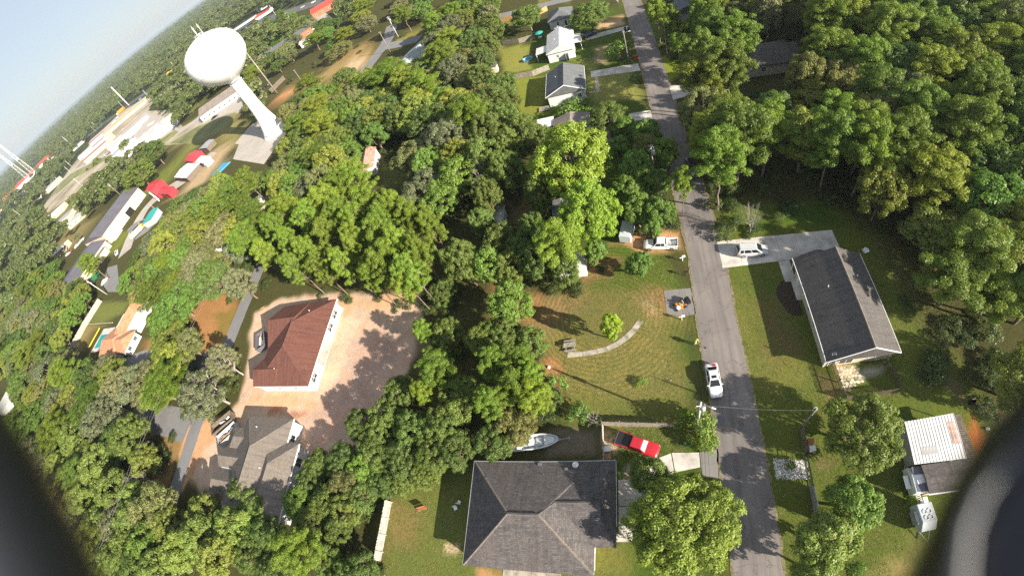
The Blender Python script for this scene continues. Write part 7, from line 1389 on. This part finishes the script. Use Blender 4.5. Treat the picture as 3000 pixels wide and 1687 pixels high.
def wood(poly, n, gap, mix, h, r, group, marks, seed, keep=KEEP, near=.62):
    g = random.Random(seed); xs = [p[0] for p in poly]; ys = [p[1] for p in poly]; k = 0
    for _ in range(n * 60):
        if k >= n: break
        p = (g.uniform(min(xs), max(xs)), g.uniform(min(ys), max(ys))); kd = g.choice(mix); hh = g.uniform(*h) * (1 if kd == 'pine' else .8) * (.78 if p[0] > 30 and p[1] < 40 else 1)
        if not inside(p, poly) or blocked(p, hh, keep): continue
        rr = g.uniform(*r)
        if shades(*p, rr, hh): continue
        if any((p[0] - a) ** 2 + (p[1] - b) ** 2 < (max(gap, near * (rr + c))) ** 2 for a, b, c in TREES): continue
        fam = 'pine' if kd == 'pine' else 'leafy'; hue, tint = g.choice(HUES[fam]); t3 = (rr - r[0]) / (r[1] - r[0])
        size = 'small' if t3 < .34 else 'large' if t3 > .67 else 'mid-sized'
        mk = min(marks, key=lambda m: math.dist(m[1], p))[0]
        lb = '%s %s %s %s' % (size, hue, 'pine' if fam == 'pine' else 'leafy tree', mk)
        tree(kd, *p, rr, hh, lb, group + ', ' + lb, tint); k += 1
    return k
RW = [(12.80,77.43),(11.91,64.79),(12.66,53.77),(11.70,46.74),(13.69,43.90),(19.86,43.17),(28.31,45.31),(30.32,39.87),(35.69,33.77),(37.52,26.10),(34.70,19.03),(36.24,14.96),(42.41,12.28),(62.36,38.30),(109.49,106.18),(72.02,119.07),(34.02,136.26),(22.07,105.74),(19.97,89.36),(13.81,84.39)]
n1 = wood(RW, 190, 5, ['pine'] * 6 + ['oak', 'olive', 'leaf'], (12, 17), (3.7, 5.4), 'wood right of the road', [('at the road edge of the right-hand wood', (16, 66)), ('in the right-hand wood behind the silver minivan', (30, 58)), ('around the dark roof in the right-hand wood', (36, 88)), ('in the right-hand wood right of the ranch house', (52, 36)), ('at the lower end of the right-hand wood', (56, 16)), ('in the middle of the right-hand wood', (62, 66)), ('in the top right corner wood', (85, 120)), ('near the dead tree in the right-hand wood', (55, 100)), ('at the top edge of the right-hand wood', (40, 150)), ('at the right edge of the picture in the wood', (95, 60))], 21, near=.54)
MW = [(-99.90,89.21),(-122.57,129.89),(-124.11,147.82),(-104.83,148.08),(-103.79,164.08),(-83.82,143.41),(-73.49,148.91),(-58.37,129.31),(-66.18,173.00),(-52.07,204.03),(-31.79,183.48),(-27.23,144.85),(-38.36,139.50),(-32.32,103.80),(-24.06,89.85),(-21.16,75.83),(-18.74,63.37),(-23.74,58.16),(-26.29,50.80),(-25.94,45.33),(-32.39,48.45),(-39.03,60.30),(-54.48,72.71),(-73.84,81.17),(-82.94,73.62),(-91.49,61.98),(-87.79,48.87),(-98.65,43.53),(-130.74,47.46),(-173.24,73.87),(-165.92,87.73),(-166.52,100.62),(-129.59,100.41)]
n2 = wood(MW, 175, 5, ['oak'] * 4 + ['pine'] * 2 + ['leaf', 'olive', 'olive'], (10, 15), (3.8, 6.0), 'woods between tower and street', [('right of the water tower base', (-112, 140)), ('around the rusty barn', (-62, 92)), ('left of the rusty barn', (-95, 95)), ('behind the back yards of the white houses', (-35, 120)), ('above the sheds clearing', (-28, 88)), ('right of the aqua-grey roof', (-45, 150)), ('left of the bright pine grove', (-95, 72)), ('beside the white cottage at left', (-135, 75)), ('above the brown needle floor at left', (-118, 58)), ('below the blue tarp', (-150, 100)), ('at the top of the picture behind the yards', (-30, 185))], 22, near=.52)
LW = [(-382.66,79.44),(-328.20,95.80),(-285.23,98.98),(-178.03,54.52),(-180.31,76.88),(-113.31,49.17),(-84.87,29.02),(-74.60,20.94),(-77.85,4.36),(-71.45,-11.60),(-97.58,-21.43),(-140.34,-13.85),(-236.89,15.79)]
n3 = wood(LW, 130, 5.5, ['oak'] * 4 + ['pine', 'leaf', 'olive', 'maple'], (9, 13), (4.6, 7.0), 'woods in the lower left', [('left of the pool fence', (-215, 45)), ('below the orange-roofed house', (-150, 22)), ('beside the parked white car', (-140, 12)), ('left of the left street', (-108, 8)), ('at the bottom left corner', (-80, -22)), ('at the left edge of the picture', (-240, 20)), ('between the annex and the pool yard', (-215, 75)), ('along the lower left lane', (-120, 25)), ('above the left drone guard', (-170, -10)), ('beside the brown needle floor', (-125, 42))], 23, near=.52)
TW = [(-216.15,221.00),(-329.05,387.27),(-278.55,395.43),(-140.78,239.32),(-148.65,286.21),(-124.82,307.93),(-59.23,230.62),(-72.28,178.61),(-92.03,191.02),(-99.32,175.78),(-108.86,167.70),(-134.97,164.07),(-145.66,160.50)]
n4 = wood(TW, 60, 8, ['oak'] * 4 + ['pine', 'olive'], (8, 12), (4.5, 7), 'woods along the upper lanes', [('above the tan clearing', (-130, 200)), ('left of the forked lane', (-90, 210)), ('beside the long brick building', (-200, 250)), ('at the top edge beside the forked lane', (-60, 260)), ('right of the white tank', (-190, 190))], 24)
print('woods', n1, n2, n3, n4, 'trees', len(TREES))

# --- what nobody could count: undergrowth of the woods and the far woodland out to the horizon
def near_line(p, line, d):
    for a, b in zip(line, line[1:]):
        dx, dy = b[0] - a[0], b[1] - a[1]; t = max(0, min(1, ((p[0] - a[0]) * dx + (p[1] - a[1]) * dy) / (dx * dx + dy * dy)))
        if math.hypot(p[0] - a[0] - t * dx, p[1] - a[1] - t * dy) < d: return True
    return False
SRC = bpy.data.collections.new('sources'); SRCF = bpy.data.collections.new('far_sources')
def src(me, coll, name, material):
    me = me.copy(); me.materials.clear(); me.materials.append(M[material]); coll.objects.link(bpy.data.objects.new(name, me))
def scatter(name, label, cat, pts, scales, coll, seed=1):
    me = bpy.data.meshes.new(name); me.from_pydata(pts, [], []); a = me.attributes.new('size', 'FLOAT_VECTOR', 'POINT'); a.data.foreach_set('vector', np.asarray(scales, np.float32).ravel())
    o = bpy.data.objects.new(name, me); COL.objects.link(o); tag(o, label, cat, kind='stuff')
    ng = bpy.data.node_groups.new(name, 'GeometryNodeTree'); ng.interface.new_socket('Geometry', in_out='INPUT', socket_type='NodeSocketGeometry'); ng.interface.new_socket('Geometry', in_out='OUTPUT', socket_type='NodeSocketGeometry')
    N = lambda k: ng.nodes.new(k)
    gi, go, iop, ci, rv, at, ri = N('NodeGroupInput'), N('NodeGroupOutput'), N('GeometryNodeInstanceOnPoints'), N('GeometryNodeCollectionInfo'), N('FunctionNodeRandomValue'), N('GeometryNodeInputNamedAttribute'), N('FunctionNodeRandomValue')
    ci.inputs[0].default_value = coll; ci.inputs['Separate Children'].default_value = True; ci.inputs['Reset Children'].default_value = True
    rv.data_type = 'FLOAT_VECTOR'; rv.inputs[0].default_value = (0, 0, 0); rv.inputs[1].default_value = (0, 0, 6.283); rv.inputs['Seed'].default_value = seed
    at.data_type = 'FLOAT_VECTOR'; at.inputs['Name'].default_value = 'size'; ri.data_type = 'INT'; ri.inputs[4].default_value = 0; ri.inputs[5].default_value = 999; ri.inputs['Seed'].default_value = seed + 5
    L = ng.links.new; L(gi.outputs[0], iop.inputs['Points']); L(ci.outputs[0], iop.inputs['Instance']); iop.inputs['Pick Instance'].default_value = True
    L(ri.outputs[2], iop.inputs['Instance Index']); L(rv.outputs[0], iop.inputs['Rotation']); L(at.outputs[0], iop.inputs['Scale']); L(iop.outputs[0], go.inputs[0])
    o.modifiers.new('scatter', 'NODES').node_group = ng; return o
g = np.random.default_rng(9)
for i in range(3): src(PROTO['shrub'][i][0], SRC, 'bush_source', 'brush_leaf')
pts = []; sc = []
ug = random.Random(31)
for poly, n in ((RW, 420), (MW, 620), (LW, 600), (TW, 120)):
    xs = [p[0] for p in poly]; ys = [p[1] for p in poly]; k = 0
    for _ in range(n * 20):
        if k >= n: break
        p = (ug.uniform(min(xs), max(xs)), ug.uniform(min(ys), max(ys)))
        if not inside(p, poly) or any(inside(p, q) for q in KEEP): continue
        s = ug.uniform(.4, 1.3); pts.append((*p, 0)); sc.append((s, s, s * ug.uniform(.4, .9))); k += 1
for (x, y, r) in TREES[len(HAND):len(HAND) + 130]:
    for _ in range(3): s = ug.uniform(.3, .9); pts.append((x + ug.uniform(-r, r) * .6, y + ug.uniform(-r, r) * .6, 0)); sc.append((s, s, s * .6))
pts2 = []; sc2 = []
for p, s in zip(pts, sc):
    if -39 < p[0] < 20 and -8 < p[1] < 16.5 and p[0] > -25: continue
    if -14 < p[0] < 4 and 17 < p[1] < 38: continue
    pts2.append(p); sc2.append(s)
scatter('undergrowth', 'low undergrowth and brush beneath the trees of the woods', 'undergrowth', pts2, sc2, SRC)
SRCG = bpy.data.collections.new('grass_sources')
for i in range(4):
    gg = np.random.default_rng(400 + i); n = 26; a = gg.uniform(0, 6.28, n); el = gg.uniform(.25, 1.3, n); q = gg.uniform(0, .16, n); b = gg.uniform(0, 6.28, n)
    U = np.stack([np.cos(a) * np.cos(el), np.sin(a) * np.cos(el), np.sin(el)], 1); L = gg.uniform(.07, .16, n)
    C = np.stack([np.cos(b) * q, np.sin(b) * q, np.zeros(n)], 1) + U * (L / 2)[:, None]; src(leaf_mesh('tuft', C, U, unit(gg, n), L, L * .22, 'leaf'), SRCG, 'tuft_source', 'grass_blade')
path_poly = wo + wi[::-1]
LAWNS = [([(-13.5,18.5),(3.6,17.4),(3.9,32),(1.5,33),(1.5,38.5),(3.9,38.5),(3.8,44),(-10,44),(-14,38)], 6000), ([(10.3,-3),(24,-3),(28,2),(27,14),(30,17),(40,18),(44,30),(36,44),(32,39.5),(32,22),(23,17.5),(21.4,23),(21.4,40),(12.5,40),(11.3,30)], 8000), ([(-38.3,-4),(-25,-4),(-25,12.5),(-38.3,8)], 3000), ([(-5.5,11),(-8,2.3),(-5,2.3),(3.5,-4),(4.3,9.6),(-1,9)], 1500), ([(-7.5,12),(-.5,12.8),(3.8,13.6),(3.8,17),(-7.5,17)], 1400), ([(-24,94),(4,94),(4,118),(-24,118)], 3000)]
pts = []; sc = []
for poly, n in LAWNS:
    xs = [p[0] for p in poly]; ys = [p[1] for p in poly]; k = 0
    for _ in range(n * 4):
        if k >= n: break
        p = (ug.uniform(min(xs), max(xs)), ug.uniform(min(ys), max(ys)))
        if not inside(p, poly) or (-17.6 < p[0] < -7.4 and 95 < p[1] < 109) or (13 < p[0] < 17.6 and 8.5 < p[1] < 11.7) or near_line(p, cen, 3.1) or inside(p, path_poly) or math.sin(p[0] * 1.3 + 2 * math.sin(p[1] * .9)) + math.sin(p[1] * 1.7 + math.sin(p[0])) < ug.uniform(-2.6, .2): continue
        s = ug.uniform(.5, 1.4) * (1.5 if ug.random() < .03 else 1); pts.append((*p, 0)); sc.append((s, s, s * ug.uniform(.25, .5))); k += 1
scatter('grass', 'tufts of rough grass on the near lawns and verges', 'grass', pts, sc, SRCG, 7)
def far_tree(seed, pine):
    g = np.random.default_rng(seed); puffs = []
    for i in range(16 if not pine else 12):
        a = i * 2.4; q = math.sqrt((i + .5) / 16) * (4.2 if not pine else 2.8); puffs.append((math.cos(a) * q, math.sin(a) * q, (5 if not pine else 9) + (1 - (q / 5.2) ** 2) * 4 * g.uniform(.7, 1.1), g.uniform(1.5, 2.1)))
    return puffs_to_leaves('far_crown', g, puffs, 9, 1.25, 'leaf', .8)
for i in range(6): src(far_tree(100 + i, i % 3 == 2), SRCF, 'far_tree_source', 'far_leaf')
FARKEEP = KEEP[:3] + [[(-611.22,240.17),(-664.06,302.36),(-692.40,340.42),(-728.17,404.73),(-762.85,440.37),(-759.04,504.41),(-719.30,503.58),(-617.36,467.79),(-505.84,388.95),(-473.70,345.87),(-380.24,295.39),(-280.60,216.13),(-262.23,212.10),(-268.51,239.47),(-231.79,236.68),(-189.33,182.53),(-211.07,187.75),(-241.41,192.72),(-246.34,181.43),(-289.22,198.91),(-349.80,225.82),(-418.46,236.88),(-455.56,227.60),(-466.99,213.25),(-529.63,205.35)], [(-515.54,210.54),(-432.70,180.28),(-361.08,158.76),(-352.87,149.62),(-400.44,152.86),(-453.52,172.52)], [(-376.06,132.31),(-308.71,121.42),(-311.03,107.92),(-349.98,116.03)], [(-687.59,307.31),(-672.36,328.34),(-478.71,285.52),(-683.71,391.62),(-677.22,387.19),(-746.14,513.86),(-596.66,444.89),(-486.14,356.88),(-372.83,284.90),(-280.93,215.16),(-305.74,209.38),(-356.50,230.17),(-431.68,245.22),(-526.01,257.15),(-597.83,242.20),(-637.89,248.43)],
   [(-327.64,216.05),(-299.23,216.39),(-274.35,217.43),(-278.36,246.68),(-231.39,238.95),(-190.23,184.94),(-213.82,191.22),(-246.81,197.54),(-279.47,197.00)],
   [(-226.65,312.57),(-226.86,348.10),(-248.80,403.35),(-219.11,381.40),(-172.12,289.59),(-198.46,294.65)], [(-464.02,527.07),(-489.27,600.94),(-404.38,543.25),(-342.70,454.03),(-374.58,459.80),(-418.76,483.47)], [(-243.36,292.17),(-231.18,309.33),(-218.49,295.02),(-220.39,266.64)], [(-1282.60,498.94),(-1785.13,845.31),(-1294.64,607.47),(-1104.13,436.99)]]
hw = [(-4220.15,1303.26),(-895.60,491.33),(-683.88,504.18),(-541.52,466.00),(-493.29,553.46),(-319.98,442.52),(-228.39,386.49)]
pts = []; sc = []; fr = random.Random(77); kept = [(x, y, r) for x, y, r in TREES if math.hypot(x, y) > 150]
def far_fill(n, r0, r1, a0, a1, s0):
    for _ in range(n):
        d = math.sqrt(fr.uniform(r0 * r0, r1 * r1)); a = R(fr.uniform(a0, a1)); p = (d * math.cos(a), d * math.sin(a))
        if d < 2600 and (blocked(p, 10.5 * s0, FARKEEP) or near_line(p, hw, 17) or near_line((p[0] * 1.2, p[1] * 1.2), hw, 22)): continue
        if d < 330 and any(inside(p, q) for q in (RW, MW, LW, TW)): continue
        if d < 330 and any((p[0] - x) ** 2 + (p[1] - y) ** 2 < (r + 3) ** 2 for x, y, r in kept): continue
        if math.sin(p[0] * .011 + 2 * math.sin(p[1] * .007)) + math.sin(p[1] * .013 + 1.7 * math.sin(p[0] * .006)) < -1.15: continue
        s = s0 * fr.choice((.55, .8, 1, 1, 1.15, 1.4)) * fr.uniform(.85, 1.15); pts.append((*p, 0)); sc.append((s, s, s * fr.uniform(.85, 1.2)))
far_fill(2600, 215, 420, 95, 205, .85); far_fill(1300, 190, 420, 20, 95, 1.0); far_fill(6500, 420, 900, 85, 190, 1.0); far_fill(12000, 900, 2000, 88, 180, 1.2); far_fill(16000, 2000, 5000, 90, 175, 1.5)
scatter('far_woodland', 'hazy woodland stretching away to the horizon', 'woodland', pts, sc, SRCF, 3)
# ---------------------------------------------------------------- the air: pale haze between the camera and the far woods
m = bpy.data.materials.new('haze_air'); m.use_nodes = True; nt = m.node_tree; nt.nodes.remove(nt.nodes['Principled BSDF'])
v = nt.nodes.new('ShaderNodeVolumePrincipled'); v.inputs['Color'].default_value = (.74, .84, .95, 1); v.inputs['Density'].default_value = .0001; v.inputs['Anisotropy'].default_value = .2
nt.links.new(v.outputs[0], nt.nodes['Material Output'].inputs['Volume'])
hz = MB().span(-14000, 6000, -6000, 14000, -1.5, 112).build('haze', m); tag(hz, 'thin pale summer haze lying over the whole town', 'haze', kind='stuff')
